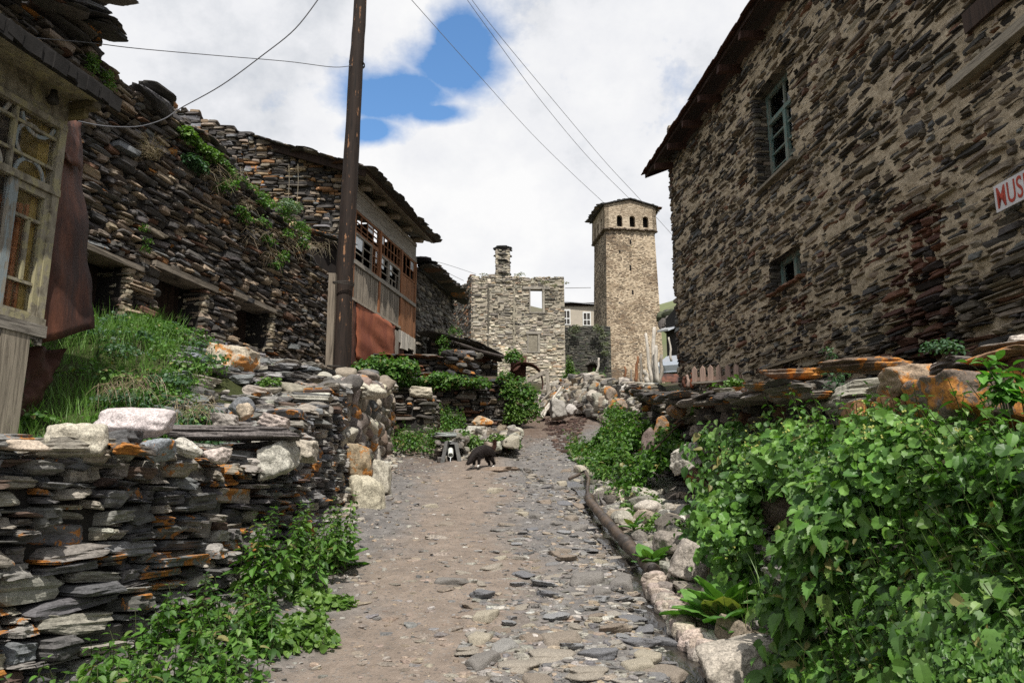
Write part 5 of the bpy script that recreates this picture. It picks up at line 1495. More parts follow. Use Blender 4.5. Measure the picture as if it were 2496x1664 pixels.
for lay in (0, .02):
    for i in range(n_ + 1):
        t_ = -1.5 + 3.5 * i / n_
        for w in (0, .5):
            V.append(cC + Vector((math.sin(t_) * (.52 - lay), w + .1 * math.sin(i), math.cos(t_) * (.62 - lay))) + Vector((-.12, 0, -.1)))
Fc = []; m_ = 2 * (n_ + 1)
for i in range(n_):
    a = 2 * i; Fc += [[a, a + 1, a + 3, a + 2], [m_ + a, m_ + a + 2, m_ + a + 3, m_ + a + 1], [a, a + 2, m_ + a + 2, m_ + a], [a + 1, m_ + a + 1, m_ + a + 3, a + 3]]
B.raw([v[:] for v in V], Fc); B.box(PY(1262, 905, 21.9), (.22, 0, 0), (0, .2, 0), (0, 0, .42), jit=.05)
o = B.build('curled_sheet', 'rust_dark', None, True, loc=tuple(cC)); tag(o, 'curled rusty black metal sheet standing like an arch beside the shed', 'metal sheet')
def stick(lbl, a, b, r, mat='wood_pale', grp=None, name='wooden_stick', cat='stick', sq=False, col=(1, 1, 1), k=7):
    a, b = PY(*a), PY(*b); B = Batch()
    if sq: d = (b - a); x = d.cross(Vector((0, 1, 0))).normalized(); y = d.cross(x).normalized(); B.box((a + b) / 2, d / 2, x * r, y * r * .6, col, jit=.004)
    else:
        m_ = 6; pts = [a.lerp(b, i / m_) + Vector((U(-.5, .5) * r, U(-.5, .5) * r, 0)) for i in range(m_ + 1)]; B.tube(pts, [r * (1 - .35 * i / m_) for i in range(m_ + 1)], k, col)
    o = B.build(name, mat, None, not sq, loc=tuple(a)); return tag(o, lbl, cat, grp)
stick('upper grey plank propped against the leaning rail by the curled sheet', (1250, 945, 20.2), (1330, 905, 20.6), .05, 'wood_grey', sq=True)
stick('short upright grey rail holding the propped plank', (1337, 960, 20.5), (1333, 905, 20.6), .05, 'wood_grey', sq=True)
stick('thin grey pole leaning at the left of the fallen pale poles', (1290, 1005, 19.0), (1350, 948, 20.2), .035, 'wood_grey')
stick('long bleached pole leaning against the rubble bank', (1315, 1015, 18.6), (1368, 942, 20.0), .04, 'wood_pale')
stick('bleached pole lying across the other fallen poles', (1322, 1018, 18.6), (1342, 985, 19.2), .035, 'wood_pale')
stick('white stake standing alone in front of the mossy linking wall', (1452, 925, 24), (1461, 872, 24), .045, 'wood_pale')
# poles and stakes bunched in front of the tower
pk = 'stakes bunched in front of the tower'
for a, b, r, m_, lb in (((1588, 935, 23), (1573, 812, 23.3), .055, 'wood_pale', 'tallest thin bleached stake at the left of the bunch'),
                        ((1594, 935, 23.1), (1592, 798, 23.4), .07, 'wood_pale', 'tallest split pale stake in the middle of the bunch'),
                        ((1602, 935, 22.9), (1597, 842, 23.0), .065, 'wood_pale', 'broad sunlit stake in front of the split stake'),
                        ((1577, 935, 22.8), (1571, 902, 22.8), .075, 'wood_pale', 'short cut stump of a stake at the foot of the bunch'),
                        ((1563, 935, 23.2), (1563, 862, 23.3), .045, 'wood_grey', 'straight grey stake left of the bleached bunch'),
                        ((1550, 935, 23.3), (1555, 868, 23.4), .05, 'wood_brown', 'reddish brown stake at the far left of the bunch'),
                        ((1607, 935, 23), (1614, 865, 23.1), .06, 'wood_grey', 'slanting grey board stake right of the bunch')):
    stick(lb, a, b, r * 1.15, m_, pk, 'wooden_stake', 'stake')
stick('lone brown stake in front of the tower base', (1524, 935, 26), (1523, 893, 26), .05, 'wood_brown', name='wooden_stake', cat='stake')
stick('small leaning stake left of the tower foot', (1540, 930, 26), (1538, 900, 26), .035, 'wood_grey', name='wooden_stake', cat='stake')
stick('bare pale post standing behind the silver car', (1636, 880, 36), (1631, 822, 36), .06, 'wood_pale', name='wooden_post', cat='post')
# picket fence
rF = thing('picket_fence', PY(1745, 940, 11.4), 'low fence of pointed pinkish pickets behind the right coping', 'fence')
FP = Fr(PY(1680, 940, 11.9).x, 11.9, PY(1800, 935, 11.2).x - PY(1680, 940, 11.9).x, -.7, 1)
B = Batch(); a, za = FP.hit(1695, 924); b, zb_ = FP.hit(1806, 918); FP.box(B, a, b, za - .06, za + .0, -.03, -.005, (.8, .75, .72), dz=(zb_ - za)); part(B, 'rail', 'wood_pink', rF)
B = Batch(); a, za = FP.hit(1692, 934); b, zb_ = FP.hit(1808, 926)
c = FP.p((a + b) / 2, (za + zb_) / 2, .0); B.box(c, (FP.p(b, zb_) - FP.p(a, za)) / 2, FP.n * .07, FP.z * .014, (1.1, 1.05, 1)); part(B, 'plank', 'wood_grey_h', rF)
for k, (px, py) in enumerate(((1691, 893), (1711, 891), (1730, 889), (1750, 888), (1772, 887), (1793, 886))):
    s, z = FP.hit(px, py); w = .043; z0 = z - .29
    V = [FP.p(s - w, z0, 0), FP.p(s + w, z0, 0), FP.p(s + w, z - .05, 0), FP.p(s, z, 0), FP.p(s - w, z - .05, 0)]
    V += [v - FP.n * .022 for v in V]
    B = Batch(); B.raw(V, [[0, 1, 2, 3, 4], [9, 8, 7, 6, 5]] + [[i, i + 5, (i + 1) % 5 + 5, (i + 1) % 5] for i in range(5)], (U(.85, 1.1),) * 3)
    part(B, 'picket', 'wood_pink', rF)
for (a, b, m_, lb) in (((1668, 944, 12.2), (1667, 918, 12.2), 'rust', 'short rust red post left of the picket fence'), ((1677, 944, 12.2), (1676, 913, 12.2), 'wood_pink', 'short pinkish round post between two red posts'), ((1688, 944, 11.9), (1687, 908, 11.9), 'rust_red', 'red painted upright against the first picket')):
    stick(lb, a, b, .032, m_, name='fence_post', cat='post')
# brown panel and dark shed beyond the gap, silver car
o = sheet('metal_sheet', 'rust', PY(1612, 912, 28), PY(1668, 910, 28), PY(1606, 931, 27.6), PY(1668, 930, 27.6), 8, 4, .03, 12); tag(o, 'low brown metal sheet lying in the gap below the silver car', 'metal sheet')
rD = thing('shed', PY(1640, 900, 42), 'dark open shed seen in the narrow gap between tower and right house', 'shed')
B = Batch(); a = PY(1650, 860, 44); B.box((a.x + 1.2, 44, a.z), (1.6, 0, 0), (0, .1, 0), (0, 0, 2.2)); B.box((a.x - .55, 42.5, a.z + .2), (.05, 0, 0), (0, 1.4, 0), (0, 0, 1.8)); part(B, 'wall', 'dark', rD)
B = Batch(); p = PY(1623, 803, 42); q = PY(1668, 785, 42); B.box((p + q) / 2 + Vector((0, 1, .15)), (q - p) / 2, (0, 1.6, .3), (0, 0, .05)); part(B, 'roof', 'tin', rD)
B = Batch()
for k in range(60):
    p = PY(U(1620, 1662), U(765, 800), U(52, 55)); L = U(.5, 1.3); B.add(random.choice(tl('round', 2)), np.diag([L * .6, L * .5, L * .4]), p, pick([(1, (.10, .09, .08)), (1, (.2, .18, .15)), (1, (.06, .07, .04))]))
o = B.build('rock_outcrop', 'stone_far', None, False, loc=tuple(PY(1640, 800, 53))); tag(o, 'mossy grey rock outcrop above the dark shed in the gap', 'rocks')

def car(loc, rz):
    r = empty('parked_car', loc, rz); tag(r, 'silver car with bright windscreen mostly hidden behind the right house corner', 'car')
    prof = [(-2.1, .35), (-2.15, .62), (-1.95, .86), (-1.1, .98), (-.35, 1.42), (.9, 1.46), (1.7, 1.10), (2.1, 1.0), (2.15, .5), (2.05, .32)]
    # longitudinal profile swept over the width with tumblehome
    V = []; ks = [-.86, -.84, -.62, 0, .62, .84, .86]
    for (x, z) in prof:
        for j, k in enumerate(ks):
            t_ = max(0, z - .95); ins = t_ * .38; yy = k * (1 - ins / .9 if abs(k) > .5 else 1); zz = z - (.05 if abs(k) > .85 else 0) - (.02 if abs(k) > .6 else 0); V.append((x, yy, zz))
    Fc = []; n = len(ks)
    for i in range(len(prof) - 1):
        for j in range(n - 1): a = i * n + j; Fc.append([a, a + 1, a + n + 1, a + n])
    Fc.append([i * n for i in range(len(prof))][::-1]); Fc.append([i * n + n - 1 for i in range(len(prof))]); Fc.append([j for j in range(n)][::-1]); Fc.append([(len(prof) - 1) * n + j for j in range(n)]); Fc.append([0, n - 1, n * len(prof) - 1, n * (len(prof) - 1)])
    B = Batch(); B.raw(V, Fc); B.build('body', 'carpaint', r)
    B = Batch(); 
    def quad(a, b, c, d): B.raw([a, b, c, d], [[0, 1, 2, 3]])
    quad((-1.07, -.68, 1.0), (-1.07, .68, 1.0), (-.40, .58, 1.40), (-.40, -.58, 1.40)); B.build('windscreen', 'glass', r)
    B = Batch(); quad((.95, -.58, 1.44), (.95, .58, 1.44), (1.66, .66, 1.13), (1.66, -.66, 1.13)); B.build('rear_window', 'glass', r)
    for s in (-1, 1):
        B = Batch(); quad((-.9, s * .835, 1.02), (1.35, s * .80, 1.08), (.85, s * .70, 1.38), (-.32, s * .70, 1.36)); B.build('side_window', 'metal_dark', r)
        B = Batch(); B.box((-2.0, s * .62, .72), (.10, 0, .02), (0, .16, 0), (0, 0, .07)); B.build('headlight', 'white', r)
        B = Batch(); B.box((-.75, s * .95, 1.0), (.05, 0, 0), (0, .09, 0), (0, 0, .06), jit=.01); B.build('wing_mirror', 'carpaint', r)
        for x in (-1.35, 1.35):
            B = Batch(); B.tube([(x, s * .70, .32), (x, s * .88, .32)], .32, 20); w = B.build('wheel', 'rubber', r, True)
            B = Batch(); B.tube([(x, s * .87, .32), (x, s * .895, .32)], .19, 14); B.build('rim', 'tin', w, True)
    return r
cp = PY(1636, 905, 38.5)
car((cp.x + .55, 38.5, cp.z - .62), math.radians(62))

# ================================================================== INDIVIDUAL ROCKS
def rock(label, px, py, Y, wpx, hpx, kind='round', col=(.3, .27, .23), li=0, rz=0.0, dep=None, tiltx=0, tilty=0, seed=None, name='boulder', cat='rock', lod=4, group=None, mat='rock', z=None, tz=0.0):
    """rock whose visible centre is at photo pixel (px,py) at depth Y, wpx x hpx pixels"""
    c = PY(px, py, Y); w = wpx * PXM(Y); h = hpx * PXM(Y); d = dep or (w * .7)
    sd = seed if seed is not None else random.randrange(9999)
    T_ = polyrock(kind, sd, lod); B = Batch()
    E_ = Matrix.Rotation(rz, 3, 'Z') @ Matrix.Rotation(tilty, 3, 'Y') @ Matrix.Rotation(tiltx, 3, 'X')
    M = np.array(E_) @ np.diag([w / 2, d / 2, h / 2])
    B.add(T_, M, (0, 0, h / 2), col, li)
    o = B.build(name, mat, None, True); o.location = (c.x, c.y, c.z - h / 2)
    return tag(o, label, cat, group)
rock('round speckled cream boulder sitting on the near left wall', 196, 1075, 3.95, 145, 88, 'boulder', (.42, .385, .31), 0, seed=3, dep=.24)
rock('large smooth pinkish white boulder on the near left wall below the grass', 332, 1034, 4.7, 176, 84, 'boulder', (.52, .46, .45), 0, seed=21, dep=.28)
rock('bluish grey stone with orange lichen streaks on the wall beside the pink boulder', 385, 1098, 4.2, 92, 58, 'round', (.24, .26, .28), .85, seed=8, dep=.2)
rock('small elongated cream stone on the wall between two dark slates', 455, 1092, 4.45, 86, 46, 'round', (.50, .47, .41), 0, tilty=.3, seed=31, dep=.16)
rock('rounded pale pink cobble on the wall right of the cream stone', 530, 1110, 4.8, 68, 44, 'round', (.48, .41, .37), 0, seed=41, dep=.16)
rock('dark slate slab with bright orange edge under the round cream boulder', 315, 1095, 4.0, 110, 30, 'slate', (.09, .075, .06), .92, seed=12, dep=.3, name='slate_slab')
rock('bulky cream white boulder set in the wall top below the grey slabs', 680, 1122, 5.6, 100, 84, 'block', (.46, .44, .38), 0, seed=51, dep=.3, tilty=-.25)
rock('angular beige boulder at the wall corner right of the cream one', 745, 1098, 6.0, 62, 62, 'block', (.36, .32, .26), 0, seed=52, dep=.3)
rock('long flat dark slab bridging the wall top in front of the terrace', 560, 1056, 5.6, 360, 32, 'wall', (.13, .115, .11), 0, seed=14, dep=.5, name='slate_slab', rz=.1)
rock('long pale timber coloured slab at the left end of the wall top', 40, 1085, 3.5, 180, 28, 'slate', (.40, .33, .26), 0, seed=15, dep=.2, name='slate_slab', lod=3)
rock('big cream and orange boulder perched at the left end of the stone terrace', 562, 874, 8.3, 130, 66, 'block', (.46, .40, .31), .85, seed=17, dep=.45, tilty=.12)
rock('triangular pinkish boulder on the lowest terrace slab', 676, 1028, 6.1, 76, 38, 'block', (.44, .37, .33), 0, seed=61, dep=.22, tilty=.3)
rock('grey angular boulder at the left of the terrace slabs', 552, 1027, 6.0, 66, 40, 'block', (.30, .27, .24), 0, seed=62, dep=.2)
rock('upright tan stone leaning on the grey terrace boulder', 598, 1003, 6.3, 46, 44, 'round', (.40, .33, .25), .6, seed=63, dep=.16)
rock('dark grey pointed stone behind the upright tan stone', 592, 990, 6.7, 70, 52, 'round', (.16, .165, .175), 0, seed=64, dep=.2)
rock('pale rounded stone at the head of the rubble wall below the pole', 818, 940, 9.2, 62, 50, 'round', (.50, .47, .40), 0, seed=65, dep=.3)
rock('pink grey tall stone leaning at the corner of the rubble wall', 855, 950, 8.9, 48, 80, 'block', (.30, .25, .23), 0, seed=66, dep=.25)
rock('pair of cream boulders on top of the rubble wall, right of the pole', 905, 955, 9.8, 76, 46, 'round', (.46, .43, .35), 0, seed=67, dep=.35)
rock('cream block on the far end of the rubble wall above the nettles', 1025, 958, 15.1, 62, 30, 'block', (.46, .41, .32), 0, seed=68, dep=.4)
rock('large yellowish boulder with orange streaks low in the rubble wall', 868, 1120, 8.6, 78, 92, 'block', (.34, .27, .18), .85, seed=69, dep=.3)
rock('huge cream foundation boulder at the foot of the rubble wall', 895, 1210, 8.35, 86, 104, 'block', (.46, .42, .32), 0, seed=70, dep=.4, rz=.4)
rock('tall pale foundation boulder beside the huge cream one', 930, 1165, 9.3, 50, 92, 'block', (.40, .37, .30), 0, seed=71, dep=.4)
rock('orange topped boulder near the water spout, behind the dog', 1172, 1027, 14.6, 62, 30, 'round', (.42, .34, .24), .85, seed=72, dep=.4)
rock('grey white block under the orange topped boulder', 1160, 1052, 14.0, 60, 30, 'block', (.40, .38, .33), 0, seed=73, dep=.35)
rock('flat pale slab capping the water spout', 1088, 1060, 12.75, 78, 12, 'slate', (.22, .235, .225), 0, seed=74, dep=.5, name='slate_slab')
rock('grey slab standing upright right of the spout', 1126, 1082, 12.9, 24, 34, 'block', (.30, .31, .33), 0, seed=75, dep=.15, name='slate_slab')
rock('pale stone just behind the dog tail', 1205, 1092, 13.0, 26, 18, 'block', (.46, .42, .38), 0, seed=76)
rock('broad brown flat slab lying across the path in front of the dog', 1222, 1144, 11.6, 98, 15, 'slate', (.25, .19, .145), 0, seed=77, dep=.45, name='slate_slab')
rock('rounded grey cobble beside the broad brown slab', 1286, 1145, 11.1, 20, 14, 'round', (.24, .22, .20), 0, seed=78)
rock('large upright grey boulder at the top of the path under the rubble bank', 1362, 998, 18.0, 44, 54, 'block', (.30, .28, .25), 0, seed=79, dep=.5)
rock('pale boulder beside the upright grey boulder at the top of the path', 1390, 1000, 18.4, 34, 34, 'round', (.42, .39, .36), 0, seed=80)
rock('bright orange boulder in the rubble bank above the weeds', 1488, 958, 15.5, 34, 42, 'round', (.28, .225, .175), .85, seed=81)
rock('second orange brown boulder low in the rubble bank', 1508, 990, 14.6, 50, 46, 'round', (.26, .205, .16), .85, seed=82)
rock('white tilted slab boulder leaning out of the right wall above the water pipe', 1668, 1120, 8.0, 86, 62, 'slate', (.46, .43, .37), 0, seed=83, dep=.35, tilty=-.45, name='boulder')
rock('dark rounded boulder under the tilted white slab', 1700, 1130, 8.2, 60, 78, 'round', (.22, .17, .13), .5, seed=84, dep=.35)
rock('tall brown stone standing among weeds left of the tilted slab', 1585, 1085, 9.6, 46, 86, 'round', (.16, .12, .105), 0, seed=85)
rock('orange lichened boulder in the right wall beside the bare twig', 1612, 1040, 9.6, 42, 54, 'round', (.26, .19, .13), .92, seed=86)
rock('orange boulder under the coping at the head of the right wall', 1655, 998, 8.9, 62, 44, 'round', (.24, .17, .12), .92, seed=87)
rock('white and grey boulder at the foot of the right wall', 1582, 1240, 7.9, 78, 54, 'round', (.42, .38, .33), 0, seed=88, dep=.35)
rock('pointed tan rock slab between the pipe and the dock plant', 1688, 1370, 5.55, 100, 92, 'block', (.34, .30, .26), 0, seed=89, dep=.35, tilty=.4)
rock('rough brown grey rock above the pointed tan slab', 1640, 1325, 6.1, 86, 60, 'block', (.24, .21, .18), 0, seed=90, dep=.3)
rock('large pale tan boulder at the bottom of the picture beside the stream', 1805, 1608, 4.05, 200, 104, 'block', (.36, .32, .27), 0, seed=91, dep=.42, tilty=-.18)
rock('large dark brown boulder showing through a hole in the thicket', 1895, 1235, 4.9, 110, 128, 'round', (.17, .13, .105), 0, seed=92, dep=.3)
rock('brown boulder just right of the dark one in the thicket', 1985, 1210, 4.75, 44, 62, 'round', (.21, .16, .13), 0, seed=93, dep=.25)
rock('pale grey slab lying in the leaves below the dark boulder', 1900, 1395, 4.4, 90, 30, 'slate', (.30, .28, .25), 0, seed=94, dep=.3, name='slate_slab')
rock('small white stone with brown side above the pale slab', 1888, 1348, 4.6, 56, 34, 'block', (.44, .41, .37), .4, seed=95, dep=.2)
rock('massive orange lichened block on top of the right wall', 2222, 927, 3.75, 150, 92, 'block', (.30, .22, .15), .85, seed=96, dep=.42, tilty=-.1)
rock('white faced stone beside the massive orange block', 2296, 915, 3.6, 46, 82, 'block', (.50, .45, .40), .3, seed=97, dep=.25)
rock('huge dark slab boulder below the orange block at the right edge', 2400, 980, 3.1, 330, 150, 'block', (.15, .115, .09), .9, seed=98, dep=.4)
rock('long oval orange slab overhanging at the right edge of the wall', 2450, 870, 3.05, 180, 34, 'round', (.22, .13, .07), .85, seed=99, dep=.42, name='slate_slab')
rock('thin grey slab lying on the oval orange slab', 2450, 848, 3.2, 160, 16, 'slate', (.2, .17, .14), .4, seed=100, dep=.4, name='slate_slab')
rock('pale lump of stone topmost at the right edge', 2482, 830, 3.3, 60, 30, 'round', (.42, .37, .32), .5, seed=101)
rock('arched brown slab capping the right wall left of the massive block', 2110, 890, 4.2, 230, 34, 'slate', (.12, .085, .06), .85, seed=102, dep=.4, name='slate_slab')
rock('low orange edged slab over the shadowed gap in the right wall', 1940, 915, 5.2, 190, 26, 'slate', (.13, .095, .07), .92, seed=103, dep=.4, name='slate_slab')
rock('orange stone glowing through the leaves below the massive block', 2168, 1015, 3.8, 60, 110, 'block', (.30, .17, .08), .92, seed=104, dep=.2)
rock('orange cornered stone under the coping in the middle of the right wall', 2085, 1005, 4.25, 50, 60, 'block', (.28, .15, .07), .92, seed=105, dep=.2)
rock('flat brown oval stone bedded in the middle of the dirt path', 1065, 1311, 7.05, 56, 16, 'round', (.27, .235, .20), 0, seed=106, name='embedded_stone')
rock('worn flat stone set in the path below the oval one', 1078, 1352, 6.5, 60, 12, 'slate', (.24, .20, .17), 0, seed=107, name='embedded_stone')
rock('small brown stone lying alone on the bare dirt', 1114, 1420, 5.75, 26, 12, 'round', (.19, .15, .12), 0, seed=108, name='loose_stone')
for i, (px, py, Y, w, h, c) in enumerate(((130, 1210, 3.5, 130, 52, (.26, .24, .21)), (368, 1180, 4.1, 104, 38, (.34, .32, .28)), (588, 1230, 5.0, 110, 46, (.30, .27, .22)), (700, 1262, 5.6, 66, 62, (.34, .29, .25)))):
    pass
# dark stick on the path, grass bank stones
stick('dark fallen stick lying on grit beside the left wall', (868, 1334, 6.85), (958, 1336, 6.75), .014, 'wood_dark')
stick('thin black bent twig arching out of the right wall', (1590, 1100, 8.6), (1668, 1022, 8.6), .010, 'wood_dark')

def gy0(px, py):
    r = ray(px, py); t_ = -1.55 / (r.z - .17 * r.y); return Vector((r.x * t_, r.y * t_, r.z * t_))
# ================================================================== LOOSE STONES ON THE PATH
protos = []
for i in range(10):
    B = Batch(); T_ = polyrock('slate' if i < 7 else 'block', 300 + i, 3)
    B.add(T_, np.diag([.5, .36 + .02 * (i % 4), .13 if i < 7 else .24]), (0, 0, 0), (1, 1, 1), 0)
    cols = [(.26, .25, .235), (.21, .205, .205), (.30, .265, .22), (.24, .195, .155), (.17, .17, .18), (.34, .31, .27), (.27, .27, .275), (.25, .21, .17), (.36, .32, .25), (.20, .185, .17)]
    me_ = B.build('loose_stone', 'rock', None, True).data
    at_ = me_.attributes['col'].data
    for k in range(len(at_)): at_[k].color = (*cols[i], 0)
    protos.append(me_)
    bpy.data.objects.remove([o for o in bpy.data.objects if o.data is me_][0])
def dens(px, py):
    x = (px - (1290 + (py - 1200) * .12)) / 330
    d = math.exp(-((px - (1400 + (py - 1250) * .25)) / 190) ** 2)
    if py > 1440 and px > 1130: d = max(d, .65)
    return d
placed = []
def place_stone(p, L, mi_, lab, sink=.25):
    me_ = protos[mi_]; o = bpy.data.objects.new('loose_stone', me_); COL.objects.link(o)
    o.scale = (L, L * U(.8, 1.1), L * U(.55, 1.1)); o.rotation_euler = (U(-.16, .16), U(-.16, .16), U(0, 6.28))
    o.location = (p[0], p[1], p[2] + L * .02)
    tag(o, lab, 'stone', 'loose flat stones scattered on the path'); placed.append((p[0], p[1], L)); return o
n_ = 0; tries = 0
while n_ < 285 and tries < 20000:
    tries += 1
    px, py = U(950, 1640), 1100 + 560 * rnd() ** 1.0
    if rnd() > dens(px, py) ** 1.3: continue
    r = ray(px, py); t_ = -1.55 / (r.z - .17 * r.y); x, y = r.x * t_, r.y * t_
    if y > 14 or y < 3.2: continue
    if x > STX(y) + .05 and y < 9: continue
    L = U(.07, .20) if rnd() < .75 else U(.18, .30)
    if py > 1400 and rnd() < .6: L = U(.16, .34)
    L *= .85
    if any((x - a) ** 2 + (y - b) ** 2 < ((L + l) * .40) ** 2 for a, b, l in placed): continue
    place_stone((x, y, Pz(x, y)), L, int(RNG.integers(0, 10)), 'flat grey or brown slate stone lying loose on the dirt path'); n_ += 1
# distinct nearer stones, placed one by one
for (px, py, w, mi_, lb) in ((1160, 1545, 60, 5, 'pale angular slab flat on the path near the bottom, left of the group'), (1140, 1585, 86, 2, 'long low cream slab lying lengthwise near the bottom of the path'),
                             (1240, 1520, 44, 6, 'rounded grey stone above the pale angular slab'), (1395, 1580, 62, 6, 'broad thick grey slab at bottom centre of the path'),
                             (1450, 1515, 40, 8, 'cream kite shaped stone right of centre near the stream'), (1540, 1500, 70, 4, 'big dark slate triangle tilted by the stream edge'),
                             (1520, 1560, 50, 6, 'smooth grey pebble beside the tilted slate triangle'), (1580, 1605, 80, 8, 'chunky cream block at the bottom beside the stream'),
                             (1620, 1640, 96, 7, 'large pinkish slab cut by the bottom edge of the picture'), (1440, 1288, 40, 4, 'dark wet oval stone beside the water pipe')):
    r = ray(px, py); t_ = -1.55 / (r.z - .17 * r.y); x, y = r.x * t_, r.y * t_
    o = place_stone((x, y, Pz(x, y) + .01), w * PXM(y) * 1.05, mi_, lb)
# gravel and grit: uncountable
B = Batch()
gt = [polyrock('slate', 900 + i, 1) for i in range(5)] + [polyrock('round', 920 + i, 1) for i in range(3)]
PAL_GR = [(3, (.20, .185, .17)), (3, (.27, .25, .225)), (2, (.13, .125, .125)), (1.5, (.30, .24, .18)), (1, (.38, .36, .33))]
k = 0
while k < 9000:
    y = 3.0 + 13 * rnd() ** 1.5; x = U(-1.95, 1.75)
    if x < WLX(y) + .1 or x > WRX(y): continue
    e = abs(x + .55 + .3 * noise.noise(Vector((x, y * .7, 4))))
    if rnd() > .15 + .85 * float(smooth(.25, .8, e)): continue
    k += 1; L = .012 + .045 * rnd() ** 3
    a = U(0, 6.28); M = np.array([[math.cos(a), -math.sin(a), U(-.3, .3)], [math.sin(a), math.cos(a), U(-.3, .3)], [U(-.3, .3), U(-.3, .3), 1]]) @ np.diag([L * .6, L * .45, L * .25])
    B.add(gt[k % 8], M, (x, y, Pz(x, y) + L * .05), pick(PAL_GR))
k = 0
while k < 900:    # stones bedded flush in the trodden dirt
    px, py = U(860, 1560), 1080 + 584 * rnd()
    r = ray(px, py); t_ = -1.55 / (r.z - .17 * r.y); x, y = r.x * t_, r.y * t_
    if not (3 < y < 15) or x < WLX(y) + .15: continue
    k += 1; L = .03 + .13 * rnd() ** 2.2; a = U(0, 6.28); M = np.array([[math.cos(a), -math.sin(a), U(-.06, .06)], [math.sin(a), math.cos(a), U(-.06, .06)], [U(-.06, .06), U(-.06, .06), 1]]) @ np.diag([L * .5, L * .36, .012])
    B.add(random.choice(tl('slate', 2)), M, (x, y, Pz(x, y) - .006), pick([(3, (.25, .20, .16)), (2, (.20, .17, .145)), (1, (.31, .27, .225)), (1, (.17, .16, .155))]))
k = 0
while k < 1300:   # middle sized shards
    px, py = U(930, 1620), U(1080, 1664)
    if rnd() > dens(px, py): continue
    r = ray(px, py); t_ = -1.55 / (r.z - .17 * r.y); x, y = r.x * t_, r.y * t_
    if not (3 < y < 16): continue
    k += 1; L = U(.04, .11); a = U(0, 6.28); M = np.array([[math.cos(a), -math.sin(a), U(-.15, .15)], [math.sin(a), math.cos(a), U(-.15, .15)], [U(-.15, .15), U(-.15, .15), 1]]) @ np.diag([L * .5, L * .36, L * .13])
    B.add(random.choice(tl('slate', 2)), M, (x, y, Pz(x, y)), pick(PAL_GR))
tag(B.build('gravel', 'rock'), 'grey brown grit and slate chips strewn over the path', None, None, 'stuff')
# rubble skirt at the right of the stream and under the walls
B = Batch(); k = 0
while k < 900:
    y = U(3.2, 13.5); x = float(STX(min(y, 10.5))) + .18 + (WRX(y) - STX(min(y, 10.5)) - .1) * rnd() ** 1.2
    if y > 10.3: x = U(1.0, 1.9)
    k += 1; L = .06 + .28 * rnd() ** 2.5; fl = rnd() < .6; a = U(0, 6.28)
    M = np.array([[math.cos(a), -math.sin(a), U(-.3, .3)], [math.sin(a), math.cos(a), U(-.3, .3)], [U(-.3, .3), U(-.3, .3), 1]]) @ np.diag([L * .5, L * .4, L * (.14 if fl else .35)])
    B.add(random.choice(tl('slate' if fl else 'round', 2)), M, (x, y, Pz(x, y) + L * .05), pick(PAL_X))
for k in range(420):
    y = U(7.5, 14.2); x = float(WLX(y)) + U(0, .28) * rnd(); L = .03 + .12 * rnd() ** 2; a = U(0, 6.28)
    M = np.array([[math.cos(a), -math.sin(a), 0], [math.sin(a), math.cos(a), 0], [0, 0, 1]]) @ np.diag([L * .5, L * .4, L * .3])
    B.add(random.choice(tl('round', 2)), M, (x, y, Pz(x, y)), pick(PAL_X))
for k in range(70):   # stones hugging the spout
    sx_ = random.choice((-1, 1)); p = PY(1101 + sx_ * U(17, 36), U(1062, 1138), U(12.45, 12.9)); L = U(.08, .17)
    B.add(random.choice(tl('block' if rnd() < .5 else 'slate', 2)), np.array(Matrix.Rotation(U(0, 6), 3, 'Z')) @ np.diag([L * .5, L * .45, L * U(.2, .4)]), p, pick([(2, (.22, .20, .17)), (1, (.12, .11, .10)), (1, (.34, .31, .27))]))
for k in range(260):   # stones round the spout
    px = U(1110, 1265); v = rnd(); p = PY(px, np.interp(px, [1110, 1265], [1052, 1048]) * (1 - v) + np.interp(px, [1110, 1180, 1265], [1128, 1100, 1072]) * v, 14.0 - 1.2 * v * v + U(-.2, .2)); p.z = max(p.z, Pz(p.x, min(p.y, 22)))
    L = U(.08, .3); a = U(0, 6.28); M = np.array([[math.cos(a), -math.sin(a), U(-.3, .3)], [math.sin(a), math.cos(a), U(-.3, .3)], [U(-.3, .3), U(-.3, .3), 1]]) @ np.diag([L * .5, L * .4, L * U(.15, .4)])
    B.add(random.choice(tl('block' if rnd() < .5 else 'slate', 2)), M, p, pick(PAL_X))
tag(B.build('rubble', 'rock', None, False), 'small tumbled stones along the foot of the walls and round the spout', None, None, 'stuff')
# crumbling pinkish concrete kerb beside the stream
B = Batch(); kp = [gy0(px, py) for px, py in ((1588, 1408), (1612, 1450), (1640, 1492), (1668, 1532), (1700, 1575), (1722, 1600))]
for k in range(190):
    u = rnd() * 5; i = int(u); q = kp[i].lerp(kp[i + 1], u - i); L = U(.03, .10)
    B.add(polyrock('boulder', k, 2), np.array(Matrix.Rotation(U(0, 6), 3, 'Z')) @ np.diag([L, L * .8, L * .7]) * .75, q + Vector((U(-.035, .035), U(-.03, .03), U(-.03, .035))), pick([(3, (.36, .30, .255)), (2, (.24, .20, .17)), (1, (.46, .41, .36))]))
tag(B.build('kerb', 'rock', None, False, loc=tuple(kp[2])), 'crumbling pinkish concrete kerb running from the pipe end along the stream', 'kerb')
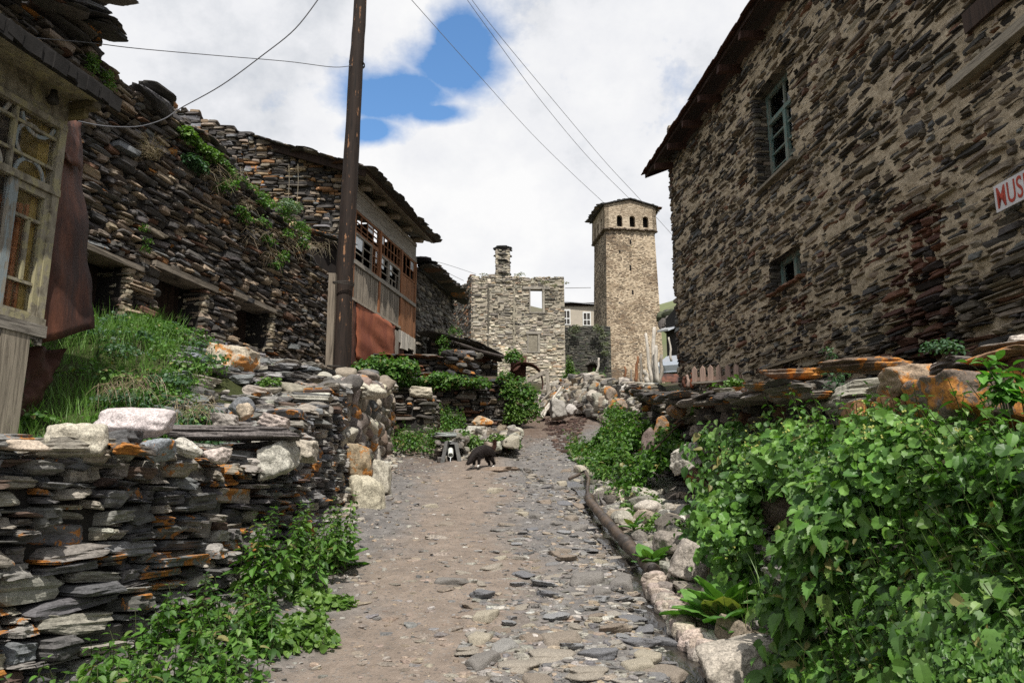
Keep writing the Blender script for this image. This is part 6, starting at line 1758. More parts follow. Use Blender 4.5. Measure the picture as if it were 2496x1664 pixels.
# cow dung / dark dirt clods at the head of the path
B = Batch()
for k in range(1100):
    y = U(13.5, 20.5); x = np.interp(y, [13.5, 17, 20.5], [-.25, .3, .9]) + U(-.2, 1.3); L = U(.015, .07) * (1.6 if rnd() < .12 else 1)
    if x > WRX(y) - .2 or noise.noise(Vector((x * 1.2, y * .8, 5))) < -.05: continue
    B.add(gt[5 + k % 3], np.diag([L, L * .8, L * .5]), (x, y, Pz(x, y) + .01), pick([(3, (.055, .032, .025)), (1, (.10, .06, .045))]))
tag(B.build('dark_soil', 'rock', None, False), 'dark brown churned soil clods at the head of the path', None, None, 'stuff')

# water pipe
def gy(px, py):
    r = ray(px, py); t_ = -1.55 / (r.z - .17 * r.y); return Vector((r.x * t_, r.y * t_, r.z * t_))
rW = thing('water_pipe', gy(1510, 1300), 'thick dirty brown pipe lying beside the stream at right', 'pipe')
pp = [gy(1432, 1205), gy(1438, 1235), gy(1470, 1275), gy(1510, 1322), gy(1555, 1372), gy(1592, 1412)]
out = []
for i in range(len(pp) - 1):
    for q in range(9): out.append(pp[i].lerp(pp[i + 1], q / 9) + Vector((0, 0, .06)))
out.append(pp[-1] + Vector((0, 0, .06)))
B = Batch(); B.tube(out[6:], [.047 + .004 * math.sin(i * 2.2) + (.008 if i % 13 < 2 else 0) for i in range(len(out) - 6)], 16); part(B, 'outer_pipe', 'pipe', rW, True)
B = Batch(); B.tube([gy(1388, 1176) + Vector((0, 0, .05)), gy(1428, 1166) + Vector((0, 0, .10)), gy(1436, 1190) + Vector((0, 0, .12)), gy(1432, 1215) + Vector((0, 0, .10)), out[6]], .022, 10, (1.6, 1.7, 1.8)); part(B, 'hose', 'pipe', rW, True)
B = Batch(); B.tube([out[30] , out[31]], .062, 16, (1.2, 1.2, 1.2)); B.tube([out[-2], out[-1]], [.056, .060], 16); part(B, 'collar', 'pipe', rW, True)
# spout
rO = thing('water_spout', PY(1108, 1130, 12.4), 'white plastic pipe spout trickling water between dark slates, left of the dog', 'water spout')
B = Batch(); a, b = PY(1102, 1080, 12.9), PY(1100, 1106, 12.35); a, b = PY(1098, 1080, 13.1), PY(1098.5, 1109, 12.4)
dd = (b - a).normalized(); xx = dd.cross(Vector((0, 0, 1))).normalized(); yy_ = xx.cross(dd)
V = []; n_ = 18
for (p, r) in ((a, .042), (b, .042), (b, .036), (b - dd * .12, .036)):
    for j in range(n_): t_ = 6.2832 * j / n_; V.append((p + (xx * math.cos(t_) + yy_ * math.sin(t_)) * r)[:])
Fc = []
for i in range(3):
    for j in range(n_): q = i * n_ + j; w = i * n_ + (j + 1) % n_; Fc.append([q, w, w + n_, q + n_])
Fc.append([3 * n_ + j for j in range(n_)]); B.raw(V, Fc); part(B, 'spout_pipe', 'spout', rO, True)
B = Batch(); B.tube([b + Vector((0, -.01, -.035)), b + Vector((.0, -.03, -.08)), b + Vector((-.002, -.04, -.22))], [.006, .005, .008], 6); part(B, 'water_jet', 'splash', rO, True)
B = Batch()
for (x0, y0, x1, y1, w) in ((1078, 1146, 1088, 1076, .05), (1124, 1144, 1112, 1078, .045)):
    p, q = PY(x0, y0 - 8, 12.5), PY(x1, y1, 12.55); B.box((p + q) / 2, (q - p) / 2, (w * .5, .0, 0), (0, .12, 0), (.12, .12, .115), jit=.012)
B.box(PY(1100, 1080, 12.75), (.11, 0, 0), (0, .1, 0), (0, 0, .02), (.2, .2, .2)); part(B, 'slate_cheek', 'stone', rO)
B = Batch(); B.box(PY(1101, 1110, 12.72), (.12, 0, 0), (0, .03, 0), (0, 0, .22)); part(B, 'recess_shade', 'dark', rO)  # near-black block: shade behind the spout painted as solid colour

# ================================================================== DOG
def dog():
    r_ = empty('dog', (0, 0, 0)); tag(r_, 'small shaggy black dog with raised brown tail, head down drinking beside the spout', 'dog')
    # x forward; joints: name -> (x, y, z, radius)
    J = [(-.17, 0, .275, .100), (-.07, 0, .292, .112), (.05, 0, .280, .116), (.14, 0, .255, .104), (.22, 0, .200, .078), (.28, 0, .135, .068), (.33, 0, .085, .044), (.385, 0, .045, .026),   # spine to muzzle 0-7
         (-.25, 0, .30, .045)]
    E = [(0, 1), (1, 2), (2, 3), (3, 4), (4, 5), (5, 6), (6, 7), (0, 8)]
    def leg(at_, pts):
        k = at_
        for p in pts: J.append(p); E.append((k, len(J) - 1)); k = len(J) - 1
    for s in (-1, 1):
        leg(3, [(.155, s * .062, .20, .042), (.145, s * .066, .12, .027), (.150, s * .066, .045, .021), (.172, s * .066, .016, .023), (.195, s * .066, .012, .017)])
        leg(0, [(-.19, s * .060, .215, .056), (-.150, s * .064, .155, .036), (-.235, s * .064, .095, .022), (-.225, s * .064, .035, .019), (-.200, s * .064, .014, .022), (-.178, s * .064, .011, .016)])
    me = bpy.data.meshes.new('body'); me.from_pydata([j[:3] for j in J], E, [])
    o = link('body', me); sk = o.modifiers.new('s', 'SKIN'); sk.use_smooth_shade = True
    for v, j in zip(me.skin_vertices[0].data, J): v.radius = (j[3], j[3])
    me.skin_vertices[0].data[0].use_root = True
    sb = o.modifiers.new('u', 'SUBSURF'); sb.levels = 2; sb.render_levels = 2
    bake_mod(o); me = o.data; me.materials.clear(); me.materials.append(MATS['fur']); me.materials.append(MATS['furwhite'])
    for v in me.vertices:
        n = v.co * 30; d = noise.noise(n) * .008 if v.co.z > .12 else 0; v.co += v.normal * d
    for p in me.polygons:
        p.use_smooth = True
        if p.center.z < .05 and p.center.x > -.3 and p.center.x < .3: p.material_index = 1
    o.parent = r_
    vs = [(v.co.copy(), v.normal.copy()) for v in me.vertices]
    B = Batch()
    for k in range(3600):
        c, n = random.choice(vs)
        if c.z < .06: continue
        d = (n + Vector((-.9, 0, -.55)) + Vector((U(-.3, .3), U(-.3, .3), U(-.3, .3)))).normalized(); L = U(.03, .065) * (.5 if c.x > .27 or c.z < .15 else 1)
        x = d.cross(Vector((U(-1, 1), U(-1, 1), U(-1, 1)))).normalized() * .0026
        B.raw([(c - x)[:], (c + x)[:], (c + d * L)[:]], [[0, 1, 2]])
    B.build('coat', 'fur', r_)
    B = Batch(); tp = [Vector((-.25, 0, .30)), Vector((-.30, 0, .35)), Vector((-.315, 0, .41)), Vector((-.295, 0, .46))]
    B.tube(tp, [.026, .036, .034, .014], 8)
    for k in range(900):
        t_ = rnd() * 3; i = int(t_); c = tp[i].lerp(tp[min(i + 1, 3)], t_ - i); d = Vector((U(-1, 1), U(-1, 1), U(-.2, 1.2))).normalized(); L = U(.04, .085)
        x = d.cross(Vector((U(-1, 1), U(-1, 1), U(-1, 1)))).normalized() * .003; B.raw([(c - x)[:], (c + x)[:], (c + d * L)[:]], [[0, 1, 2]])
    B.build('tail', 'furtail', r_)
    for s in (-1, 1):
        B = Batch(); c = Vector((.275, s * .045, .165)); t_ = c + Vector((-.045, s * .045, .050))
        B.raw([(c + Vector((.022, 0, .012)))[:], (c + Vector((-.022, 0, -.012)))[:], t_[:], (c + Vector((.0, s * .012, -.01)))[:]], [[0, 2, 1], [0, 3, 2], [3, 1, 2], [0, 1, 3]]); B.build('ear', 'fur', r_)
        B = Batch(); B.add(tl('round', 2)[0], np.eye(3) * .006, (.335, s * .032, .110), (1, 1, 1)); B.build('eye', 'glass', r_)
    B = Batch(); B.add(tl('round', 2)[1], np.diag([.012, .014, .010]), (.408, 0, .045), (1, 1, 1)); B.build('nose', 'rubber', r_)
    return r_
d_ = dog(); dp = PY(1176, 1131, 11.75); d_.location = (dp.x, dp.y, Pz(dp.x, dp.y) - .005); d_.rotation_euler = (0, 0, math.radians(-137)); d_.scale = (.80, .84, .90)
#@@PART4
# ================================================================== VEGETATION
GR = [(3, (.062, .142, .024)), (3, (.088, .195, .030)), (1.6, (.04, .10, .020)), (1.2, (.12, .235, .045)), (.6, (.16, .26, .065)), (.35, (.24, .22, .08))]
GRY = [(3, (.10, .19, .035)), (2, (.14, .24, .05)), (1, (.07, .14, .03))]
GRB = [(3, (.06, .13, .06)), (2, (.09, .17, .09)), (1, (.04, .09, .04))]
def nettle(B, base, h, lean=(0, 0), n=None, ls=(.05, .10), kind='nettle', pal=GR, top=.35, r=.0028):
    base = Vector(base); n = n or int(h / .045)
    pts = []
    for i in range(5):
        t_ = i / 4; pts.append(base + Vector((lean[0] * t_ * t_ * h, lean[1] * t_ * t_ * h, h * t_ * (1 - .08 * t_))))
    B.tube(pts, [r * (1.2 - .7 * i / 4) for i in range(5)], 4, (.10, .12, .05), cap=False)
    yaw = U(0, 3.14)
    for i in range(n):
        t_ = .18 + .82 * (i + 1) / n; q = t_ * 4; j = min(int(q), 3); p = pts[j].lerp(pts[j + 1], q - j)
        sz = U(*ls) * (1 - (1 - top) * max(0, (t_ - .45) / .55)); yaw += 1.57 + U(-.25, .25)
        for s in (0, 3.1416):
            a = yaw + s; el = U(-.75, .15) + (.7 if t_ > .9 else 0); d = (math.cos(a) * math.cos(el), math.sin(a) * math.cos(el), math.sin(el))
            M = rotm(d, U(-.35, .35)) * sz
            if M[2, 2] < 0: M[:, [0, 2]] *= -1
            B.add(LEAF[kind], M, p + Vector(d) * sz * .15, pick(pal))
def clump(B, c, rad, n, kinds=('round',), ls=(.03, .06), pal=GR, up=.6, flat=None):
    """leaves on and inside an ellipsoid mound"""
    c = np.array(c, float); rad = np.array(rad, float)
    for k in range(n):
        d = RNG.normal(size=3); d /= np.linalg.norm(d)
        if d[2] < -.35: d[2] *= -.5
        lump = 1 + .35 * noise.noise(Vector((d[0] * 2.2 + c[0], d[1] * 2.2 + c[1], d[2] * 2.2)))
        p = c + d * rad * lump * rnd() ** .22
        o = d * .8 + np.array([0, 0, up]) + RNG.normal(size=3) * .45; o /= np.linalg.norm(o)
        y = np.cross(o, RNG.normal(size=3)); y /= np.linalg.norm(y); y = y + o * .25; y /= np.linalg.norm(y)
        x = np.cross(y, o); x /= np.linalg.norm(x); z = np.cross(x, y); s = U(*ls)
        B.add(LEAF[random.choice(kinds)], np.stack([x, y, z], axis=1) * s, p, pick(pal))
def grass(B, x, y, z, h, n, spread, pal=GRY, w=1.0, droop=0.0):
    for k in range(n):
        a = U(0, 6.28); rr = spread * rnd() ** .5; px_, py_ = x + math.cos(a) * rr, y + math.sin(a) * rr
        l = U(-.5, .5); m_ = U(-.5, .5); d = np.array([l, m_, 1.0 - droop]); d /= np.linalg.norm(d)
        M = rotm(d, U(0, 6.28)); L = h * U(.5, 1.1); B.add(LEAF['blade'], np.stack([M[:, 0] * L * .55 * w, M[:, 1] * L, M[:, 2] * L], axis=1), (px_, py_, z), pick(pal))
DRY = [(2, (.30, .24, .15)), (1, (.20, .15, .10)), (1, (.38, .32, .22))]
def drygrass(B, c, n, L, sp, down=True, r=.0022):
    for k in range(n):
        p = Vector(c) + Vector((U(-sp, sp), U(-sp, sp) * .5, U(-sp, sp) * .4)); d = Vector((U(-1, 1), U(-.9, .1), U(-1.1, .3) if down else U(-.1, 1.2))).normalized(); l = L * U(.4, 1.1)
        q = p + d * l * .5; e = q + (d + Vector((0, 0, -.8))).normalized() * l * .5; B.tube([p, q, e], [r, r * .8, r * .3], 3, pick(DRY), cap=False)
# --- mound of grass at left
B = Batch()
for k in range(900):
    y = U(5.4, 8.2); x = U(-4.9, -2.4)
    if x > -.43 * y: continue
    if noise.noise(Vector((x * 1.2, y * 1.2, 3))) < -.25: continue
    grass(B, x, y, Gs(x, y) - .03, U(.16, .34), 14, .14, [(3, (.12, .25, .04)), (2, (.16, .30, .06)), (1, (.08, .17, .03))], .8)
for k in range(240):
    y = U(5.2, 8.6); x = min(U(-4.6, -2.5), -.41 * y); grass(B, x, y, Gs(x, y) - .03, U(.08, .18), 9, .12)
tag(B.build('grass', 'leaf'), 'long bright green grass on the bank below the stone house', None, None, 'stuff')
B = Batch()
for k in range(150):
    y = U(5.3, 8.6); x = U(-4.4, -2.2)
    if x > -.395 * y or (x < -.52 * y and rnd() < .5): continue
    clump(B, (x, y, Gs(x, y) + .05), (U(.14, .3), U(.14, .3), U(.06, .13)), 120, ('round', 'small'), (.02, .045), GR if rnd() < .6 else GRB)
tag(B.build('undergrowth', 'leaf'), 'low leafy weeds over the grassy bank below the stone house', None, None, 'stuff')
B = Batch(); drygrass(B, PY(335, 925, 6.2), 60, .24, .16); drygrass(B, PY(480, 985, 5.9), 70, .22, .16); drygrass(B, PY(270, 940, 6.2), 30, .2, .1)
o = B.build('dry_grass', 'leaf', None, False, loc=tuple(PY(330, 950, 6))); tag(o, 'withered straw coloured tuft hanging on the grassy bank above the pink boulder', 'dry plant'); o['kind'] = 'stuff'
# --- plants growing on the left house
def plant(label, build, loc, name='weed', cat='plant', group=None):
    B = Batch(); build(B); o = B.build(name, 'leaf', None, False, loc=tuple(loc)); return tag(o, label, cat, group)
def onA(px, py, t=.05):
    s, z = FA.hit(px, py, t); return FA.p(s, z, t)
plant('bright green leafy cushion hanging highest on the left house wall top', lambda B: [clump(B, onA(px, py), (.13, .13, .12), 240, ('round', 'small'), (.03, .055), GRY) for px, py in ((455, 330), (470, 350), (500, 375), (520, 385))], onA(480, 360))
plant('darker blue green leafy tuft just below the bright cushion', lambda B: [clump(B, onA(px, py), (.13, .13, .12), 220, ('round', 'small'), (.03, .055), GRB) for px, py in ((465, 395), (485, 410))], onA(475, 405))
plant('long mossy green strip trailing down the sloping wall top', lambda B: [(clump(B, onA(px, py, .0), (.13, .13, .09), 150, ('small',), (.025, .05), GRY if i % 2 else GR), grass(B, *onA(px, py, 0), .12, 16, .1)) for i, (px, py) in enumerate(((540, 400), (560, 425), (585, 445), (610, 462), (635, 480), (660, 500), (690, 515), (700, 535), (730, 550), (740, 560)))], onA(640, 480))['kind'] = 'stuff'
plant('grey green sage like bush at the right end of the sloping wall top', lambda B: [clump(B, onA(px, py), (.14, .14, .12), 260, ('small',), (.03, .05), [(1, (.20, .28, .18)), (1, (.13, .20, .11))]) for px, py in ((700, 500), (718, 510))], onA(705, 505))
plant('tangle of green weeds hanging over the middle of the house wall', lambda B: [clump(B, onA(px, py), (.13, .12, .13), 110, ('small', 'round'), (.025, .05), GR) for px, py in ((560, 455), (585, 520), (600, 540), (640, 545), (655, 590), (700, 575), (740, 580), (690, 630), (670, 650), (545, 460), (735, 600), (640, 500))], onA(650, 560))['kind'] = 'stuff'
plant('dry brown stems drooping over the house wall among the weeds', lambda B: [drygrass(B, onA(px, py), 26, .45, .16) for px, py in ((510, 410), (540, 440), (600, 500), (640, 560), (700, 590), (740, 590), (770, 600), (660, 620), (780, 590), (610, 560), (570, 420))], onA(640, 560), 'dried_weed', 'dry plant')
plant('round straw coloured dead bush sticking out near the top of the house wall', lambda B: drygrass(B, onA(365, 380, .05), 190, .36, .12, False), onA(365, 380), 'dead_bush', 'dry plant')
plant('small green fern patch under the overhanging roof slates at left', lambda B: [clump(B, onA(px, py), (.07, .07, .11), 130, ('small',), (.02, .04), GRY) for px, py in ((222, 150), (226, 170), (262, 190), (268, 215))], onA(240, 170))['kind'] = 'stuff'
plant('tiny weeds rooted in the house wall above the low window', lambda B: [clump(B, onA(px, py), (.06, .06, .07), 60, ('small',), (.02, .035), GR) for px, py in ((350, 560), (360, 590), (355, 610))], onA(355, 590))['kind'] = 'stuff'
plant('pair of thin dead stalks in front of the gable wall', lambda B: [B.tube([PY(x0, 500, 13.0), PY(x0 + 3, 440, 13.0), PY(x0 + 2, 400, 13.0)], .006, 4, (.3, .25, .18)) or drygrass(B, PY(x0 + 2, 420, 13.0), 12, .12, .03, False) for x0 in (702, 724)], PY(710, 500, 13), 'dead_stalks', 'dry plant')
plant('low bright grass tuft on the terrace left of the pole', lambda B: [(grass(B, p.x, p.y, p.z - .05, .14, 60, .14), clump(B, p - Vector((0, 0, .03)), (.2, .14, .06), 70, ('small',), (.02, .04), GRY)) for p in (PY(700, 895, 9.6), PY(735, 900, 9.6), PY(765, 905, 9.7), PY(680, 893, 9.6))], PY(730, 905, 9.6), 'grass_tuft')
plant('small leafy weed between the terrace slabs', lambda B: clump(B, PY(655, 938, 8.0), (.13, .1, .09), 200, ('small', 'round'), (.02, .04), GRY), PY(655, 950, 8))
# --- bushes in the middle left
plant('dense rounded green bush against the upper slate terrace wall, right of the pole', lambda B: [clump(B, PY(px, py, 16.4), (.34, .34, .26), 620, ('round', 'small'), (.05, .09), GR) for px, py in ((895, 905), (925, 895), (955, 905), (985, 900), (915, 925), (965, 925))], PY(930, 940, 16.4), 'bush', 'bush')
plant('low green bush spilling over the dark slate wall', lambda B: [clump(B, PY(px, py, 16.9), (.30, .3, .17), 380, ('round', 'small'), (.04, .08), GR) for px, py in ((1005, 945), (1040, 935), (1070, 925), (1100, 930), (1125, 935), (1085, 945), (1165, 938))], PY(1080, 945, 16.9), 'bush', 'bush')
plant('small green shrub growing on the collapsed shed wall', lambda B: clump(B, PY(1252, 873, 20.8), (.26, .2, .24), 420, ('small', 'round'), (.05, .08), GR), PY(1252, 885, 20.8), 'bush', 'bush')
plant('tall hanging green creeper beside the path head, right of the dark wall', lambda B: [clump(B, PY(px, py, 17.2), (.22, .2, .26), 260, ('small', 'round'), (.035, .065), GRY if i % 2 else GR) for i, (px, py) in enumerate(((1232, 928), (1245, 950), (1268, 945), (1262, 975), (1285, 990), (1250, 1000), (1290, 965), (1285, 1015), (1240, 965), (1265, 1020), (1300, 1005), (1250, 1025)))], PY(1265, 1020, 17), 'creeper', 'plant')
plant('small green weeds on the low stone cottage corner', lambda B: [clump(B, PY(px, py, 21.0), (.2, .2, .22), 150, ('small',), (.04, .07), GR) for px, py in ((1080, 835), (1085, 860), (1100, 870), (1108, 812))], PY(1085, 870, 21))
plant('dark green nettles left of the water spout', lambda B: [nettle(B, (x, y, Pz(x, y)), U(.22, .46), (U(-.3, .3), U(-.5, 0)), ls=(.06, .10)) for x, y in [(U(-2.05, -1.15), U(12.7, 14.4)) for _ in range(85)]], PY(1040, 1110, 13), 'nettles', 'plant')
plant('taller weeds behind the spout nettles', lambda B: [nettle(B, (x, y, Pz(x, y) + .1), U(.4, .65), (U(-.3, .3), U(-.3, 0)), ls=(.06, .10), pal=GR) for x, y in [(U(-1.4, -.95), U(14.6, 16)) for _ in range(26)]], PY(1060, 1060, 15), 'nettles', 'plant')
plant('low weeds growing round the stones beside the dog', lambda B: [clump(B, PY(px, py, 12.7 if px < 1130 else 13.0), (.2, .16, .12) if px > 1130 else (.1, .08, .07), 200 if px > 1130 else 90, ('small', 'round'), (.03, .055), GRY) for px, py in ((1062, 1082), (1072, 1100), (1068, 1062), (1122, 1064), (1130, 1058), (1145, 1075), (1160, 1085), (1135, 1095), (1230, 1080), (1215, 1075), (1245, 1085))], PY(1170, 1090, 13))
plant('green weeds growing at the foot of the mossy linking wall', lambda B: [nettle(B, PY(px, 930, 24), U(.2, .5), (U(-.3, .3), 0), ls=(.08, .14)) for px in [U(1370, 1470) for _ in range(40)]] + [nettle(B, PY(1390 + U(-8, 8), 930, 23.5), U(.6, .95), (0, 0), ls=(.08, .15), pal=GRY) for _ in range(9)], PY(1420, 930, 24), 'nettles', 'plant')
plant('pale green ivy hanging down the corner of tower and linking wall', lambda B: [clump(B, PY(px, py, 51), (.32, .2, .38), 70, ('small',), (.08, .16), [(2, (.17, .19, .11)), (1, (.10, .12, .06))]) for px, py in ((1405, 803), (1398, 808), (1462, 808), (1470, 822), (1474, 842), (1476, 862), (1455, 800))], PY(1460, 830, 51), 'ivy', 'plant')
plant('moss and small plants along the broken wall head of the ruin', lambda B: [clump(B, PY(px, py, 44.9), (.26, .25, .10), 40, ('small',), (.06, .12), [(1, (.15, .17, .08)), (1, (.24, .22, .14)), (1, (.09, .12, .04))]) for px, py in ((1180, 670), (1262, 671), (1272, 669), (1328, 688), (1352, 696), (1378, 690))], PY(1260, 680, 45), 'moss', 'plant')['kind'] = 'stuff'
# --- right bank
B = Batch()
for k in range(300):
    y = U(8.6, 14.2); x = U(1.1, 1.95)
    if y < 10 and x < 1.3: continue
    if noise.noise(Vector((x * 1.5, y * .9, 8))) < -.12: continue
    if rnd() < .3: clump(B, (x, y, Pz(x, y) + max(0, (x - 1.3)) * .9), (.2, .2, .13), 110, ('round', 'small'), (.04, .07), GR); continue
    z = Pz(x, y) + max(0, (x - 1.3)) * .9; nettle(B, (x, y, z - .1), U(.2, .5), (U(-.5, 0.1), U(-.4, 0)), ls=(.07, .12), pal=GR if rnd() < .7 else GRY, n=6)
for k in range(90): y = U(9, 14); x = U(1.0, 1.5); grass(B, x, y, Pz(x, y), U(.15, .3), 10, .1)
tag(B.build('undergrowth', 'leaf'), 'fresh green nettles and grass on the bank right of the path head', None, None, 'stuff')
plant('dark flat slate hidden among the bank weeds', lambda B: clump(B, PY(1440, 1215, 8.7), (.18, .15, .12), 150, ('small', 'round'), (.03, .06), GRY), PY(1470, 1200, 8.7)) if False else None
# --- the great thicket over the right wall
def bulge(y): return .12 + .38 * float(smooth(9.5, 4.6, y))
def thick_pt(px, py):
    r = ray(px, py); y_ = 5.0
    for it in range(6):
        xw = float(WRX(y_)); zb_, zt_2 = float(R(y_)), WRT(y_)
        z_ = r.z / r.y * y_; f_ = min(max((z_ - zb_) / (zt_2 - zb_), 0), 1); xt = xw - bulge(y_) * (1.35 - 1.1 * f_); y_ = xt * r.y / r.x
    return Vector((xt, y_, r.z / r.y * y_))
B = Batch(); k = 0; FLW = []; tries = 0
while k < 5600 and tries < 90000:
    tries += 1
    px, py = 1590 + 1000 * rnd() ** .9, U(935, 1800)
    top = np.interp(px, [1600, 1700, 1850, 1950, 2050, 2200, 2350, 2500], [1140, 1040, 1040, 1040, 1035, 1050, 1100, 1110])
    lft = np.interp(py, [950, 1050, 1180, 1230, 1300, 1420, 1500, 1600, 1664, 1800], [1740, 1730, 1735, 1700, 1680, 1860, 1890, 1890, 1870, 1870])
    if py < top + U(-15, 30) or px < lft + U(-30, 30): continue
    if (px - 1915) ** 2 / 105 ** 2 + (py - 1245) ** 2 / 95 ** 2 < 1: continue
    if 1795 < px < 1975 and 1310 < py < 1455: continue
    p = thick_pt(px, py)
    if p.y < 2.2 or p.y > 9.4: continue
    gap = noise.noise(Vector((p.y * 2.3, p.z * 3.2, 6.1))) + .4 * noise.noise(Vector((p.y * 6, p.z * 7, 1)))
    if gap < (.0 if px > 2000 else .02): continue
    k += 1
    lump = noise.noise(Vector((p.y * 1.7, p.z * 2.1, 3.3)))
    p = p + Vector((-.26 * lump, -.16 * lump, 0)); szf = random.choice((.65, .85, 1, 1.3, 1.55)); br = 1.04 + .6 * noise.noise(Vector((p.y * 3.1, p.z * 3.5, 7.7)))
    kn = noise.noise(Vector((p.y * 1.1, p.z * 1.3, 2.2))) + U(-.2, .2) + .25 * (p.z + .2)
    kind = 'nettle' if kn < .17 else 'round'
    if noise.noise(Vector((p.y * 2, p.z * 2, 9))) > .33: kind = 'small'
    pal = GR if kind != 'round' else [(3, (.095, .205, .032)), (2, (.13, .25, .045)), (1, (.055, .13, .025))]
    nl = 7 if kind != 'small' else 15; rad = .085
    for q in range(nl):
        N_ = np.array([-.62, -.62, .62]) + RNG.normal(size=3) * .42; N_ /= np.linalg.norm(N_)
        y_ = np.array([U(-.9, .3), U(-.9, .3), U(-1.15, .25)]); y_ = y_ - N_ * np.dot(y_, N_) * .8; y_ /= np.linalg.norm(y_)
        x_ = np.cross(y_, N_); x_ /= np.linalg.norm(x_); z_ = np.cross(x_, y_)
        sz = {'nettle': U(.032, .082), 'round': U(.022, .050), 'small': U(.016, .032)}[kind] * (.82 if p.y < 3.4 else 1) * szf
        c_ = np.array(p) + RNG.normal(size=3) * np.array([.06, .06, .05]) + (0.10 * rnd(), 0, 0)
        cl = pick(pal); B.add(LEAF[kind], np.stack([x_, y_, z_], axis=1) * sz, c_, (cl[0] * br, cl[1] * br, cl[2] * br))
    if kind == 'round' and rnd() < .045: FLW.append(p)
for k in range(60):      # grass blades and straw in the thicket
    p = thick_pt(U(1700, 2500), U(1080, 1640)); grass(B, p.x + .05, p.y, p.z - .1, U(.15, .3), 9, .06, GRY + [(1, (.30, .26, .14))])
for k in range(420):
    px, py = U(1700, 2560), U(1000, 1750); p = thick_pt(px, py)
    if p.y < 2 or p.y > 9 or px < 2000 and py > 1130: continue
    nettle(B, p + Vector((.06, .05, -.16)), U(.22, .36), (U(-.5, .1), U(-.4, 0)), n=6, ls=(.05, .10), top=.3)
tag(B.build('undergrowth', 'leaf'), 'dense thicket of nettles and scalloped round leaves covering the right wall', None, None, 'stuff')
B = Batch()
for p in FLW:
    for k in range(4):
        q = p + Vector((U(-.07, .02), U(-.08, .03), U(.0, .10))); B.tube([p - Vector((0, 0, .05)), q], .0012, 3, (.16, .22, .06), cap=False)
        for e in range(2): B.add(tl('round', 1)[0], np.eye(3) * U(.0035, .0062), q + Vector((U(-.01, .01), U(-.01, .01), U(0, .012))), (.52, .52, .15))
tag(B.build('flower_buds', 'leaf'), 'small pale yellow flower buds dotted over the right thicket', None, None, 'stuff')
plant('feathery green fern frond in the thicket above the dark boulder', lambda B: [[B.tube([a_, a_ + d_ * .3], .002, 3, (.1, .2, .04), cap=False)] + [B.add(LEAF['small'], rotm(np.array(d_.cross(Vector((.3, -1, .2))).normalized() * s_ + d_ * .4)) * (.055 * (1 - abs(j / 14 - .3))), a_ + d_ * (.3 * j / 14), (.12, .25, .04)) for j in range(14) for s_ in (-1, 1)] for a_, d_ in [(PY(1930, 1190, 4.6), Vector((U(-.6, .8), -.3, U(-.2, .9))).normalized()) for _ in range(9)]], PY(1930, 1190, 4.6), 'fern', 'fern')
plant('tall spindly flowering weed standing above the right coping', lambda B: [(B.tube([PY(x0, 1080, 5.0), PY(x0 + 6, 960, 5.0), PY(x1, y1, 5.0)], .003, 4, (.12, .16, .07)), [clump(B, PY(x0 + (x1 - x0) * f_ + U(-16, 16) * (1 - f_ * .6), 1060 + (y1 - 1060) * f_, 5.0), (.035, .035, .03), 22, ('small',), (.015, .03), GRB) for f_ in np.linspace(.15, 1, 13)]) for x0, x1, y1 in ((2040, 2020, 855), (2052, 2050, 905), (2110, 2100, 955))], PY(2040, 1000, 5), 'tall_weed', 'plant')
plant('glossy light green leafy sprig poking in at the right edge', lambda B: [nettle(B, PY(2500 + U(-60, 60), 1010, 2.75), U(.10, .22), (U(-.6, .2), 0), n=4, ls=(.05, .075), kind='small', pal=[(2, (.12, .28, .05)), (1, (.08, .2, .035))], top=.8) for _ in range(14)], PY(2490, 1010, 2.75), 'sprig', 'plant')
plant('dark green mugwort tuft against the right house foot', lambda B: clump(B, PY(2300, 852, 5.6), (.16, .12, .08), 260, ('small',), (.02, .04), GRB), PY(2300, 865, 5.6))
plant('bright leafy weed on the coping below the picket fence', lambda B: [clump(B, PY(px, py, 8.5), (.12, .1, .09), 130, ('round', 'small'), (.03, .06), GRY) for px, py in ((1745, 960), (1790, 938), (1755, 975), (1700, 985), (1715, 1000))], PY(1745, 970, 8.5))
# dock plants
def dock(label, px, py, Y, n, L, seed, lo=.15):
    random.seed(seed); g = gy(px, py) if Y is None else PY(px, py, Y); B = Batch()
    for k in range(n):
        a = 2.4 * k + U(-.3, .3); el = lo * .4 + (1.25 - lo * .4) * (k / n) ** .8 + U(-.12, .12); d = (math.cos(a) * math.cos(el), math.sin(a) * math.cos(el), math.sin(el)); s = L * U(.7, 1.1)
        M = rotm(d, U(-.3, .3)) * s
        if M[2, 2] < 0: M[:, [0, 2]] *= -1
        B.tube([g, g + Vector(d) * s * .25], .005, 5, (.16, .24, .07), cap=False); Mm = M; B.tube([g + Vector(d) * s * .2 + Vector(Mm @ np.array([0, q, .12 * q - .42 * q * q + .004])) for q in (0, .25, .5, .75, .95)], [.004, .0035, .003, .002, .001], 4, (.24, .36, .12), cap=False); B.add(LEAF['dock'], M, g + Vector(d) * s * .2, pick([(2, (.10, .225, .045)), (1, (.135, .27, .06)), (1, (.07, .165, .035)), (.25, (.22, .24, .07))]))
    o = B.build('dock_plant', 'leaf', None, True, loc=tuple(g)); tag(o, label, 'plant')
dock('big dock plant with broad bright leaves beside the stream', 1775, 1540, 4.65, 26, .31, 5, .75)
dock('smaller broad leaved dock growing by the end of the pipe', 1585, 1380, 6.0, 8, .19, 6)
dock('low broad leaved dock further up by the middle of the pipe', 1545, 1290, 7.2, 6, .16, 8)
dock('dock rosette at the foot of the near left wall', 815, 1395, 6.0, 14, .26, 9)
random.seed(77)
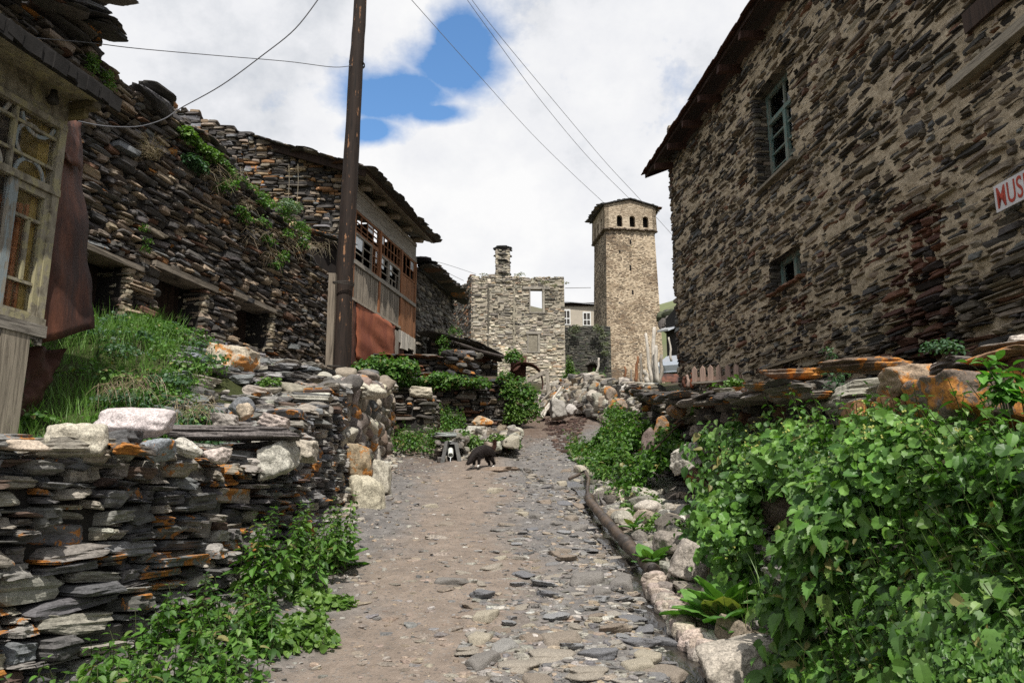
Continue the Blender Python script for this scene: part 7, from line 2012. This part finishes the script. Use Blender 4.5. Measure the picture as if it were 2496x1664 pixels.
# --- nettles at the foot of the near left wall
B = Batch(); k = 0
while k < 150:
    y = U(3.2, 4.75); x = float(WLX(y)) + U(.06, .95)
    if x > -1.05 - (y - 3.8) * .35: continue
    k += 1; h = U(.16, .36) * float(np.interp(y, [3.2, 4.75], [.8, 1.0])); nettle(B, (x, y, Pz(x, y) - .02), h, (U(-.2, .3), U(-.4, .1)), ls=(.06, .11), pal=GR)
tag(B.build('nettles', 'leaf'), 'dark green nettle patch in front of the near left wall', None, None, 'stuff')
plant('tall nettles standing against the corner of the left wall', lambda B: [nettle(B, (x, y, Pz(x, y) - .02), U(.28, .62), (U(-.05, .25), U(-.3, 0)), ls=(.06, .11), pal=GR if rnd() < .6 else GRY) for x, y in [(float(WLX(y_)) + U(.08, .48), y_) for y_ in [U(4.9, 6.3) for _ in range(56)]]], gy(800, 1400), 'nettles', 'plant')
plant('pale green low weeds at the path edge by the nettles', lambda B: [clump(B, (x, y, Pz(x, y)), (.12, .12, .07), 110, ('round', 'small'), (.03, .06), GRY) for x, y in [(U(-1.55, -1.05), U(4.3, 5.6)) for _ in range(13)]], gy(760, 1560))
# --- little weeds by the stream
B = Batch()
for k in range(60):
    y = U(3.4, 9.8); x = float(STX(y)) + U(.22, .7); 
    if rnd() < .5: grass(B, x, y, Pz(x, y), U(.06, .16), 22, .08)
    else: clump(B, (x, y, Pz(x, y) + .03), (.10, .10, .07), 90, ('small', 'round'), (.02, .045), GRY)
tag(B.build('weeds', 'leaf'), 'small bright weeds between the stones beside the stream', None, None, 'stuff')
# --- top soil plants behind right coping
B = Batch()
for k in range(70):
    y = U(4, 13); x = float(WRX(y)) + U(.5, 2.0); grass(B, x, y, Gs(x, y), U(.1, .22), 12, .15, GR)
tag(B.build('grass', 'leaf'), 'sparse grass on the strip between right wall and house', None, None, 'stuff')

# ================================================================== LIGHT, SKY, CAMERA
SUN_EL, SUN_H = math.radians(57), (0.20, -1.0)
hh = math.hypot(*SUN_H); sd = Vector((SUN_H[0] / hh * math.cos(SUN_EL), SUN_H[1] / hh * math.cos(SUN_EL), math.sin(SUN_EL)))
sun = bpy.data.lights.new('sun', 'SUN'); sun.energy = 5.0; sun.angle = math.radians(.53); sun.color = (1, .955, .88)
so = bpy.data.objects.new('sun', sun); COL.objects.link(so); so.rotation_euler = sd.to_track_quat('Z', 'Y').to_euler(); so.location = (5, -5, 20)
w = bpy.data.worlds.new('World'); SC.world = w; w.use_nodes = True
t = NT.__new__(NT); t.t = w.node_tree; t.t.nodes.clear(); t.out = t.n('ShaderNodeOutputWorld')
sky = t.n('ShaderNodeTexSky'); sky.sky_type = 'NISHITA'; sky.sun_disc = False; sky.sun_elevation = SUN_EL
sky.sun_rotation = math.atan2(sd.x, sd.y); sky.altitude = 300; sky.air_density = 1.15; sky.dust_density = .4; sky.ozone_density = 1.5
hs_ = t.n('ShaderNodeHueSaturation'); hs_.inputs['Saturation'].default_value = 1.2; hs_.inputs['Value'].default_value = 1.35; t.l(sky.outputs[0], hs_.inputs['Color'])
bg1 = t.n('ShaderNodeBackground'); t.l(hs_.outputs[0], bg1.inputs[0]); bg1.inputs[1].default_value = .15
tc = t.n('ShaderNodeTexCoord'); D = tc.outputs['Generated']
mp = t.n('ShaderNodeMapping'); mp.inputs['Scale'].default_value = (1, 1, 1.25); t.l(D, mp.inputs['Vector'])
n1 = t.noise(mp.outputs[0], 3.2, 9, .60, .25); n2 = t.noise(mp.outputs[0], 9.0, 8, .62); n3 = t.noise(mp.outputs[0], 1.7, 4, .55, .3)
# the hole in the clouds
hole = None
for (px, py, rx, ry) in ((945, 240, .070, .034), (1010, 230, .06, .035), (1095, 165, .052, .042), (1120, 95, .042, .036), (905, 320, .04, .022), (1060, 275, .045, .016)):
    d = ray(px, py).normalized(); xax = Vector((1, 0, 0)); zax = xax.cross(d).normalized()
    sub = t.n('ShaderNodeVectorMath'); sub.operation = 'SUBTRACT'; t.l(D, sub.inputs[0]); sub.inputs[1].default_value = d
    def dot(v, s_):
        q = t.n('ShaderNodeVectorMath'); q.operation = 'DOT_PRODUCT'; t.l(sub.outputs[0], q.inputs[0]); q.inputs[1].default_value = v / s_; return q.outputs['Value']
    a, b, c = dot(xax, rx), dot(zax, ry), dot(d, .3)
    rr = t.math('ADD', t.math('ADD', t.math('MULTIPLY', a, a), t.math('MULTIPLY', b, b)), t.math('MULTIPLY', c, c))
    g_ = t.math('POWER', 2.718, t.math('MULTIPLY', rr, -1.0))
    hole = g_ if hole is None else t.math('MAXIMUM', hole, g_)
base_cov = t.math('SUBTRACT', t.math('ADD', t.math('MULTIPLY', n1, .9), t.math('MULTIPLY', n2, .5)), .68)     # about 0 +-
cov = t.math('ADD', t.math('MULTIPLY_ADD', base_cov, 3.2, 1.12), t.math('MULTIPLY', hole, -1.7))
cov = t.math('MINIMUM', t.math('MAXIMUM', t.math('MULTIPLY', cov, 1.15), 0), 1)
cm_ = t.ramp(t.mix(.35, n3, n2), [(.36, (.50, .54, .61)), (.46, (.70, .73, .78)), (.54, (.93, .94, .97)), (.64, (1.05, 1.05, 1.05))])
bg2 = t.n('ShaderNodeBackground'); t.l(cm_, bg2.inputs[0]); bg2.inputs[1].default_value = .93
mx = t.n('ShaderNodeMixShader'); t.l(cov, mx.inputs[0]); t.l(bg1.outputs[0], mx.inputs[1]); t.l(bg2.outputs[0], mx.inputs[2]); t.l(mx.outputs[0], t.out.inputs['Surface'])

cam = bpy.data.cameras.new('camera'); cam.lens = F / 2496 * 36; cam.sensor_width = 36; cam.clip_end = 5000; cam.clip_start = .05
co = bpy.data.objects.new('camera', cam); COL.objects.link(co); co.location = (0, 0, 0); co.rotation_euler = (math.radians(90) + TH, 0, 0)
SC.camera = co
SC.render.resolution_x, SC.render.resolution_y = 1024, 682
SC.view_settings.view_transform = 'Standard'; SC.view_settings.look = 'None'; SC.view_settings.exposure = 0; SC.view_settings.gamma = 1
SC.cycles.max_bounces = 5; SC.cycles.diffuse_bounces = 3; SC.cycles.glossy_bounces = 2; SC.cycles.transmission_bounces = 3; SC.cycles.transparent_max_bounces = 6
SC.cycles.use_denoising = False
